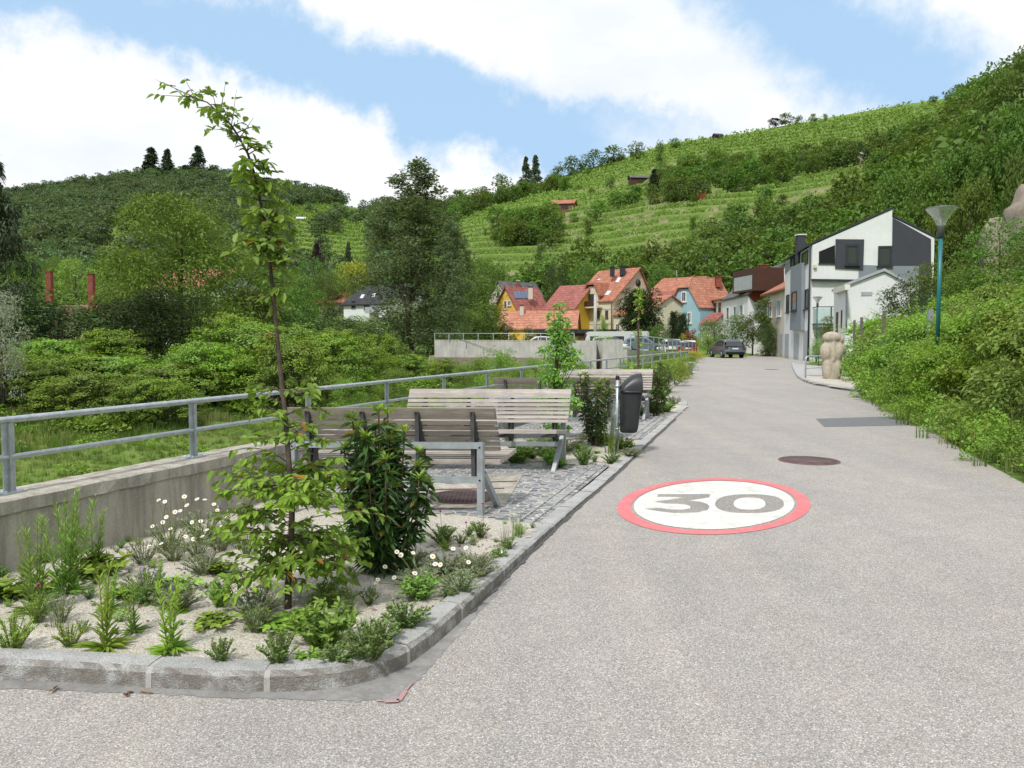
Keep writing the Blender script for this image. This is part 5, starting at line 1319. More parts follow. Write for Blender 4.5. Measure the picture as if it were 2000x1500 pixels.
m = MB(); m.box((D(1122, 650, 96).x, 97, D(1122, 652, 96).z - .6), (9, 4.5, 2.2), M['dark_brown']); m.box((D(1122, 650, 96).x, 97, D(1122, 645, 96).z - .15), (9.8, 5, .5), M['roof_dark']); tag(m.build('garage'), 'dark brown low garage with flat grey roof before the cream house', 'garage')
# --- left side
h = House('slate_house', 'white house with dark slate roof and glass balcony beside the poplar', (762, 100), (672, 104), dep=10, ze=zat(592, 100), zr=zat(555, 104), z0=.5, wall='plaster_white', roof='roof_dark', over=.4)
h.window('L', 687, 588, 694, 601, frame='frame_dark'); h.window('L', 712, 592, 722, 604, frame='frame_dark')
for pts in ([(703, 583), (709, 583), (713, 576), (707, 576)], [(725, 581), (731, 581), (735, 574), (729, 574)]): h.roofpanel(pts, 'metal_white')
h.panel('L', 722, 600, 740, 612, 'zinc', .9, 'balcony')
h = House('orange_roof_cottage', 'cottage with orange roof just left of the slate roofed house', (680, 108), (624, 111), dep=8, ze=zat(590, 108), zr=zat(572, 110), z0=.5, wall='plaster_offwhite', roof='roof_orange', over=.4)
h = House('brick_chimney_house', 'red roofed house with two tall brick chimneys behind the bushes', (185, 75), (20, 80), dep=8, ze=zat(618, 75), zr=zat(596, 78), z0=0, wall='plaster_sand', roof='roof_red', over=.4)
for px in (96, 178): h.chimney(px, 531 if px < 100 else 536, 605, 77, .5, 'brick', 'brick')
h = House('hidden_house', 'white walled house with orange roof glimpsed through the big green tree', (420, 92), (290, 95), dep=9, ze=zat(560, 92), zr=zat(526, 96), z0=0, wall='plaster_white', roof='roof_orange', over=.4)
# --- huts on the hill
def hut(px, py, w_, d_, hh, roof, wall, label, rot=.3):
    p = hit(px, py, 140); root = thing('hillside_hut', p - Vector((0, 0, .3)), label, 'hut', None, rot)
    m = MB(); m.prism([(-w_ / 2, y, z) for y, z in ((-d_ / 2, -2), (-d_ / 2, hh), (0, hh * 1.55), (d_ / 2, hh), (d_ / 2, -2))], (w_, 0, 0), M[wall]); m.build('wall', root)
    m = MB()
    for s_ in (-1, 1): m.prism([(-w_ / 2 - .4, s_ * (d_ / 2 + .5), hh - .25), (-w_ / 2 - .4, 0, hh * 1.58), (-w_ / 2 - .4, 0, hh * 1.58 + .15), (-w_ / 2 - .4, s_ * (d_ / 2 + .5), hh - .1)], (w_ + .8, 0, 0), M[roof])
    m.build('roof', root)
    m = MB(); m.box((w_ * .1, -d_ / 2 - .03, hh * .45), (w_ * .3, .06, hh * .5), M['frame_dark']); m.build('window', root)
    return root
hut(1101, 414, 8.2, 5.5, 2.6, 'roof_orange', 'timber', 'wooden hut with orange roof among the vineyard terraces', -.25)
hut(1367, 386, 3, 3, 2.4, 'roof_dark', 'rust_panel', 'tiny red brown shed high on the hillside', .1)
hut(1247, 357, 7, 4, 1.8, 'roof_grey', 'dark_brown', 'dark flat shed on the slope above the vineyard', .1)
hut(1402, 272, 4, 3, 1.8, 'roof_dark', 'dark_brown', 'small dark hut just below the hill crest', .2)
hut(1330, 383, 2.2, 2, 2.0, 'zinc', 'metal_white', 'tiny pale shed beside a garden on the hillside', .2)
hut(1688, 313, 3.5, 3, 1.6, 'zinc', 'plaster_beige', 'small pale hut near trees on the right hillside', .2)
hut(588, 432, 4, 3, 1.4, 'metal_white', 'plaster_white', 'low white building on the left hill', .2)

# ================================================================== far bank wall
root = thing('bank_wall', (OB[2][0], OB[2][1], 0), 'long pale concrete wall across the stream with parked cars above', 'wall')
m = MB()
tops = [1.47, 1.42, 1.40]
for i in range(2):
    a, b_ = OB[i], OB[i + 1]; d = Vector((b_[0] - a[0], b_[1] - a[1], 0)).normalized(); nn = Vector((-d.y, d.x, 0)) * .35
    m.prism([(a[0], a[1], -.1), (b_[0], b_[1], -.1), (b_[0], b_[1], tops[i + 1]), (a[0], a[1], tops[i])], list(nn), M['pale_concrete'])
    m.prism([(a[0], a[1], tops[i]), (b_[0], b_[1], tops[i + 1]), (b_[0], b_[1], tops[i + 1] + .12), (a[0], a[1], tops[i] + .12)], list(nn * 1.2 - nn * 0), M['concrete'])
local(m, root).build('wall_face', root)
m = MB()
for i in range(2):
    a, b_ = OB[i], OB[i + 1]; d = Vector((b_[0] - a[0], b_[1] - a[1], 0)).normalized(); nn = Vector((-d.y, d.x, 0))
    m.prism([(a[0] - nn.x * .22, a[1] - nn.y * .22, -2.2), (b_[0] - nn.x * .22, b_[1] - nn.y * .22, -2.2), (b_[0] - nn.x * .22, b_[1] - nn.y * .22, .35), (a[0] - nn.x * .22, a[1] - nn.y * .22, .35)], list(nn * .2), M['rock'])
local(m, root).build('stone_footing', root)
m = MB(); c = plan(1196, 49.3); m.box((c.x, c.y, -.35), (1.25, 1.3, 3.9), M['pale_concrete'], -.1); m.box((c.x - 1.6, c.y + .9, -.5), (1.4, 1.3, 4.0), M['pale_concrete'], -.1)
local(m, root).build('pillar', root)
m = MB(); a, b_ = OB[3], OB[4]; d = Vector((b_[0] - a[0], b_[1] - a[1], 0)).normalized(); nn = Vector((-d.y, d.x, 0)) * .3
m.prism([(a[0], a[1], -2.2), (b_[0], b_[1], -1), (b_[0], b_[1], .32), (a[0], a[1], .93)], list(nn), M['pale_concrete']); local(m, root).build('wing_wall', root)
root = thing('far_railing', (OB[3][0], OB[3][1], 1), 'thin grey railing in front of the parked cars beyond the stream', 'railing')
m = MB(); q0, q1 = Vector((OB[3][0], OB[3][1], .93)) + nn * .5, Vector((OB[4][0], OB[4][1], .32)) + nn * .5
q0 = Vector((7.9, 52.6, .93)); 
for zz in (1.0, .5): m.tube([q0 + Vector((0, 0, zz)), q1 + Vector((0, 0, zz))], .04, M['galv'], 6)
local(m, root).build('rails', root)
for k in range(15):
    m = MB(); p = q0.lerp(q1, k / 14); m.box(p + Vector((0, 0, .5)), (.07, .05, 1.0), M['galv']); local(m, root).build('post', root)
root = thing('wall_railing', (OB[1][0], OB[1][1], 1.5), 'low thin rail on top of the long concrete wall', 'railing')
m = MB(); q0, q1 = Vector((OB[0][0], OB[0][1] + .2, 1.58)), Vector((OB[2][0] - 2.2, OB[2][1] + .9, 1.52))
m.tube([q0 + Vector((0, 0, .45)), q1 + Vector((0, 0, .45))], .03, M['galv'], 6); local(m, root).build('rail', root)
for k in range(10):
    m = MB(); p = q0.lerp(q1, k / 9); m.box(p + Vector((0, 0, .2)), (.05, .05, .5), M['galv']); local(m, root).build('post', root)
c = D(1163, 575, 90); m = MB(); m.tube([(c.x, c.y, .5), (c.x, c.y, c.z)], [.22, .17], M['pale_concrete'], 12); tag(m.build('concrete_pole'), 'pale concrete pole standing in front of the cream house', 'pole')
m = MB(); r = MB(); c = D(1920, 420, 62)
import bmesh as _b
bm = _b.new(); _b.ops.create_icosphere(bm, subdivisions=5, radius=1)
from mathutils import noise as mnoise
for v in bm.verts:
    d = v.co.copy(); k = 1 + .22 * mnoise.fractal(d * 1.6, .7, 2.1, 7) - .10 * abs(mnoise.noise(d * 4)) ; v.co = Vector((d.x * 4.5 * k, d.y * 5 * k, d.z * 7.0 * k))
me = bpy.data.meshes.new('rock_face'); bm.to_mesh(me); bm.free(); me.materials.append(M['rock']); o = bpy.data.objects.new('rock_face', me); COL.objects.link(o)
for p_ in me.polygons: p_.use_smooth = True
c = D(2048, 402, 56); o.scale = (.85, 1.0, 1.15); o.location = (c.x + 1.2, c.y + 1.5, c.z - 5.2); o['kind'] = 'structure'
# ================================================================== vegetation
def merged(cr, tr):
    m = MB()
    for b in (cr, tr):
        if not b.V: continue
        off_ = m.n; m.V += b.V; m.A += b.A; m.n += b.n
        m.F += [(f + off_ if isinstance(f, np.ndarray) else [i + off_ for i in f]) for f in b.F]
        base = len(m.mats); m.mats += b.mats; m.MI += [q + base for q in b.MI]; m.smooth += b.smooth
    return m
def gn_scatter(name, sources, P, S, Rz, idx, tilt=None, **tags):
    """one countless mass: instances of the source meshes on points"""
    c = bpy.data.collections.new(name + '_sources')
    for i, me in enumerate(sources):
        o = bpy.data.objects.new('%s_source_%02d' % (name, i), me); c.objects.link(o)
    pm = bpy.data.meshes.new(name); pm.vertices.add(len(P)); pm.vertices.foreach_set('co', np.asarray(P, np.float32).ravel())
    for nm, v, ty in (('s', S, 'FLOAT'), ('rz', Rz, 'FLOAT')):
        a = pm.attributes.new(nm, ty, 'POINT'); a.data.foreach_set('value', np.asarray(v, np.float32))
    a = pm.attributes.new('idx', 'INT', 'POINT'); a.data.foreach_set('value', np.asarray(idx, np.int32))
    o = bpy.data.objects.new(name, pm); COL.objects.link(o)
    ng = bpy.data.node_groups.new(name, 'GeometryNodeTree')
    ng.interface.new_socket('Geometry', in_out='INPUT', socket_type='NodeSocketGeometry'); ng.interface.new_socket('Geometry', in_out='OUTPUT', socket_type='NodeSocketGeometry')
    N = ng.nodes; L = ng.links; gi_ = N.new('NodeGroupInput'); go = N.new('NodeGroupOutput'); ip = N.new('GeometryNodeInstanceOnPoints'); ci = N.new('GeometryNodeCollectionInfo')
    ci.inputs[0].default_value = c; ci.inputs['Separate Children'].default_value = True; ci.inputs['Reset Children'].default_value = True
    def at(nm, ty):
        q = N.new('GeometryNodeInputNamedAttribute'); q.data_type = ty; q.inputs[0].default_value = nm; return q.outputs[0]
    cx = N.new('ShaderNodeCombineXYZ'); L.new(at('rz', 'FLOAT'), cx.inputs[2])
    L.new(gi_.outputs[0], ip.inputs[0]); L.new(ci.outputs[0], ip.inputs['Instance']); ip.inputs['Pick Instance'].default_value = True
    L.new(at('idx', 'INT'), ip.inputs['Instance Index']); L.new(cx.outputs[0], ip.inputs['Rotation']); L.new(at('s', 'FLOAT'), ip.inputs['Scale']); L.new(ip.outputs[0], go.inputs[0])
    md = o.modifiers.new('scatter', 'NODES'); md.node_group = ng
    return tag(o, **tags)

rng = np.random.default_rng(11)
# --- hill woods
hv = []
for i in range(5):
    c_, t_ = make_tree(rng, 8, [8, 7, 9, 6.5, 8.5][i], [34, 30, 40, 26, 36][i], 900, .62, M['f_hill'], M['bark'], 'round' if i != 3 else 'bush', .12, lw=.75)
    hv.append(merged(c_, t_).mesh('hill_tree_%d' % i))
fv = []
for i in range(3):
    c_, t_ = make_tree(rng, 9, 8.5, 26, 420, 1.0, M['f_hill_far'], M['bark'], 'round', .1, lw=.8); fv.append(merged(c_, t_).mesh('far_tree_%d' % i))
V_POLY = [
 [(1100, 352), (1220, 314), (1300, 287), (1460, 268), (1600, 242), (1870, 200), (1850, 238), (1740, 262), (1640, 284), (1560, 290), (1480, 300), (1380, 300), (1300, 320), (1230, 348), (1180, 368), (1120, 378)],
 [(880, 440), (930, 415), (975, 400), (1060, 375), (1130, 370), (1130, 388), (1060, 398), (1000, 425), (950, 440), (945, 478), (1060, 485), (1110, 445), (1160, 430), (1250, 435), (1360, 445), (1340, 472), (1280, 482), (1230, 505), (1170, 515), (1100, 535), (880, 530)],
 [(1340, 400), (1440, 380), (1560, 345), (1700, 320), (1720, 332), (1600, 375), (1480, 400), (1360, 420), (1200, 430), (1170, 415), (1250, 405)],
 [(1080, 395), (1200, 370), (1280, 360), (1250, 395), (1170, 410), (1120, 420)],
 [(560, 402), (640, 398), (725, 405), (730, 520), (640, 515), (560, 490)], [(150, 475), (225, 442), (300, 420), (310, 450), (230, 475)]]
def in_v(px, py):
    c = np.zeros(px.shape, bool)
    for P in V_POLY: c |= inpoly(px, py, P)
    return c
def scatter_pts(rng, n, r0f, r1f, a0, a1):
    a = rng.uniform(a0, a1, n); r = np.sqrt(rng.uniform(r0f ** 2, r1f ** 2, n)); return r * np.sin(a), r * np.cos(a)
def thin(x, y, dmin):
    """simple grid thinning so that trees keep their distance"""
    k = np.floor(x / dmin).astype(int) * 100003 + np.floor(y / dmin).astype(int); _, i = np.unique(k, return_index=True); return x[i], y[i]
x, y = scatter_pts(rng, 26000, 108, 470, -.66, .66); x, y = thin(x, y, 5.0); x = x + rng.uniform(-1, 1, len(x)); y = y + rng.uniform(-1, 1, len(y))
az_ = np.arctan2(x, y); r0_ = np.interp(az_, tx, tr0); r1_ = np.interp(az_, tx, tr1)
z = ground(x, y); px, py = proj(x, y, z); pyt = proj(x, y, z + 6)[1]
ok = (y > r0_ + 6) & (y < r1_ - 5) & (az_ > -.17)
x, y, z, px, py, az_, r1_, pyt = (q[ok] for q in (x, y, z, px, py, az_, r1_, pyt))
vin = in_v(px, py - 4); vtop = in_v(px, pyt); vmid = in_v(px, (py + pyt) / 2); pr = rng.random(len(x)); ridge = (r1_ - y) < 30
keep = (~vin & ~vtop & ~vmid & (pr < .93)) | (vin & (pr < .018)) | (~vin & (vtop | vmid) & (pr < .12))
keep &= ~((r1_ - y < 70) & (px > 1250) & (px < 1850)); keep &= ~(ridge & vin)
lone = (vin | vtop) & keep
P_ = np.stack([x, y, z - .3], 1); sc_ = rng.uniform(.6, 1.15, len(x)) * np.where(px > 1750, 1.25, 1.0) * np.where(lone, .5, 1) * np.where(ridge, .55, 1)
# dark belt between terraces, paler scrub lower down
dist = np.hypot(x, y); near_sel = keep & ((dist < 172) | lone)
near_idx = np.where(near_sel)[0]
if len(near_idx) > 260:
    near_idx = near_idx[np.argsort(dist[near_idx])[:260]]
rest = keep.copy(); rest[near_idx] = False
gn_scatter('hillside_woodland', hv, P_[rest], sc_[rest], rng.uniform(0, 6.28, rest.sum()), rng.integers(0, 5, rest.sum()), kind='stuff', label='mixed green woodland covering the right hand hill')
first = None
for i in near_idx:
    o = bpy.data.objects.new('hillside_tree', hv[int(rng.integers(0, 5))]); COL.objects.link(o); o.location = P_[i]; o.rotation_euler = (0, 0, rng.uniform(0, 6.28)); s_ = sc_[i] * (1.15 if not lone[i] else 1); o.scale = (s_, s_, s_ * rng.uniform(.9, 1.25))
    if lone[i]: tag(o, 'small round bush standing alone among the vineyard rows', 'bush', 'single bushes among the vineyard rows')
    elif px[i] > 1420: tag(o, 'leafy green tree on the steep slope behind the white houses', 'tree', 'trees on the slope behind the white houses')
    else: tag(o, 'leafy green tree at the hill foot behind the village roofs', 'tree', 'trees at the hill foot behind the roofs')
x, y = scatter_pts(rng, 30000, 140, 700, -.70, -.15); x, y = thin(x, y, 6.2); x = x + rng.uniform(-2, 2, len(x)); y = y + rng.uniform(-2, 2, len(y))
az_ = np.arctan2(x, y); z = ground(x, y); px, py = proj(x, y, z); r0_ = np.interp(az_, tx, tr0); r1_ = np.interp(az_, tx, tr1)
keep = (y > r0_ + 3) & (y < r1_ + 12) & (~(in_v(px, py - 4) | in_v(px, proj(x, y, z + 7)[1])) | (rng.random(len(x)) < .04)) & (rng.random(len(x)) < .95)
gn_scatter('distant_forest', fv, np.stack([x, y, z - .3], 1)[keep], rng.uniform(.7, 1.25, keep.sum()), rng.uniform(0, 6.28, keep.sum()), rng.integers(0, 3, keep.sum()), kind='stuff', label='dense green forest covering the left hand hill')
# --- vine rows following the contours
pts = []
for a in np.arange(-.46, .60, .0022):
    yy = np.arange(60, 640, 1.0); xx = yy * math.tan(a); h0, t0 = hillz(xx, yy, False); g0 = ground(xx, yy)
    st = 3.3; q = h0 / st + .25 * math.sin(a * 23); r1a = np.interp(a, tx, tr1); msk = (t0 > .01) & (t0 < .99)
    for fr in (.20, .47):
        k = np.where((np.floor(q[1:] - fr) > np.floor(q[:-1] - fr)) & msk[1:])[0]
        for j in k:
            if yy[j] * a > 0 or True: pts.append((xx[j], yy[j], g0[j]))
pts = np.array(pts); px, py = proj(pts[:, 0], pts[:, 1], pts[:, 2]); pts = pts[in_v(px, py) | ((px > 1100) & (py < 300)) & (rng.random(len(px)) < .3)]
pts = pts[rng.random(len(pts)) < .93]
m = MB(); n = len(pts); print('vine points', n)
dist = np.hypot(pts[:, 0], pts[:, 1]); k = 7
Pq = np.repeat(pts, k, 0) + rng.normal(size=(n * k, 3)) * np.array([.5, .20, .40]) + np.array([0, 0, .9]); d = rnd_dirs(rng, n * k)
ln = np.repeat(np.clip(dist / 330, .5, 1.4), k) * .85 * rng.uniform(.6, 1.3, n * k)
add_leaves(m, Pq, d, rnd_dirs(rng, n * k) + np.array([0, 0, .8]), ln, ln * .8, M['f_vine'], rng.random(n * k), 4, .2)
tag(m.build('vineyard_rows'), 'rows of green vines along the hillside terraces', None, None, 'stuff')

# --- generic trees placed one by one
def plant(name, meshes, loc, scale, label, cat='tree', group=None, rot=None, sub=True):
    """meshes: (crown mesh, trunk mesh)"""
    o = thing(name, loc, label, cat, group, rng.uniform(0, 6.28) if rot is None else rot); o.scale = (scale if not np.isscalar(scale) else (scale,) * 3)
    for nm, me in zip(('crown', 'trunk'), meshes):
        if me is None: continue
        q = bpy.data.objects.new(nm, me); COL.objects.link(q); q.parent = o
    return o
def meshes(pair, name): return tuple((b.mesh(name) if b.V else None) for b in pair)
def gz(x, y): return float(ground(np.array([x]), np.array([y]))[0])
def at_px(px, d): p = plan(px, d); return Vector((p.x, p.y, gz(p.x, p.y)))
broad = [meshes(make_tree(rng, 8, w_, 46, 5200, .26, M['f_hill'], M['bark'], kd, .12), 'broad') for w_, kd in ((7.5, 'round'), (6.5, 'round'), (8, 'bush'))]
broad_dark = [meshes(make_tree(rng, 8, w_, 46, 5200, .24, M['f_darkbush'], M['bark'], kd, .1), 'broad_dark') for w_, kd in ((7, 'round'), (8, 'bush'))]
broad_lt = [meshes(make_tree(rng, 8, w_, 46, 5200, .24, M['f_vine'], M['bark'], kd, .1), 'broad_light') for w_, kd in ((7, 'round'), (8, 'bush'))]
conif = [meshes(make_tree(rng, 12, 5, 120, 5200, .36, M['f_conifer'], M['bark'], 'cone', .05, lw=.4, droop=.3), 'conifer') for _ in range(2)]
purple = meshes(make_tree(rng, 8, 6, 34, 2400, .4, M['f_purpletree'], M['bark'], 'round', .1), 'purple')
yellow = meshes(make_tree(rng, 8, 8, 34, 3000, .35, M['f_yellowtree'], M['bark'], 'round', .1), 'yellow')
def tree_px(name, ms, px, ptop, d, wpx, label, base_h, base_w, cat='tree', group=None, zb=None, sink=0.0):
    b = at_px(px, d)
    if zb is not None: b.z = zb
    H_ = D(px, ptop, d).z - b.z + sink; W_ = wpx / FPX * d; b.z -= sink
    return plant(name, ms, b, (W_ / base_w, W_ / base_w, H_ / base_h), label, cat, group)
# walnut: broad pale crown
wal = meshes(make_tree(rng, 10, 9.5, 95, 27000, .20, M['f_walnut'], M['bark'], 'round', .10, droop=.22, lw=.5), 'walnut')
tree_px('walnut_tree', wal, 362, 382, 50, 335, 'broad light green walnut tree with wide crown, left of the sapling', 10, 9.5)
pop = meshes(make_tree(rng, 15, 6.2, 400, 31000, .15, M['f_poplar'], M['bark'], 'plumes', .04, droop=.0, lw=.7), 'poplar')
tree_px('poplar_tree', pop, 815, 296, 62, 240, 'tall dusky green poplar with pointed tops in the middle distance', 15, 6.2).rotation_euler = (0, 0, 0)
tree_px('poplar_tree', pop, 880, 420, 60, 120, 'short dense poplar at the right foot of the tallest poplar', 15, 6.2)
cf = meshes(make_tree(rng, 12, 6.5, 170, 15000, .26, M['f_conifer'], M['bark'], 'cone', .05, lw=.3, droop=.45), 'near_conifer')
tree_px('conifer_tree', cf, -5, 290, 40, 230, 'dark drooping conifer cut off by the left edge of the photo', 12, 6.5)
sil = meshes(make_tree(rng, 6, 4, 60, 8000, .12, M['f_silver'], M['bark'], 'bush', .1), 'silver')
tree_px('silver_bush', sil, 0, 545, 27, 110, 'silvery leaved bush at the left edge under the dark conifer', 6, 4, 'bush')
yew = meshes(make_tree(rng, 6, 7, 90, 16000, .19, M['f_yew'], M['bark'], 'bush', .05, lw=.45), 'yew')
tree_px('yew_bush', yew, 310, 562, 40, 230, 'very dark green yew bush in front of the walnut tree', 6, 7, 'bush')
for px_, pt, d, w_, kind, lab in (
  (110, 562, 40, 300, broad_dark[1], 'dark green bushy tree below the brick chimneys'), (85, 588, 46, 210, yew, 'very dark bush in front of the house with brick chimneys'), (20, 520, 60, 170, broad[0], 'green tree just behind the dark conifer at the left edge'),
  (225, 574, 44, 170, broad_dark[0], 'dark tree between the chimneys and the yew'), (500, 560, 56, 180, broad[1], 'green tree right behind the lean sapling trunk'),
  (450, 480, 62, 190, broad[2], 'mid green tree joined to the right side of the walnut'), (590, 600, 52, 170, broad_dark[1], 'dark bush left of the slate roofed house'),
  (560, 520, 74, 150, broad[0], 'green tree above the cottage with orange roof'), (660, 612, 60, 150, broad_dark[0], 'dark tree below the slate roofed house'),
  (715, 625, 58, 120, broad_dark[1], 'dark bush under the glass balcony'), (690, 512, 118, 90, yellow, 'bright yellow green tree behind the slate roofed house'),
  (620, 468, 150, 34, purple, 'dark purple leaved tree on the left valley side'), (682, 470, 150, 40, conif[0], 'dark pointed conifer right of the purple tree'),
  (150, 505, 90, 130, broad_lt[0], 'light green tree behind the brick chimneys'), (235, 500, 95, 120, broad[2], 'green tree beside the right brick chimney'),
  (60, 495, 100, 120, broad[1], 'green tree behind the left brick chimney'), (125, 448, 300, 22, conif[1], 'tiny blue green conifer on the left hillside')):
    tree_px('garden_tree', kind, px_, pt, d, w_, lab, 8 if kind not in conif else 12, 7.2 if kind not in conif else 5) if kind is not yew else tree_px('yew_bush', kind, px_, pt, d, w_, lab, 6, 7, 'bush')
# scattered valley trees between village and hills
g_ = 'trees and hedges on the valley floor'
spots = []
for px_ in np.arange(-60, 940, 34):
    for row, (d, pt) in enumerate(((84, 585), (112, 545), (135, 515))):
        X = px_ + rng.uniform(-15, 15) + row * 12; T = pt + rng.uniform(-22, 22)
        if 610 < X < 780 and d < 112: T = 615 + rng.uniform(-4, 8)
        if 0 < X < 220 and d < 90: T = 600
        spots.append((X, T, d + rng.uniform(-6, 6), rng.uniform(80, 130) * 84 / d ** 1.0 * 1.1))
for X, T, d, w_ in spots:
    kind = [broad[0], broad[1], broad[2], broad_dark[0], broad_lt[0]][int(rng.integers(0, 5))]
    tree_px('valley_tree', kind, X, T, d, w_, 'rounded green tree on the valley floor left of the village', 8, 7.2, 'tree', 'trees on the valley floor left of the village')
# ridge and hillside landmarks
def hill_tree(ms, px_, pt, pb, wpx, label, bh, bw, y0=140, group=None, name='hillside_tree'):
    az0 = math.atan((px_ - 1000) / FPX); r1 = float(np.interp(az0, tx, tr1)); b = hit(px_, pb, y0)
    if b.y > r1 + 4 or b.y < y0 + 1:
        b = plan(px_, r1 - 4); b.z = gz(b.x, b.y)
    t = D(px_, pt, b.y); W_ = wpx / FPX * b.y
    return plant(name, ms, b, (W_ / bw, W_ / bw, (t.z - b.z) / bh), label, 'tree', group)
sp_ = [meshes(make_tree(rng, 12, 5, 90, 2600, .75, M['f_conifer'], M['bark'], 'cone', .05, lw=.45, droop=.3), 'spruce') for _ in range(2)]
for i, (px_, pt, w_, lab) in enumerate(((297, 288, 44, 'left one of three tall dark conifers on the left ridge'), (328, 290, 34, 'middle thin one of three tall dark conifers on the left ridge'), (388, 285, 40, 'right one of three tall dark conifers on the left ridge'),
                                        (362, 322, 26, 'short conifer between the tall ones on the left ridge'), (412, 330, 18, 'smallest conifer right of the tall three on the left ridge'))):
    hill_tree(sp_[i % 2], px_, pt, 352, w_, lab, 12, 5, 300, name='ridge_conifer')
hill_tree(sp_[0], 1027, 306, 362, 24, 'left spruce of a pair at the crest above the poplar', 12, 5, 200, name='spruce_tree'); hill_tree(sp_[1], 1046, 302, 362, 26, 'right spruce of a pair at the crest above the poplar', 12, 5, 200, name='spruce_tree')
hill_tree(sp_[0], 1277, 330, 378, 26, 'dark conifer standing on the slope near the flat shed', 12, 5, 200, name='spruce_tree')
for px_, pt, pb, w_, ms, lab in (
   (980, 340, 372, 40, hv, 'round tree on the crest left of the spruce pair'), (940, 366, 392, 50, hv, 'low tree on the crest behind the poplar'), (900, 368, 400, 50, hv, 'leftmost crest tree right of the poplar top'),
   (1090, 325, 350, 36, hv, 'tree on the crest just right of the spruce pair'), (1120, 306, 340, 44, hv, 'second crest tree right of the spruce pair'), (1160, 294, 330, 44, hv, 'third crest tree right of the spruce pair'), (1200, 285, 322, 48, hv, 'crest tree near the start of the open vineyard'),
   (1243, 276, 312, 34, hv, 'tall crest tree at the start of the open vineyard'), (1320, 270, 290, 22, hv, 'tiny tree poking above the vineyard crest'), (1289, 275, 322, 22, hv, 'slender upright tree in the upper vineyard'),
   (1535, 222, 246, 36, hv, 'pale airy tree on the crest beside the purple one'), (1560, 226, 246, 22, hv, 'small tree right of the airy crest tree'), (1588, 222, 240, 18, hv, 'little round tree alone on the crest'), (1611, 222, 238, 12, hv, 'smallest tree alone on the crest'),
   (1822, 188, 205, 26, hv, 'small crest tree left of the big slope trees'), (1872, 165, 198, 44, hv, 'spreading crest tree next to the big slope trees')):
    me = ms[int(rng.integers(0, 5))]; hill_tree((me, None), px_, pt, pb, w_, lab, 8, 7.5, 160, name='crest_tree')
hill_tree(purple, 1505, 230, 250, 26, 'dark purple tree on the right hand crest', 8, 6, 200, name='crest_tree')
# wooded clumps inside the vineyard
for px_, pt, w_ in ((975, 405, 60), (1010, 408, 66), (1050, 402, 66), (1085, 418, 50), (1000, 440, 66), (1045, 442, 70), (980, 440, 50), (1075, 448, 56), (1210, 372, 50), (1165, 395, 46), (1240, 360, 44)):
    hill_tree((hv[int(rng.integers(0, 5))], None), px_, pt, pt + 36, w_, 'full dark tree in the wooded clump among the lower vineyard terraces', 8, 7.5, 140, 'trees of the clump among the terraces')
# big trees high on the right edge
bigt = [meshes(make_tree(rng, 12, 10, 80, 7000, .42, M['f_hill'], M['bark'], 'round', .1), 'slope_tree') for _ in range(3)]
for i, (px_, pt, d, w_, lab) in enumerate(((1985, 88, 95, 150, 'towering tree at the top right corner'), (1935, 130, 100, 130, 'large tree just left of the towering corner tree'), (1890, 205, 105, 130, 'large dark tree where the crest meets the slope trees'),
        (1975, 200, 85, 150, 'dense tree under the towering corner tree'), (1925, 280, 88, 120, 'dense tree above the grey rock'), (1860, 290, 92, 130, 'broad tree behind the lamp top'), (1800, 330, 92, 120, 'broad tree above the dark grey gable'),
        (1985, 290, 74, 90, 'tree touching the right edge above the rock'), (1890, 350, 78, 110, 'tree right of the lamp head'), (1840, 400, 80, 110, 'tree directly behind the lamp head'), (1740, 330, 98, 110, 'tree above the peak of the modern house'))):
    tree_px('slope_tree', bigt[i % 3], px_, pt, d, w_, lab, 12, 10)
# bushes behind hut and lamp
for i, (px_, pt, d, w_, ms, lab) in enumerate(((1775, 535, 40, 125, broad_dark[0], 'dark green rounded tree right of the white hut'), (1850, 500, 42, 150, broad[2], 'tall green bush behind the teal lamp pole'), (1945, 420, 38, 170, broad[0], 'high green bush below the rock at the right edge'),
        (2030, 450, 33, 190, broad[2], 'leafy bush cut by the right edge above the hedge'), (1900, 520, 34, 170, broad[1], 'green bush between lamp pole and right edge'), (1810, 570, 33, 110, broad_dark[1], 'low dark bush at the foot of the lamp pole'),
        (1610, 612, 50, 46, broad[2], 'small round green tree beside the distant lamp'), (1600, 660, 46, 40, broad_lt[1], 'light green shrub in front of the garage doors'), (1985, 520, 27, 200, broad[2], 'large bush right behind the hedge at the right edge'))):
    tree_px('garden_bush', ms, px_, pt, d, w_, lab, 8, 7.4, 'bush')
evg = meshes(make_tree(rng, 8, 7, 90, 17000, .32, M['f_yew'], M['bark'], 'bush', .03, lw=.45), 'evergreen')
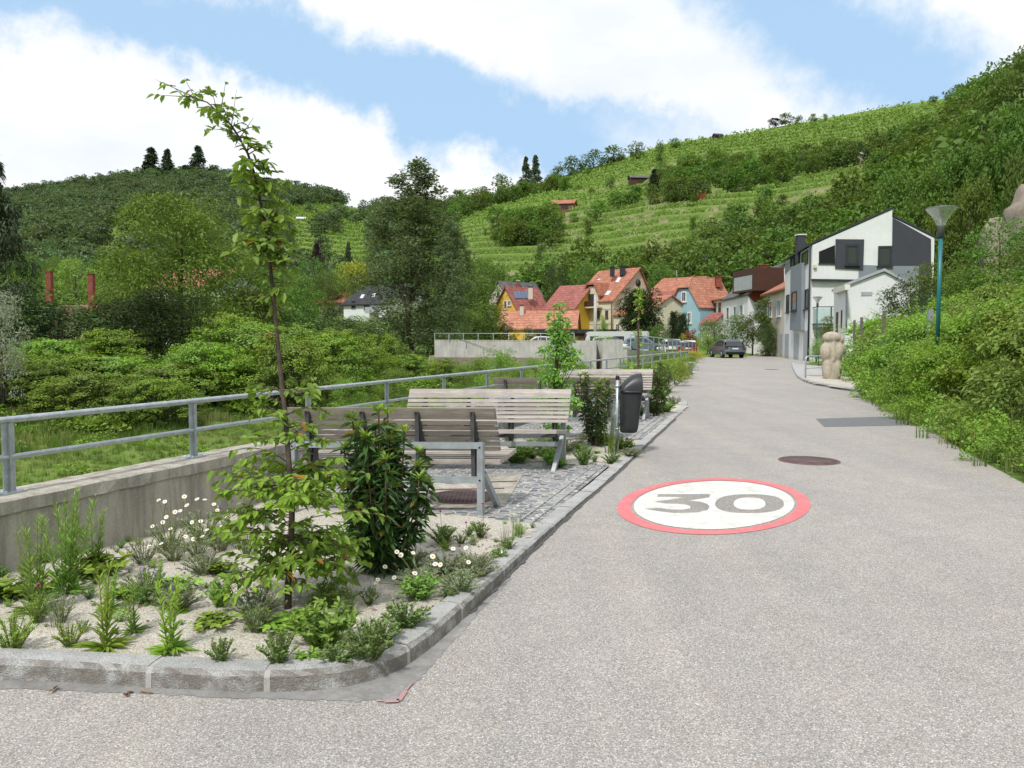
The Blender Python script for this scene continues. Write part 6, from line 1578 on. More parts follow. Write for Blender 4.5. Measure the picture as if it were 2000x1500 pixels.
# village greenery
for i, (px_, pt, d, w_, ms, lab, bh, bw) in enumerate((
        (1250, 556, 93, 92, evg, 'large very dark green rounded conifer before the red roofs', 8, 7), (1316, 603, 92, 26, evg, 'left dark cypress in front of the blue house', 8, 7), (1334, 607, 92, 26, evg, 'right dark cypress in front of the blue house', 8, 7),
        (1395, 620, 80, 60, broad[0], 'left bush of the thicket behind the dark grey car', 8, 7), (1430, 610, 80, 70, broad[2], 'middle bush of the thicket behind the dark grey car', 8, 7.5), (1470, 608, 78, 70, broad[1], 'tall bush of the thicket near the ivy house', 8, 7), (1495, 625, 74, 46, broad_dark[1], 'dark bush at the corner of the ivy house', 8, 7.5),
        (1380, 648, 77, 44, broad_lt[0], 'low bright bush left of the dark grey car', 8, 7), (1285, 632, 84, 50, broad[1], 'green bush between the cypress and the dark conifer', 8, 7), (1178, 615, 94, 30, broad_lt[0], 'thin pale conifer in front of the cream house', 8, 7),
        (955, 620, 84, 60, broad[0], 'green tree before the yellow house at the wall', 8, 7), (990, 625, 82, 50, broad_dark[0], 'dark green tree left of the white estate car', 8, 7), (925, 600, 88, 60, broad[2], 'green tree between the poplar and the yellow house', 8, 7.5), (1038, 632, 86, 40, broad_dark[1], 'dark shrub above the white estate car', 8, 7.5),
        (1180, 655, 62, 60, broad_lt[1], 'low hedge on top of the concrete pillar', 8, 7.4), (1120, 655, 58, 50, broad_lt[0], 'bright clipped shrub trailing over the concrete wall', 8, 7.2),
        (1085, 500, 124, 76, broad_dark[0], 'big dark tree between the yellow and cream houses', 8, 7), (1140, 505, 124, 50, broad[0], 'tree behind the left side of the cream house', 8, 7), (930, 560, 112, 60, broad[1], 'green tree left of the grey roofed house', 8, 7), (1290, 500, 128, 70, broad[2], 'tree above the orange roofs', 8, 7.5))):
    tree_px('village_tree', ms, px_, pt, d, w_, lab, bh, bw)
for px_, pt, w_, ms, lab in ((1347, 640, 26, None, 'red leaved shrub beside the small red car'), (1337, 650, 18, 'y', 'yellow green shrub left of the red leaved one')):
    me = meshes(make_tree(rng, 4, 4, 26, 1500, .3, M['f_redbush' if ms is None else 'f_yellowtree'], M['bark'], 'bush', .1), 'shrub'); tree_px('garden_shrub', me, px_, pt, 82, w_ * 1.3, lab, 4, 4, 'shrub')

# --- left bank bushes: layered horizontal sprays
def spray_bush(rng, w_, h_, nspray, per, ll, fm, stemmat, lw=.62):
    m = MB(); a = rng.uniform(0, 2 * math.pi, nspray); u = rng.random(nspray) ** .85; q = rng.random(nspray) ** .33
    lump = 1 + .16 * np.sin(a * 3 + rng.uniform(0, 6)) + .12 * np.sin(a * 5 + u * 6)
    zc = h_ * (.05 + .90 * u) * (.86 + .14 * lump); env = np.sqrt(np.clip(1 - u ** 1.9, 0, 1)) * (.75 + .25 * np.minimum(1, u * 4)) * lump
    C = np.stack([np.cos(a) * w_ / 2 * env * q, np.sin(a) * w_ / 2 * env * q, zc], 1)
    L = rng.uniform(.5, 1.1, nspray) * w_ * .15; az2 = a + rng.normal(size=nspray) * .5
    idx = np.repeat(np.arange(nspray), per); n = len(idx); t = rng.random(n) ** .8; s = rng.uniform(-1, 1, n) * (1 - t * .75) * .55
    D2 = np.stack([np.cos(az2), np.sin(az2), np.zeros(nspray)], 1)[idx]; S2 = np.stack([-D2[:, 1], D2[:, 0], D2[:, 2]], 1)
    rise = rng.uniform(-.1, .55, nspray)[idx]
    P = C[idx] + D2 * (t * L[idx])[:, None] + S2 * (s * L[idx])[:, None]; P[:, 2] += L[idx] * (rise * t - .35 * t * t - .25 * s * s) + rng.normal(size=n) * .02 * h_
    Dr = D2 * .8 + S2 * np.sign(s)[:, None] * .6 + rng.normal(size=(n, 3)) * .35; Dr[:, 2] -= .25
    N = np.tile([0, 0, 1.0], (n, 1)) + rng.normal(size=(n, 3)) * .38 + D2 * .35
    at = np.clip(.25 * rng.random(n) + .45 * u[idx] + .25 * (q[idx]) * t, 0, 1)  # low and inner leaves coloured darker: shade put into the leaf tone
    ls = ll * rng.uniform(.7, 1.3, n); add_leaves(m, P, Dr, N, ls, ls * lw, fm, at, 4, .18, .1)
    cloud(m, rng, C[: nspray // 3] * np.array([.6, .6, .85]), np.full(nspray // 3, w_ * .10), per // 2, ll * 1.2, M['f_darkbush'])  # dark leaves inside the bush paint its shaded interior
    tr = MB()
    for i in range(0, nspray, 6): tr.tube([(rng.normal() * .1, rng.normal() * .1, -.3), tuple(C[i] * np.array([.35, .35, .5])), tuple(C[i])], [.05, .03, .01], stemmat, 5, False)
    return m, tr
sb = [meshes(spray_bush(rng, 6, 4.2, 230, 58, .13, M['f_bank'], M['bark']), 'bank_bush') for _ in range(3)]
bl = [(-60, 700, 28, 330), (60, 712, 29, 260), (165, 725, 27, 220), (215, 690, 32, 250), (330, 712, 31, 250), (300, 735, 27, 170), (430, 690, 34, 240), (470, 628, 39, 260), (560, 655, 33, 220), (395, 665, 33, 200), (120, 690, 31, 240), (20, 685, 34, 220),
      (640, 650, 42, 200), (710, 672, 48, 130), (590, 700, 38, 170), (800, 690, 52, 110), (870, 700, 50, 90), (520, 705, 36, 150), (100, 660, 36, 200), (220, 640, 38, 200), (560, 630, 42, 200), (450, 610, 44, 200), (660, 640, 50, 160), (745, 650, 56, 110)]
wh = ['at the far left', 'left of the second rail post', 'low, just over the left rail', 'behind the second rail post', 'in the middle of the bank', 'closest to the grass strip']
for i, (px_, pt, d, w_) in enumerate(bl):
    tree_px('bank_bush', sb[i % 3], px_, pt, d, w_, 'bright green layered bush on the far stream bank', 4.2, 6, 'bush', 'layered bushes along the far stream bank')
# sparse willow-like growth in the stream bed
wil = meshes(make_tree(rng, 3, 2.6, 50, 6500, .12, M['f_perennial'], M['stem'], 'bush', .0, lw=.28, droop=.1), 'willow')
for px_, pt, d, w_, lab in ((975, 672, 30, 110, 'feathery willow shrub in the stream bed behind the benches'), (1010, 700, 26, 80, 'small willow shrub close behind the far benches'), (935, 690, 45, 60, 'green shrub at the left end of the concrete wall'), (1045, 692, 45, 60, 'green shrub against the middle of the concrete wall'), (1105, 690, 45, 50, 'green shrub against the right part of the concrete wall'), (905, 705, 40, 60, 'low willow shrub on the gravel of the stream'), (1075, 690, 42, 60, 'green shrub by the foot of the concrete wall'), (1225, 700, 40, 60, 'shrub below the wing wall beyond the railing'),
        (1140, 700, 44, 60, 'shrub in front of the concrete pillar'), (770, 715, 40, 90, 'grassy green shrub on the bank below the poplar'), (680, 730, 30, 90, 'low shrub on the bank left of the poplar')):
    tree_px('willow_shrub', wil, px_, pt, d, w_, lab, 3, 2.6, 'shrub')
# ivy hanging on the wing wall
m = MB(); K = 60; C = np.array([[OB[3][0] + .6 + 6.5 * u - .15, OB[3][1] - .3 + 6.5 * u * 2.15, .75 - .3 * u - abs(rng.normal()) * (.8 if u < .35 else .35)] for u in rng.random(K)]); cloud(m, rng, C, np.full(K, .38), 45, .14, M['f_vine'])
tag(m.build('hanging_ivy'), 'green ivy hanging over the wing wall below the parked cars', 'ivy')
m = MB(); K = 70; hh_ = ray_plane; C = []
for i in range(K):
    u = rng.random(); zz = 5.6 * u; C.append([24.35 + .35 * math.sin(zz) + rng.normal() * .12 - .25, 75.0 + rng.normal() * .5, zz])
cloud(m, rng, np.array(C), np.full(K, .40), 40, .2, M['f_hill']); tag(m.build('wall_ivy'), 'green ivy climbing the front of the narrow cream house', 'ivy')

# --- roadside hedge on the right: climbers, each shoot leafy
def hedge_bush(rng, w_, h_, ncl, nl, ll, fm):
    m = MB(); C = []; Rd = []
    for i in range(ncl):
        a = rng.uniform(0, 2 * math.pi); q = rng.random() ** .5; u = rng.random() ** .9
        env = (1 - u ** 2.5) ** .5; C.append([math.cos(a) * w_ / 2 * env * q, math.sin(a) * w_ / 2 * env * q, h_ * (.05 + .85 * u)]); Rd.append(w_ * rng.uniform(.07, .15))
    cloud(m, rng, np.array(C), np.array(Rd), nl // ncl, ll, fm, lw=.62, up=.7, droop=.2, kind=6)
    # long shoots sticking out
    ns = 130
    for i in range(ns):
        c = np.array(C[int(rng.integers(0, ncl))]); d = rnd_dirs(rng, 1)[0]; d[2] = abs(d[2]) * .9 + .25; d /= np.linalg.norm(d); L = rng.uniform(.3, .85); k = 13
        t = np.linspace(0, 1, k)[:, None]; P = c + d * L * t * 1.4 + np.array([0, 0, -.35]) * L * t ** 2
        m.tube([tuple(p) for p in P[::3]], .004, M['stem'], 3, False)
        sd = rnd_dirs(rng, k); add_leaves(m, P, sd + d * .5, np.tile([0, 0, 1.], (k, 1)) + rng.normal(size=(k, 3)) * .4, ll * 1.1 * (1.1 - t[:, 0] * .5), ll * .6, fm, .55 + .4 * rng.random(k), 6, .2, .2)
    return m
hb = [hedge_bush(rng, 3.4, 2.4, 90, 21000, .085, M[k]).mesh('hedge_%d' % i) for i, k in enumerate(('f_hedge', 'f_hedge', 'f_vine', 'f_bank'))]
line = [(15.6, 33, 2.3), (14.4, 29.5, 2.2), (13.5, 26.5, 2.2), (12.5, 23.8, 2.15), (11.5, 21.3, 2.1), (10.7, 18.8, 2.05), (10.0, 16.4, 2.1), (9.3, 14.2, 2.1), (8.7, 12.2, 2.1), (8.1, 10.2, 2.15), (7.6, 8.2, 2.2),
        (12.9, 19.5, 2.2), (12.0, 16.5, 2.2), (11.2, 13.6, 2.3), (14.6, 23.5, 2.4), (10.4, 11.0, 2.4), (15.8, 27.5, 2.4), (8.75, 15.9, 1.35), (9.5, 17.6, 1.5)]
hl = 'thick bright green roadside hedge bush of climbers on the right'
for i, (x_, y_, hh) in enumerate(line):
    o = bpy.data.objects.new('hedge_bush', hb[(i * 7 + i // 3) % 4]); COL.objects.link(o); b_ = gz(x_, y_)
    x_ += .45 if (y_ < 20 and i < 17) else 0; o.location = (x_, y_, min(b_, .5) - .05); s_ = hh / 2.2; o.scale = (s_ * (1.0 if y_ < 20 else 1.15), s_, s_ * (1 if i < 11 else 1.05)); o.rotation_euler = (0, 0, rng.uniform(0, 6.28))
    tag(o, hl, 'hedge', 'bushes of the hedge along the right road edge')

# --- grass and weeds as masses
def tuft(rng, n, h, w_, fm, wid=.006, curve=.5):
    m = MB(); a = rng.uniform(0, 2 * math.pi, n); r = rng.random(n) ** .5 * w_ * .4; P0 = np.stack([np.cos(a) * r, np.sin(a) * r, np.zeros(n)], 1)
    L = h * rng.uniform(.5, 1.1, n); lean = rng.uniform(.05, .55, n) * curve; d = np.stack([np.cos(a + rng.normal(size=n) * .6), np.sin(a + rng.normal(size=n) * .6), np.zeros(n)], 1)
    S = np.stack([-d[:, 1], d[:, 0], d[:, 2]], 1) * wid * .5; V = []; 
    lv = []
    for t in (0, .5, 1):
        c = P0 + d * (lean * L * t ** 2 * 1.3)[:, None] + np.array([0, 0, 1.]) * (L * t * (1 - .25 * lean * t))[:, None]
        lv.append(c - S * (1 - t * .9)); lv.append(c + S * (1 - t * .9))
    V = np.stack(lv, 1).reshape(-1, 3); b_ = (np.arange(n) * 6)[:, None]; F = np.vstack([b_ + np.array([0, 1, 3, 2]), b_ + np.array([2, 3, 5, 4])])
    m.add(V, F, fm, np.repeat(np.clip(rng.random(n), 0, .97), 6)); return m
tf = [tuft(rng, 26, .22, .3, M['f_grassblade'], .012).mesh('t0'), tuft(rng, 22, .34, .35, M['f_grassblade'], .014).mesh('t1'), tuft(rng, 16, .30, .35, M['f_dryg'], .010).mesh('t2')]
lm = MB(); cloud(lm, rng, rng.normal(size=(8, 3)) * np.array([.14, .14, .03]) + np.array([0, 0, .08]), np.full(8, .09), 14, .07, M['f_perennial']); tf.append(lm.mesh('t3'))
lm = MB(); cloud(lm, rng, rng.normal(size=(12, 3)) * np.array([.25, .25, .10]) + np.array([0, 0, .25]), np.full(12, .16), 26, .10, M['f_bank']); tf.append(lm.mesh('t4'))
lm = MB(); cloud(lm, rng, rng.normal(size=(14, 3)) * np.array([.18, .18, .09]) + np.array([0, 0, .17]), np.full(14, .10), 34, .045, M['f_hedge'], kind=6); tf.append(lm.mesh('t5'))
n = 34000; t = rng.uniform(-7, 48, n) ; s = .3 + rng.random(n) ** 1.0 * 21; x = WA[0] + WU[0] * t + WN[0] * s; y = WA[1] + WU[1] * t + WN[1] * s
yb = np.interp(x, OB[:, 0], OB[:, 1]); ok = (y < yb - .3) | (x < -6); x, y, s, t = x[ok], y[ok], s[ok], t[ok]
patch = np.sin(x * .9 + y * .5) + np.sin(y * 1.3 - x * .4); idx = np.where(rng.random(len(x)) < .52, 0, np.where(patch > .6, 4, np.where(patch < -1.0, 2, np.where(rng.random(len(x)) < .5, 1, 3))))
idx = np.where((s < 16) & (idx != 2) & (rng.random(len(x)) < .97), 0, idx); idx = np.where((s < 3.5) & (idx == 1), 0, idx)
gn_scatter('bank_grass', tf, np.stack([x, y, ground(x, y) - .02], 1), rng.uniform(.6, 1.3, len(x)) * np.where(s > 15, 1.3, .62), rng.uniform(0, 6.28, len(x)), idx, kind='stuff', label='rough grass and weeds on the stream bank')
n = 3000; t = rng.random(n); i = rng.integers(0, 10, n); L0 = np.array([[q[0], q[1]] for q in line[:11]]); A = L0[i] + (L0[i + 1] - L0[i]) * t[:, None]
off_ = -1.15 + rng.normal(size=n) * .30; dn = (L0[i + 1] - L0[i]); dn /= np.linalg.norm(dn, axis=1)[:, None]; nn_ = np.stack([-dn[:, 1], dn[:, 0]], 1) * -1
sg = np.where(nn_[:, :1] < 0, 1, -1); nn_ = nn_ * sg; A = A + nn_ * (1.15 + rng.normal(size=(n, 1)) * .28)
ok = ~((A[:, 1] > 22.5)) ; A = A[ok]; n = len(A)
gn_scatter('verge_grass', tf, np.concatenate([A, np.zeros((n, 1))], 1), np.where(rng.random(n) < .12, 1.7, 1.0) * rng.uniform(.35, 1.05, n), rng.uniform(0, 6.28, n), rng.choice([1, 2, 5, 0, 5, 1, 3], n), kind='stuff', label='long grass and weeds along the foot of the hedge')

# tall seeding grass leaning out of the hedge foot
n = 170; t = rng.random(n); i = rng.integers(3, 10, n); A = L0[i] + (L0[i + 1] - L0[i]) * t[:, None]
dn = (L0[i + 1] - L0[i]); dn /= np.linalg.norm(dn, axis=1)[:, None]; nn_ = np.stack([-dn[:, 1], dn[:, 0]], 1) * -1; nn_ = nn_ * np.where(nn_[:, :1] < 0, 1, -1)
A = A + nn_ * (.95 + rng.normal(size=(n, 1)) * .25)
gn_scatter('tall_grass', [tuft(rng, 16, .9, .5, M['f_dryg'], .009, 1.1).mesh('h0'), tuft(rng, 14, .8, .5, M['f_grassblade'], .010, 1.3).mesh('h1')], np.concatenate([A, np.zeros((n, 1))], 1), rng.uniform(.5, 1.15, n), rng.uniform(0, 6.28, n), rng.integers(0, 2, n), kind='stuff', label='tall pale seeding grass leaning out of the hedge foot')
# ================================================================== planting: sapling, laurels, perennials
rng = np.random.default_rng(21)
def bz(x, y): return float(bedz(np.array([x]), np.array([y]))[0])
def bedpt(px, py):
    p = G(px, py, .05); p.z = bz(p.x, p.y) ; q = G(px, py, p.z); return q
# --- the tall sapling
def sapling():
    base = bedpt(562, 1186); Y = base.y; root = thing('sapling', base, 'tall thin young tree leaning left in the planter, leafy at its foot', 'tree')
    pl = [(562, 1192), (564, 1120), (569, 1040), (571, 980), (566, 930), (562, 870), (556, 800), (547, 720), (541, 650), (535, 590), (528, 520), (521, 450), (509, 395), (497, 340), (484, 300), (468, 270), (452, 245), (430, 222), (405, 200), (380, 190), (355, 186)]
    P = [D(x, y, Y + .06 * math.sin(i * 1.1)) - base for i, (x, y) in enumerate(pl)]
    n = len(P); rad = [.021 - .0185 * (i / (n - 1)) ** .75 for i in range(n)]
    m = MB(); m.tube(P, rad, M['bark'], 10); m.tube([P[0] - Vector((0, 0, .1)), P[0]], [.03, .024], M['bark'], 10)
    arr = np.array([list(p) for p in P]); cum = np.concatenate([[0], np.cumsum(np.linalg.norm(np.diff(arr, axis=0), axis=1))]); tot = cum[-1]
    def along_(t): return np.array([np.interp(t, cum, arr[:, k]) for k in range(3)])
    br = m; lv = MB()
    def twig(p0, d, L, leaves, ll, mat=M['bark'], bend=-.25, r=.004):
        k = 6; t = np.linspace(0, 1, k)[:, None]; d = d / np.linalg.norm(d); pp = p0 + d * L * t + np.array([0, 0, bend]) * L * t ** 2
        br.tube([tuple(q) for q in pp], [r * (1 - .75 * i / (k - 1)) for i in range(k)], mat, 4, False)
        if leaves:
            tt = np.sort(rng.uniform(.12, 1.0, leaves)); q = p0 + d * L * tt[:, None] + np.array([0, 0, bend]) * L * tt[:, None] ** 2
            side = np.cross(d, [0, 0, 1.0]); side /= max(np.linalg.norm(side), 1e-6); sg = np.where(np.arange(leaves) % 2, 1, -1)[:, None]
            Dr = side * sg * .8 + d * .55 + rng.normal(size=(leaves, 3)) * .3 + np.array([0, 0, -.38]); N = np.tile([0, 0, 1.], (leaves, 1)) + rng.normal(size=(leaves, 3)) * .4
            at = np.clip(rng.random(leaves) * .7 + .25, 0, .97); at = np.where(rng.random(leaves) < .012, 1.0, at)
            ls = ll * rng.uniform(.65, 1.25, leaves); add_leaves(lv, q, Dr, N, ls, ls * .58, M['f_youngtree'], at, 6, .16, .22)
    def zone(y0, y1, count, Lr, nl, ll, up=.35, sidebias=0):
        # branches leaving the trunk between two photo heights
        z0, z1 = D(560, y0, Y).z - base.z, D(560, y1, Y).z - base.z
        for i in range(count):
            zt = rng.uniform(min(z0, z1), max(z0, z1)); t = np.interp(zt, arr[:, 2], cum); p = along_(t); a = rng.uniform(0, 2 * math.pi); L = rng.uniform(*Lr)
            d = np.array([math.cos(a) + sidebias, math.sin(a), up + rng.normal() * .25]); twig(p, d, L, nl, ll)
            if L > .22:
                for k in range(3):
                    s_ = rng.uniform(.3, .9); a2 = a + rng.choice([-1, 1]) * rng.uniform(.5, 1.0); pk = p + d / np.linalg.norm(d) * L * s_ + np.array([0, 0, -.25]) * L * s_ ** 2
                    twig(pk, np.array([math.cos(a2), math.sin(a2), .2 + rng.normal() * .2]), L * .5, max(3, nl // 2), ll, r=.0025)
    zone(1125, 905, 58, (.26, .47), 13, .058, .18)
    zone(1135, 1050, 12, (.15, .30), 9, .055, .0)
    zone(960, 900, 8, (.28, .46), 10, .055, .3)
    zone(890, 740, 18, (.12, .28), 8, .055, .4)
    zone(740, 640, 3, (.06, .14), 5, .05, .3)
    zone(600, 500, 14, (.05, .14), 6, .055, .2)
    zone(530, 300, 62, (.08, .21), 9, .062, .15)
    zone(300, 240, 14, (.08, .18), 6, .05, .6, .3)
    for t in np.linspace(.86, .999, 14):   # arching top
        p = along_(t * tot); a = rng.uniform(0, 2 * math.pi); twig(p, np.array([math.cos(a) * .6 - .3, math.sin(a) * .6, .5 * rng.random()]), rng.uniform(.08, .2), 6, .05, r=.0025)
    for px_, py_ in ((303, 155), (440, 165), (462, 175), (360, 152), (300, 185), (495, 230)):
        e = np.array(D(px_, py_, Y) - base); t = np.argmin(np.linalg.norm(arr - e, axis=1)); p = along_(cum[max(0, t - 1)]); twig(p, e - p, np.linalg.norm(e - p), 4, .045, bend=0, r=.003)
    # low shoots at the left
    for px_, py_ in ((478, 750), (500, 775), (610, 830), (470, 930), (455, 925), (600, 880)):
        e = np.array(D(px_, py_, Y - .05) - base); t = np.interp(e[2] - .12, arr[:, 2], cum); p = along_(t); twig(p, e - p, np.linalg.norm(e - p), 14, .055, bend=-.1)
    m.build('trunk', root); lv.build('leaves', root)
sapling()

# --- laurels
def laurel_meshes(h, w_, nst, per, ll):
    lv, st = MB(), MB()
    for i in range(nst):
        a = rng.uniform(0, 2 * math.pi); r = w_ / 2 * rng.random() ** .5; top = np.array([math.cos(a) * r, math.sin(a) * r, h * rng.uniform(.62, 1.0) * (1 - .15 * (r / (w_ / 2)) ** 2)])
        b_ = np.array([math.cos(a) * r * .15, math.sin(a) * r * .15, -.03]); mid = b_ * .4 + top * .5 + np.array([math.cos(a) * r * .3, math.sin(a) * r * .3, 0]); k = 12
        tt = np.linspace(0, 1, k)[:, None]; pp = (1 - tt) ** 2 * b_ + 2 * tt * (1 - tt) * mid + tt ** 2 * top
        st.tube([tuple(p) for p in pp[::2]] + [tuple(pp[-1])], .006, M['stem_brown'], 5, False)
        t = rng.uniform(.10, 1, per)[:, None]; q = (1 - t) ** 2 * b_ + 2 * t * (1 - t) * mid + t ** 2 * top
        az2 = rng.uniform(0, 2 * math.pi, per); Dr = np.stack([np.cos(az2), np.sin(az2), rng.uniform(-.6, .45, per)], 1); N = np.tile([0, 0, 1.], (per, 1)) + rng.normal(size=(per, 3)) * .3
        ls = ll * rng.uniform(.7, 1.15, per); at = np.clip(rng.random(per) * .8, 0, .95); at = np.where(rng.random(per) < .010, 1.0, at)
        add_leaves(lv, q, Dr, N, ls, ls * .30, M['f_laurel'], at, 6, .18, .28)
        if r < w_ * .5:
            k = 16; az3 = rng.uniform(0, 2 * math.pi, k); Dr = np.stack([np.cos(az3), np.sin(az3), rng.uniform(.2, 1.5, k)], 1); q = np.tile(top, (k, 1)) + rng.normal(size=(k, 3)) * .006
            ls = ll * rng.uniform(.6, .95, k); add_leaves(lv, q, Dr, np.tile([0, 0, 1.], (k, 1)), ls, ls * .24, M['f_laurel_tip'], rng.random(k) * .95, 6, .15, .12)
    return lv.mesh('laurel_leaves'), st.mesh('laurel_stems')
def laurel(px, py, ptop, wpx, label, dens=1.0):
    b = bedpt(px, py); h = D(px, ptop, b.y).z - b.z; w_ = wpx / FPX * b.y
    a, c = laurel_meshes(h, w_, int(17 * dens), int(62 * dens), .10)
    o = thing('laurel_bush', b, label, 'bush', 'glossy laurel bushes along the kerb')
    for nm, me in (('leaves', a), ('stem', c)):
        q = bpy.data.objects.new(nm, me); COL.objects.link(q); q.parent = o
laurel(752, 1118, 790, 185, 'glossy dark laurel bush before the nearest bench', 1.55)
laurel(1163, 872, 715, 84, 'laurel bush just left of the litter bin post')
laurel(1283, 812, 700, 66, 'laurel bush right of the litter bin, by the far bench')
laurel(735, 1120, 900, 120, 'low laurel shoots at the foot of the near laurel bush', .6)

# --- perennials
def stalk_plant(h, n, ll, lw, fm, rosette=10, flower=None, rise=.6, spread=.10, top=.15, per=34):
    lv, st = MB(), MB(); tops = []
    for i in range(n):
        a = rng.uniform(0, 2 * math.pi); d = np.array([math.cos(a), math.sin(a), 0]) * spread * rng.uniform(.3, 1) ; hh = h * rng.uniform(.7, 1.0); k = 7
        t = np.linspace(0, 1, k)[:, None]; pp = d * .3 + d * t * 1.2 + np.array([0, 0, hh]) * t
        st.tube([tuple(p) for p in pp], [.0045 * (1 - .6 * j / (k - 1)) for j in range(k)], M['stem'], 5, False)
        tt = np.sort(rng.random(per) ** .9)[:, None]; q = d * .3 + d * tt * 1.2 + np.array([0, 0, hh]) * tt; az2 = np.arange(per) * 2.4 + rng.random()
        Dr = np.stack([np.cos(az2), np.sin(az2), rise + .8 * tt[:, 0] + rng.normal(size=per) * .15], 1)
        ls = ll * (1.1 - .65 * tt[:, 0]) * rng.uniform(.8, 1.15, per); add_leaves(lv, q, Dr, np.stack([np.zeros(per), np.zeros(per), np.ones(per)], 1) + rng.normal(size=(per, 3)) * .2, ls, ls * lw, fm, np.clip(.35 + .5 * tt[:, 0] + .2 * rng.normal(size=per), 0, .97), 6, .12, .12)
        tops.append(pp[-1])
    if rosette:
        az2 = np.arange(rosette) * 2.4; Dr = np.stack([np.cos(az2), np.sin(az2), rng.uniform(.05, .45, rosette)], 1); ls = ll * 1.7 * rng.uniform(.7, 1.1, rosette)
        add_leaves(lv, np.zeros((rosette, 3)) + np.array([0, 0, .012]), Dr, np.tile([0, 0, 1.], (rosette, 1)), ls, ls * lw * 1.15, fm, rng.random(rosette) * .5, 6, .12, .18)
    return lv, st, tops
def clump_plant(h, w_, n, per, ll, lw, fm, rise=.5):
    lv, st = MB(), MB()
    for i in range(n):
        a = rng.uniform(0, 2 * math.pi); r = w_ / 2 * rng.random() ** .5; top = np.array([math.cos(a) * r, math.sin(a) * r, h * rng.uniform(.6, 1.0) * (1 - .5 * (r / (w_ / 2)) ** 2)]); b_ = top * np.array([.25, .25, 0])
        st.tube([tuple(b_), tuple((b_ + top) / 2 + np.array([0, 0, h * .08])), tuple(top)], .0022, M['stem'], 4, False)
        t = rng.random(per)[:, None]; q = b_ + (top - b_) * t + np.array([0, 0, h * .12]) * (t * (1 - t)) * 4 * .7; Dr = rnd_dirs(rng, per); Dr[:, 2] = np.abs(Dr[:, 2]) * rise + .1
        ls = ll * rng.uniform(.6, 1.2, per); add_leaves(lv, q, Dr, np.tile([0, 0, 1.], (per, 1)) + rng.normal(size=(per, 3)) * .4, ls, ls * lw, fm, np.clip(.2 + .6 * t[:, 0] + .2 * rng.normal(size=per), 0, .97), 6, .12, .08)
    return lv, st
def daisy_flower(r=.015):
    m = MB(); n = 15; a = np.arange(n) * 2 * math.pi / n; Dr = np.stack([np.cos(a), np.sin(a), np.full(n, .12)], 1)
    add_leaves(m, Dr * r * .28, Dr, np.tile([0, 0, 1.], (n, 1)), r * .8, r * .42, M['petal'], .5, 6, .0, .0); me = m.mesh('petals')
    c = MB(); c.lathe([(r * .42, 0), (r * .36, r * .16), (r * .2, r * .25), (.0001, r * .28)], M['yolk'], 10); return me, c.mesh('centre')
DAISY = daisy_flower()
def spike_mesh(h, fm, wd=.012):
    m = MB(); n = 46; t = rng.random(n); a = rng.uniform(0, 2 * math.pi, n); P = np.stack([np.zeros(n), np.zeros(n), t * h], 1); Dr = np.stack([np.cos(a), np.sin(a), rng.uniform(-.1, .7, n)], 1)
    add_leaves(m, P, Dr, np.tile([0, 0, 1.], (n, 1)), wd * (1.2 - .7 * t), wd * .7, fm, rng.random(n) * .95, 4, .2); return m.mesh('spike')
SPIKES = [spike_mesh(.13, M['purple']) for _ in range(2)]
PINK = spike_mesh(.012, M['pink'], .014)
def put(name, loc, lv, st, label, cat='plant', group=None, rot=None, flowers=(), scale=1.0):
    o = thing(name, loc, label, cat, group, rng.uniform(0, 6.28) if rot is None else rot); o.scale = (scale,) * 3
    for nm, b in (('leaves', lv), ('stem', st)):
        if b is None: continue
        me = b if isinstance(b, bpy.types.Mesh) else b.mesh(nm)
        q = bpy.data.objects.new(nm, me); COL.objects.link(q); q.parent = o
    for fl in flowers:
        me, p, s_, tilt = fl[:4]
        q = bpy.data.objects.new('flower', me); COL.objects.link(q); q.parent = o; q.location = tuple(p); q.scale = (s_,) * 3; q.rotation_euler = (tilt[0], tilt[1], rng.uniform(0, 6.28))
        if me is DAISY[0]: c = bpy.data.objects.new('flower_centre', DAISY[1]); COL.objects.link(c); c.parent = q
    return o
def bm_(*a, **k): r = stalk_plant(*a, **k); return (r[0].mesh('leaves'), r[1].mesh('stem'), r[2])
gold = [bm_(.62, 4, .115, .15, M['f_perennial'], 14, rise=.75, spread=.10, per=50), bm_(.75, 6, .115, .14, M['f_perennial'], 14, rise=.95, spread=.13, per=56), bm_(.50, 3, .10, .20, M['f_lime'], 20, rise=.85, spread=.05, per=40)]
# tall upright leafy stalks: (base px, py, top py, variant)
tall = [(70, 1195, 985, 1, 'tall leafy green stalks at the far left against the wall'), (150, 1130, 955, 0, 'tall leafy stalks left of the tallest pair by the wall'), (185, 1115, 975, 0, 'tall leafy stalk in front of the bare wall'), (128, 1160, 940, 1, 'tallest leafy stalks before the concrete wall'),
        (205, 1268, 1090, 2, 'leafy stalk with broad rosette at the kerb, left one'), (333, 1272, 1110, 2, 'leafy stalk with broad rosette at the kerb, right one'), (262, 1235, 1120, 0, 'bright leafy stalks between the two rosette plants'), (215, 1190, 1090, 0, 'leafy stalks just behind the left rosette plant'), (350, 1200, 1120, 2, 'small leafy stalk behind the right rosette plant'),
        (300, 1180, 1080, 0, 'leafy stalks in the middle of the gravel, left of the blue flowers')]
for px_, py_, pt, v, lab in tall:
    b = bedpt(px_, py_); h = D(px_, pt, b.y).z - b.z; put('leafy_perennial', b, gold[v][0], gold[v][1], lab, 'plant', None, scale=h / (.62, .75, .50)[v] / .97)
gd = (.62, .75, .5)
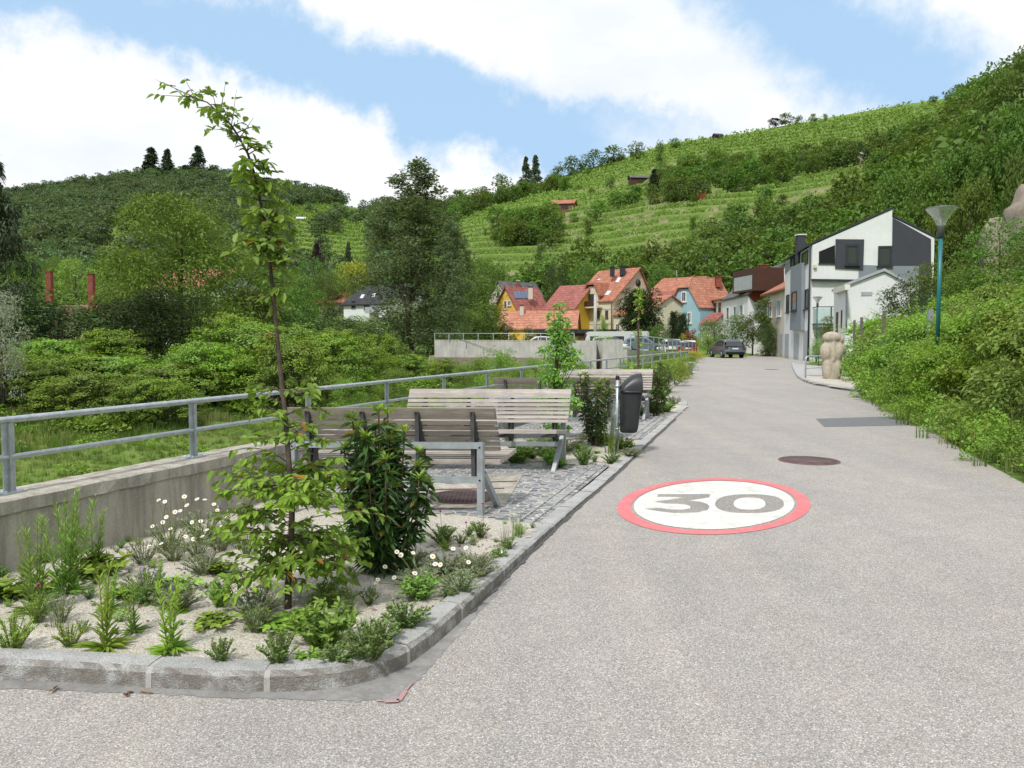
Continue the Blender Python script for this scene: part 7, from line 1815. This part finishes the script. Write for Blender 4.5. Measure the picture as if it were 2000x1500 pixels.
cl = {
 'mint': clump_plant(.20, .26, 34, 34, .020, .55, M['f_mint']), 'green': clump_plant(.22, .34, 34, 26, .042, .42, M['f_perennial'], .3), 'grey': clump_plant(.16, .36, 44, 34, .022, .30, M['f_greygreen']),
 'fern': clump_plant(.16, .24, 30, 40, .020, .25, M['f_lime'], .8), 'broad': clump_plant(.14, .26, 14, 10, .07, .45, M['f_bank'], .2), 'fine': clump_plant(.20, .26, 26, 26, .024, .2, M['f_greygreen'], 1.0), 'tiny': clump_plant(.09, .16, 16, 16, .022, .4, M['f_mint'])}
cl = {k: (a.mesh('leaves'), b.mesh('stem')) for k, (a, b) in cl.items()}; CH = dict(mint=.20, green=.22, grey=.16, fern=.16, broad=.14, fine=.20, tiny=.09); CW = dict(mint=.26, green=.34, grey=.36, fern=.24, broad=.26, fine=.26, tiny=.16)
def low(kind, px_, py_, pt, lab, wpx=None):
    b = bedpt(px_, py_); h = max(.03, D(px_, pt, b.y).z - b.z); sx = (wpx / FPX * b.y / CW[kind]) if wpx else h / CH[kind]
    o = put('perennial', b, *cl[kind], lab); o.scale = (sx, sx, h / CH[kind]); return o
lows = [('mint', 432, 1296, 1235, 'small dark green herb cushion at the kerb, centre', 70), ('mint', 545, 1300, 1215, 'herb clump with small leaves left of the kerb bend', 95), ('green', 632, 1262, 1160, 'leafy green perennial with reddish stems in front of the sapling', 150), ('mint', 720, 1290, 1195, 'bushy herb clump at the kerb bend', 130),
  ('mint', 790, 1225, 1165, 'bright small leaved clump right of the kerb bend', 110), ('mint', 655, 1298, 1250, 'low herb clump right beside the kerb corner', 90), ('mint', 745, 1255, 1200, 'dense herb clump behind the kerb bend', 90), ('green', 645, 1185, 1120, 'small upright perennial behind the reddish stemmed one', 70),
  ('grey', 870, 1120, 1075, 'grey green cushion with daisies near the kerb', 120), ('grey', 900, 1160, 1100, 'larger grey green cushion at the kerb', 110), ('green', 820, 1170, 1115, 'low spreading green clump between the daisies', 90), ('grey', 930, 1105, 1080, 'flat grey green cushion, farther one', 100), ('grey', 800, 1110, 1065, 'grey green cushion under the laurel', 120),
  ('mint', 865, 1062, 1018, 'leafy clump with pink flowers by the paving', 80), ('mint', 938, 1050, 1012, 'small leafy clump at the foot of the bench leg', 44), ('tiny', 968, 1092, 1072, 'tiny green tuft on the gravel near the kerb', 34),
  ('fern', 25, 1270, 1190, 'feathery bright green plant cut by the left edge', 110), ('fern', 138, 1262, 1210, 'feathery bright green clump near the left kerb', 75), ('broad', 500, 1215, 1180, 'broad leaved seedling on the gravel left of the sapling', 60), ('grey', 500, 1235, 1170, 'grey leaved catmint clump left of the sapling trunk', 70),
  ('broad', 560, 1225, 1195, 'flat broad leaves lying at the sapling foot', 110), ('broad', 600, 1290, 1265, 'low broad leaved plant at the kerb', 60), ('green', 695, 1080, 1000, 'dark leafy clump between sapling and laurel', 100), ('broad', 420, 1222, 1195, 'low round leaved plant in the gravel', 90), ('broad', 430, 1120, 1085, 'reddish low plant in the bed centre', 60),
  ('tiny', 510, 1130, 1095, 'small grass like tuft left of the trunk', 50), ('tiny', 720, 1180, 1145, 'tiny plant with red leaves right of the trunk', 50), ('green', 430, 1185, 1120, 'upright green plant behind the round leaved one', 60), ('fine', 480, 1085, 1020, 'thin stalked plant before the wall', 50), ('fine', 330, 1075, 1005, 'feathery daisy foliage by the wall, left', 90), ('fine', 400, 1060, 980, 'feathery daisy foliage by the wall, right', 120),
  ('fine', 280, 1100, 1040, 'wispy grey green stems left of the daisies', 80), ('broad', 355, 1150, 1120, 'low dark leaved plant under the catmint', 80), ('broad', 250, 1165, 1135, 'low leafy plant near the wall foot', 80), ('fern', 70, 1215, 1150, 'fine leaved plant with one pink flower', 60), ('fine', 120, 1215, 1140, 'spiky grey green tuft at the left', 60), ('broad', 30, 1165, 1110, 'large leaved plant at the wall foot, far left', 130), ('broad', 205, 1120, 1070, 'broad basal leaves below the tall stalks', 110)]
for q in lows: low(*q[:5], wpx=q[5])
# middle bed and far bed
low2 = [('green', 1010, 905, 862, 'green leafy plant under the second bench', 70), ('green', 1075, 900, 868, 'leafy plant behind the second bench leg', 60), ('mint', 1140, 908, 862, 'rounded green clump between bench and bin', 52), ('grey', 1105, 880, 855, 'grey green cushion behind the second bench', 80), ('mint', 1195, 905, 880, 'low green clump by the bin post foot', 50), ('green', 1215, 880, 850, 'green clump right of the bin post', 60), ('grey', 1230, 890, 872, 'low white flowered mat at the kerb by the bin', 70), ('broad', 960, 900, 868, 'broad leaved plant left of the bench leg', 50), ('grey', 1040, 885, 850, 'cushion under the pale bench seat', 90), ('mint', 1180, 870, 838, 'green herb clump behind the bin', 50), ('green', 1090, 915, 890, 'low leaves near the bench foot', 40), ('fine', 1060, 870, 820, 'fine stalks with violet flowers behind the second bench', 70),
   ('mint', 1275, 800, 775, 'green clump at the foot of the far laurel', 40), ('green', 1300, 805, 780, 'orange green clump near the far kerb corner', 44), ('grey', 1315, 790, 770, 'white flowered mat at the far kerb corner', 40), ('mint', 1255, 812, 785, 'green clump below the far bench end', 46), ('green', 1290, 780, 750, 'leafy clump behind the far kerb corner', 44)]
for q in low2: low(*q[:5], wpx=q[5])
# daisies: thin stalks with flowers as parts
def daisy_plant(px_, py_, fl, lab, kind='fine', hgt=None):
    b = bedpt(px_, py_); o = low(kind, px_, py_, py_ - (hgt or 25), lab, 60); o['category'] = 'flower'; st = MB(); o.scale = (1, 1, 1); o.rotation_euler = (0, 0, 0)
    for (fx, fy, dy) in fl:
        p = D(fx, fy, b.y + dy) - b; m_ = Vector((p.x * .5, p.y * .5, p.z * .6)); st.tube([(p.x * .15, p.y * .15, 0), tuple(m_), tuple(p)], .0016, M['stem'], 4, False)
        q = bpy.data.objects.new('flower', DAISY[0]); COL.objects.link(q); q.parent = o; q.location = p; q.rotation_euler = (R(rng.uniform(10, 55)), R(rng.uniform(-25, 25)), 0); s_ = rng.uniform(.9, 1.25); q.scale = (s_,) * 3
        c = bpy.data.objects.new('flower_centre', DAISY[1]); COL.objects.link(c); c.parent = q
    st.build('flower_stalk', o); return o
daisy_plant(340, 1095, [(310, 977, .1), (322, 980, .1), (325, 1010, 0), (298, 1028, .05), (342, 1000, .1), (315, 1062, -.1), (292, 1068, -.1), (333, 1033, 0), (318, 1020, .1)], 'white yellow centred daisies leaning over at the left')
daisy_plant(385, 1085, [(360, 970, .2), (365, 987, .1), (385, 975, .2), (400, 976, .15), (352, 998, .1), (392, 1018, .05), (375, 1020, 0), (405, 1035, -.05), (362, 1048, -.1), (378, 1053, 0), (395, 1048, -.1)], 'white daisies in the thickest part before the wall')
daisy_plant(430, 1075, [(424, 997, .1), (440, 1008, .1), (445, 1000, .05), (418, 985, .1), (432, 1030, 0)], 'white daisies right of the thick group')
daisy_plant(820, 1150, [(775, 1078, .1), (783, 1084, .1), (807, 1080, .1), (850, 1102, .05), (860, 1103, .05), (845, 1087, .1), (770, 1128, -.05), (738, 1132, -.1), (735, 1138, -.1), (810, 1120, 0), (752, 1107, 0)], 'low white and orange daisies at the laurel foot', 'grey')
daisy_plant(925, 1130, [(918, 1123, -.03), (947, 1138, -.05), (885, 1072, .1), (910, 1070, .1), (915, 1098, 0)], 'few low daisies on the kerb side gravel', 'grey')
daisy_plant(975, 1090, [(977, 1078, 0), (970, 1095, -.03)], 'two small daisies next to the tiny tuft', 'tiny')
# catmint spikes
def spiky(px_, py_, fl, lab):
    b = bedpt(px_, py_); o = low('grey', px_, py_, py_ - 22, lab, 60); o.scale = (1, 1, 1); o.rotation_euler = (0, 0, 0); st = MB()
    for (fx, fy, dy) in fl:
        p = D(fx, fy, b.y + dy) - b; q0 = Vector((p.x * .2, p.y * .2, 0)); st.tube([q0, q0.lerp(p, .5) + Vector((0, 0, .02)), p], .0016, M['stem'], 4, False)
        q = bpy.data.objects.new('flower', SPIKES[int(rng.integers(0, 2))]); COL.objects.link(q); q.parent = o; q.location = p - Vector((0, 0, .09)); q.rotation_euler = (R(rng.uniform(-12, 12)), R(rng.uniform(-12, 12)), rng.uniform(0, 6)); s_ = rng.uniform(.75, 1.15); q.scale = (s_,) * 3
    st.build('flower_stalk', o)
spiky(285, 1160, [(280, 1090, 0), (292, 1105, .05), (272, 1110, 0), (300, 1120, 0)], 'violet flower spikes in the bed, left group')
spiky(400, 1120, [(392, 1065, .1), (400, 1078, .05), (385, 1090, 0), (412, 1085, 0)], 'violet flower spikes in the bed centre')
spiky(345, 1190, [(340, 1140, 0), (330, 1155, 0), (352, 1150, .05), (360, 1165, 0)], 'violet flower spikes behind the right rosette plant')
spiky(500, 1200, [(495, 1140, 0), (470, 1148, 0), (508, 1155, 0), (440, 1130, .1)], 'violet flower spikes left of the sapling trunk')
spiky(440, 1060, [(445, 945, .1), (400, 960, .2), (430, 985, .1), (447, 975, .1), (452, 960, .1)], 'tall violet spikes against the concrete wall')
spiky(1070, 872, [(1062, 825, .1), (1080, 830, .1), (1098, 826, .1), (1045, 832, .1), (1120, 830, .1)], 'violet spikes seen under the second bench')
for px_, py_, pt, lab in ((75, 1215, 1145, 'single magenta flower on a thin stalk at the left'), (860, 1060, 1000, 'magenta flower stalk near the laurel, taller one'), (910, 1052, 1022, 'magenta flower stalk near the bench foot, short one'), (942, 1048, 985, 'magenta flower in front of the bench leg')):
    b = bedpt(px_, py_); p = D(px_, pt, b.y) - b; m = MB(); m.tube([(0, 0, 0), (p.x * .5 + .01, 0, p.z * .5), tuple(p)], .0016, M['stem'], 4, False); n = 10; a = rng.uniform(0, 6.28, n)
    o = thing('catchfly', b, lab, 'flower'); m.build('stem', o); q = bpy.data.objects.new('flower', PINK); COL.objects.link(q); q.parent = o; q.location = p
# grass tufts
tg = [tuft(rng, 34, .30, .12, M['f_grassblade'], .006, .6).mesh('leaves'), tuft(rng, 26, .26, .10, M['f_greygreen'], .005, .8).mesh('leaves'), tuft(rng, 50, .10, .14, M['f_grassblade'], .004, .9).mesh('leaves')]
for k, px_, py_, pt, lab in ((1, 885 + 100, 1062, 1010, 'loose grass tuft at the front edge of the paving, left one'), (0, 1010, 1048, 985, 'taller grass tuft at the front edge of the paving, right one'), (2, 515, 1125, 1098, 'short grass cushion before the sapling'), (2, 520, 1150, 1128, 'second short grass cushion before the sapling'), (1, 110, 1225, 1150, 'stiff narrow leaved tuft at the left'), (1, 80, 1213, 1150, 'stiff narrow leaved tuft under the magenta flower'), (0, 680, 1070, 1010, 'long bladed tuft left of the laurel'), (1, 690, 1060, 985, 'thin grass by the laurel'), (2, 965, 1088, 1075, 'flat grass cushion by the kerb'), (0, 1195, 885, 800, 'tall grass right behind the bin post'), (0, 1215, 880, 835, 'grass clump right of the bin post')):
    b = bedpt(px_, py_); h = D(px_, pt, b.y).z - b.z; s_ = h / (.30, .26, .10)[k]; o = bpy.data.objects.new('grass_tuft', tg[k]); COL.objects.link(o); o.location = b; o.scale = (s_,) * 3; o.rotation_euler = (0, 0, rng.uniform(0, 6)); tag(o, lab, 'grass tuft')
# thin bare flower stalks by the wall
for i in range(9):
    px_ = 262 + i * 17 + rng.uniform(-6, 6); b = bedpt(px_, 1105 + rng.uniform(-20, 15)); h = rng.uniform(.34, .52); m = MB(); lean = rng.uniform(-.06, .06); m.tube([(0, 0, 0), (lean * .4, 0, h * .5), (lean, .01, h)], .0017, M['stem'], 4, False); m.lathe([(.0001, h - .008), (.007, h), (.0001, h + .008)], M['stem'], 6, (lean, .01, 0))
    tag(m.build('flower_stalk', None, tuple(b)), 'thin bare flower stalk with a round seed head by the wall', 'plant', 'thin stalks with seed heads before the wall')
# brown leaf litter, mostly dry leaves on the gravel
n = 1500; X = rng.uniform(-4.6, .3, n); Y = rng.uniform(3.85, 6.6, n); ok = inpoly(X, Y, np.array([[p[0], p[1]] for p in bed1])); X, Y = X[ok], Y[ok]
dens = np.sin(X * 3.1 + 2) + np.sin(Y * 4.7 + X) + rng.normal(size=len(X)) * .5; X, Y = X[dens > .5], Y[dens > .5]; n = len(X)
m = MB(); P = np.stack([X, Y, bedz(X, Y) + .004], 1); Dr = rnd_dirs(rng, n); Dr[:, 2] = .08 * rng.random(n); add_leaves(m, P, Dr, np.tile([0, 0, 1.], (n, 1)) + rng.normal(size=(n, 3)) * .3, rng.uniform(.015, .055, n), rng.uniform(.01, .022, n), M['litter'], rng.random(n), 6, .2)
tag(m.build('leaf_litter'), 'scattered dry brown leaves on the planter gravel', None, None, 'stuff')
# seedlings and weeds
sm_ = [cl['tiny'][0], tg[2], cl['mint'][0], cl['fern'][0]]
n = 200; X = rng.uniform(-4.6, .2, n); Y = rng.uniform(3.9, 6.7, n); ok = inpoly(X, Y, np.array([[p[0], p[1]] for p in bed1])); X, Y = X[ok], Y[ok]; n = len(X)
gn_scatter('small_weeds', sm_, np.stack([X, Y, bedz(X, Y)], 1), rng.uniform(.2, .65, n), rng.uniform(0, 6.28, n), rng.integers(0, 4, n), kind='stuff', label='tiny seedlings and weeds spread over the gravel')
n = 260; X = rng.uniform(-1.5, 3.4, n); Y = rng.uniform(9.8, 18.6, n); t_, s_ = wall_st(X, Y); kx = np.interp(Y, [9.8, 18.6], [1.25, 4.1]); ok = (s_ < -.3) & (X < kx - .25) & ((Y < 12.3) | (Y > 16.2)); X, Y = X[ok], Y[ok]; n = len(X)
gn_scatter('bed_weeds', [cl['mint'][0], cl['grey'][0], cl['green'][0], cl['broad'][0]], np.stack([X, Y, bedz(X, Y)], 1), rng.uniform(.4, 1.0, n), rng.uniform(0, 6.28, n), rng.integers(0, 4, n), kind='stuff', label='low mixed ground cover in the farther planting beds')
# three dead leaves on the asphalt
for px_, py_, lab in ((105, 1347, 'brown dead leaf on the asphalt, left one'), (247, 1354, 'brown dead leaf on the asphalt, middle one'), (286, 1352, 'smallest brown leaf on the asphalt near the kerb')):
    p = G(px_, py_, .008); m = MB(); add_leaves(m, np.zeros((3, 3)), rnd_dirs(rng, 3) * np.array([1, 1, .1]), np.tile([0, 0, 1.], (3, 1)), .035, .02, M['litter'], .7, 6, .3); tag(m.build('dead_leaf', None, tuple(p)), lab, 'leaf')

# --- far bed: clipped shrubs along the kerb towards the bend, slim street trees
sh = {k: meshes(make_tree(rng, 1.2, 1.5, 40, 3600, .055, M[f], M['bark'], 'bush', .0), 'bed_shrub') for k, f in (('g', 'f_hedge'), ('d', 'f_bank'), ('y', 'f_yellowshrub'))}
for i, (px_, py_, pt, w_, k, lab) in enumerate(((1300, 765, 700, 70, 'g', 'green shrub right of the far laurel'), (1318, 752, 695, 60, 'd', 'dark green shrub in the row towards the bend'), (1335, 738, 695, 46, 'g', 'second green shrub in the row towards the bend'), (1327, 745, 700, 36, 'y', 'yellow shrub in the row towards the bend'),
    (1345, 722, 690, 44, 'd', 'fourth shrub in the row towards the bend'), (1356, 707, 684, 40, 'y', 'last yellow green shrub at the bend'), (1270, 765, 712, 60, 'g', 'yellowish green shrub by the railing'), (1225, 768, 715, 70, 'g', 'loose green shrub between railing and far bench'), (1180, 772, 722, 50, 'd', 'low shrub at the railing behind the far bench'), (1290, 740, 700, 40, 'd', 'dark shrub at the railing near the bend'))):
    b = G(px_, py_, .03); h = D(px_, pt, b.y).z - b.z; W_ = w_ / FPX * b.y; plant('bed_shrub', sh[k], b, (W_ / 1.5, W_ / 1.5, h / 1.2), lab, 'shrub')
def slim_tree(px_, py_, pt, w_, lab, nl, ll, narrow=True, fm='f_youngtree', trunk=.03, clumps=70):
    b = G(px_, py_, .03); h = D(px_, pt, b.y).z - b.z; W_ = w_ / FPX * b.y; cr, tr = MB(), MB(); C = []
    for i in range(clumps):
        u = rng.random(); a = rng.uniform(0, 6.28); q = rng.random() ** .6; env = (.25 + .75 * math.sin(math.pi * min(1, .15 + u * .85)) ** 1.0) * (1.15 - u * .75); C.append([math.cos(a) * W_ / 2 * env * q, math.sin(a) * W_ / 2 * env * q, h * (.12 + .86 * u)])
    C = np.array(C); cloud(cr, rng, C, np.full(clumps, W_ * .12), nl // clumps, ll, M[fm], lw=.55, kind=6, droop=.15, flat=1)
    branch_tree(tr, rng, (0, 0, -.05), (0, 0, h * .97), [c for c in C], trunk, M['bark'], 26); o = thing('young_tree', b, lab, 'tree'); cr.build('crown', o); tr.build('trunk', o)
slim_tree(1092, 885, 585, 105, 'slim bright green young tree behind the second bench', 3400, .06)
slim_tree(1246, 800, 560, 40, 'very thin young tree with few leaves near the far bench', 260, .08, clumps=22, fm='f_lime')
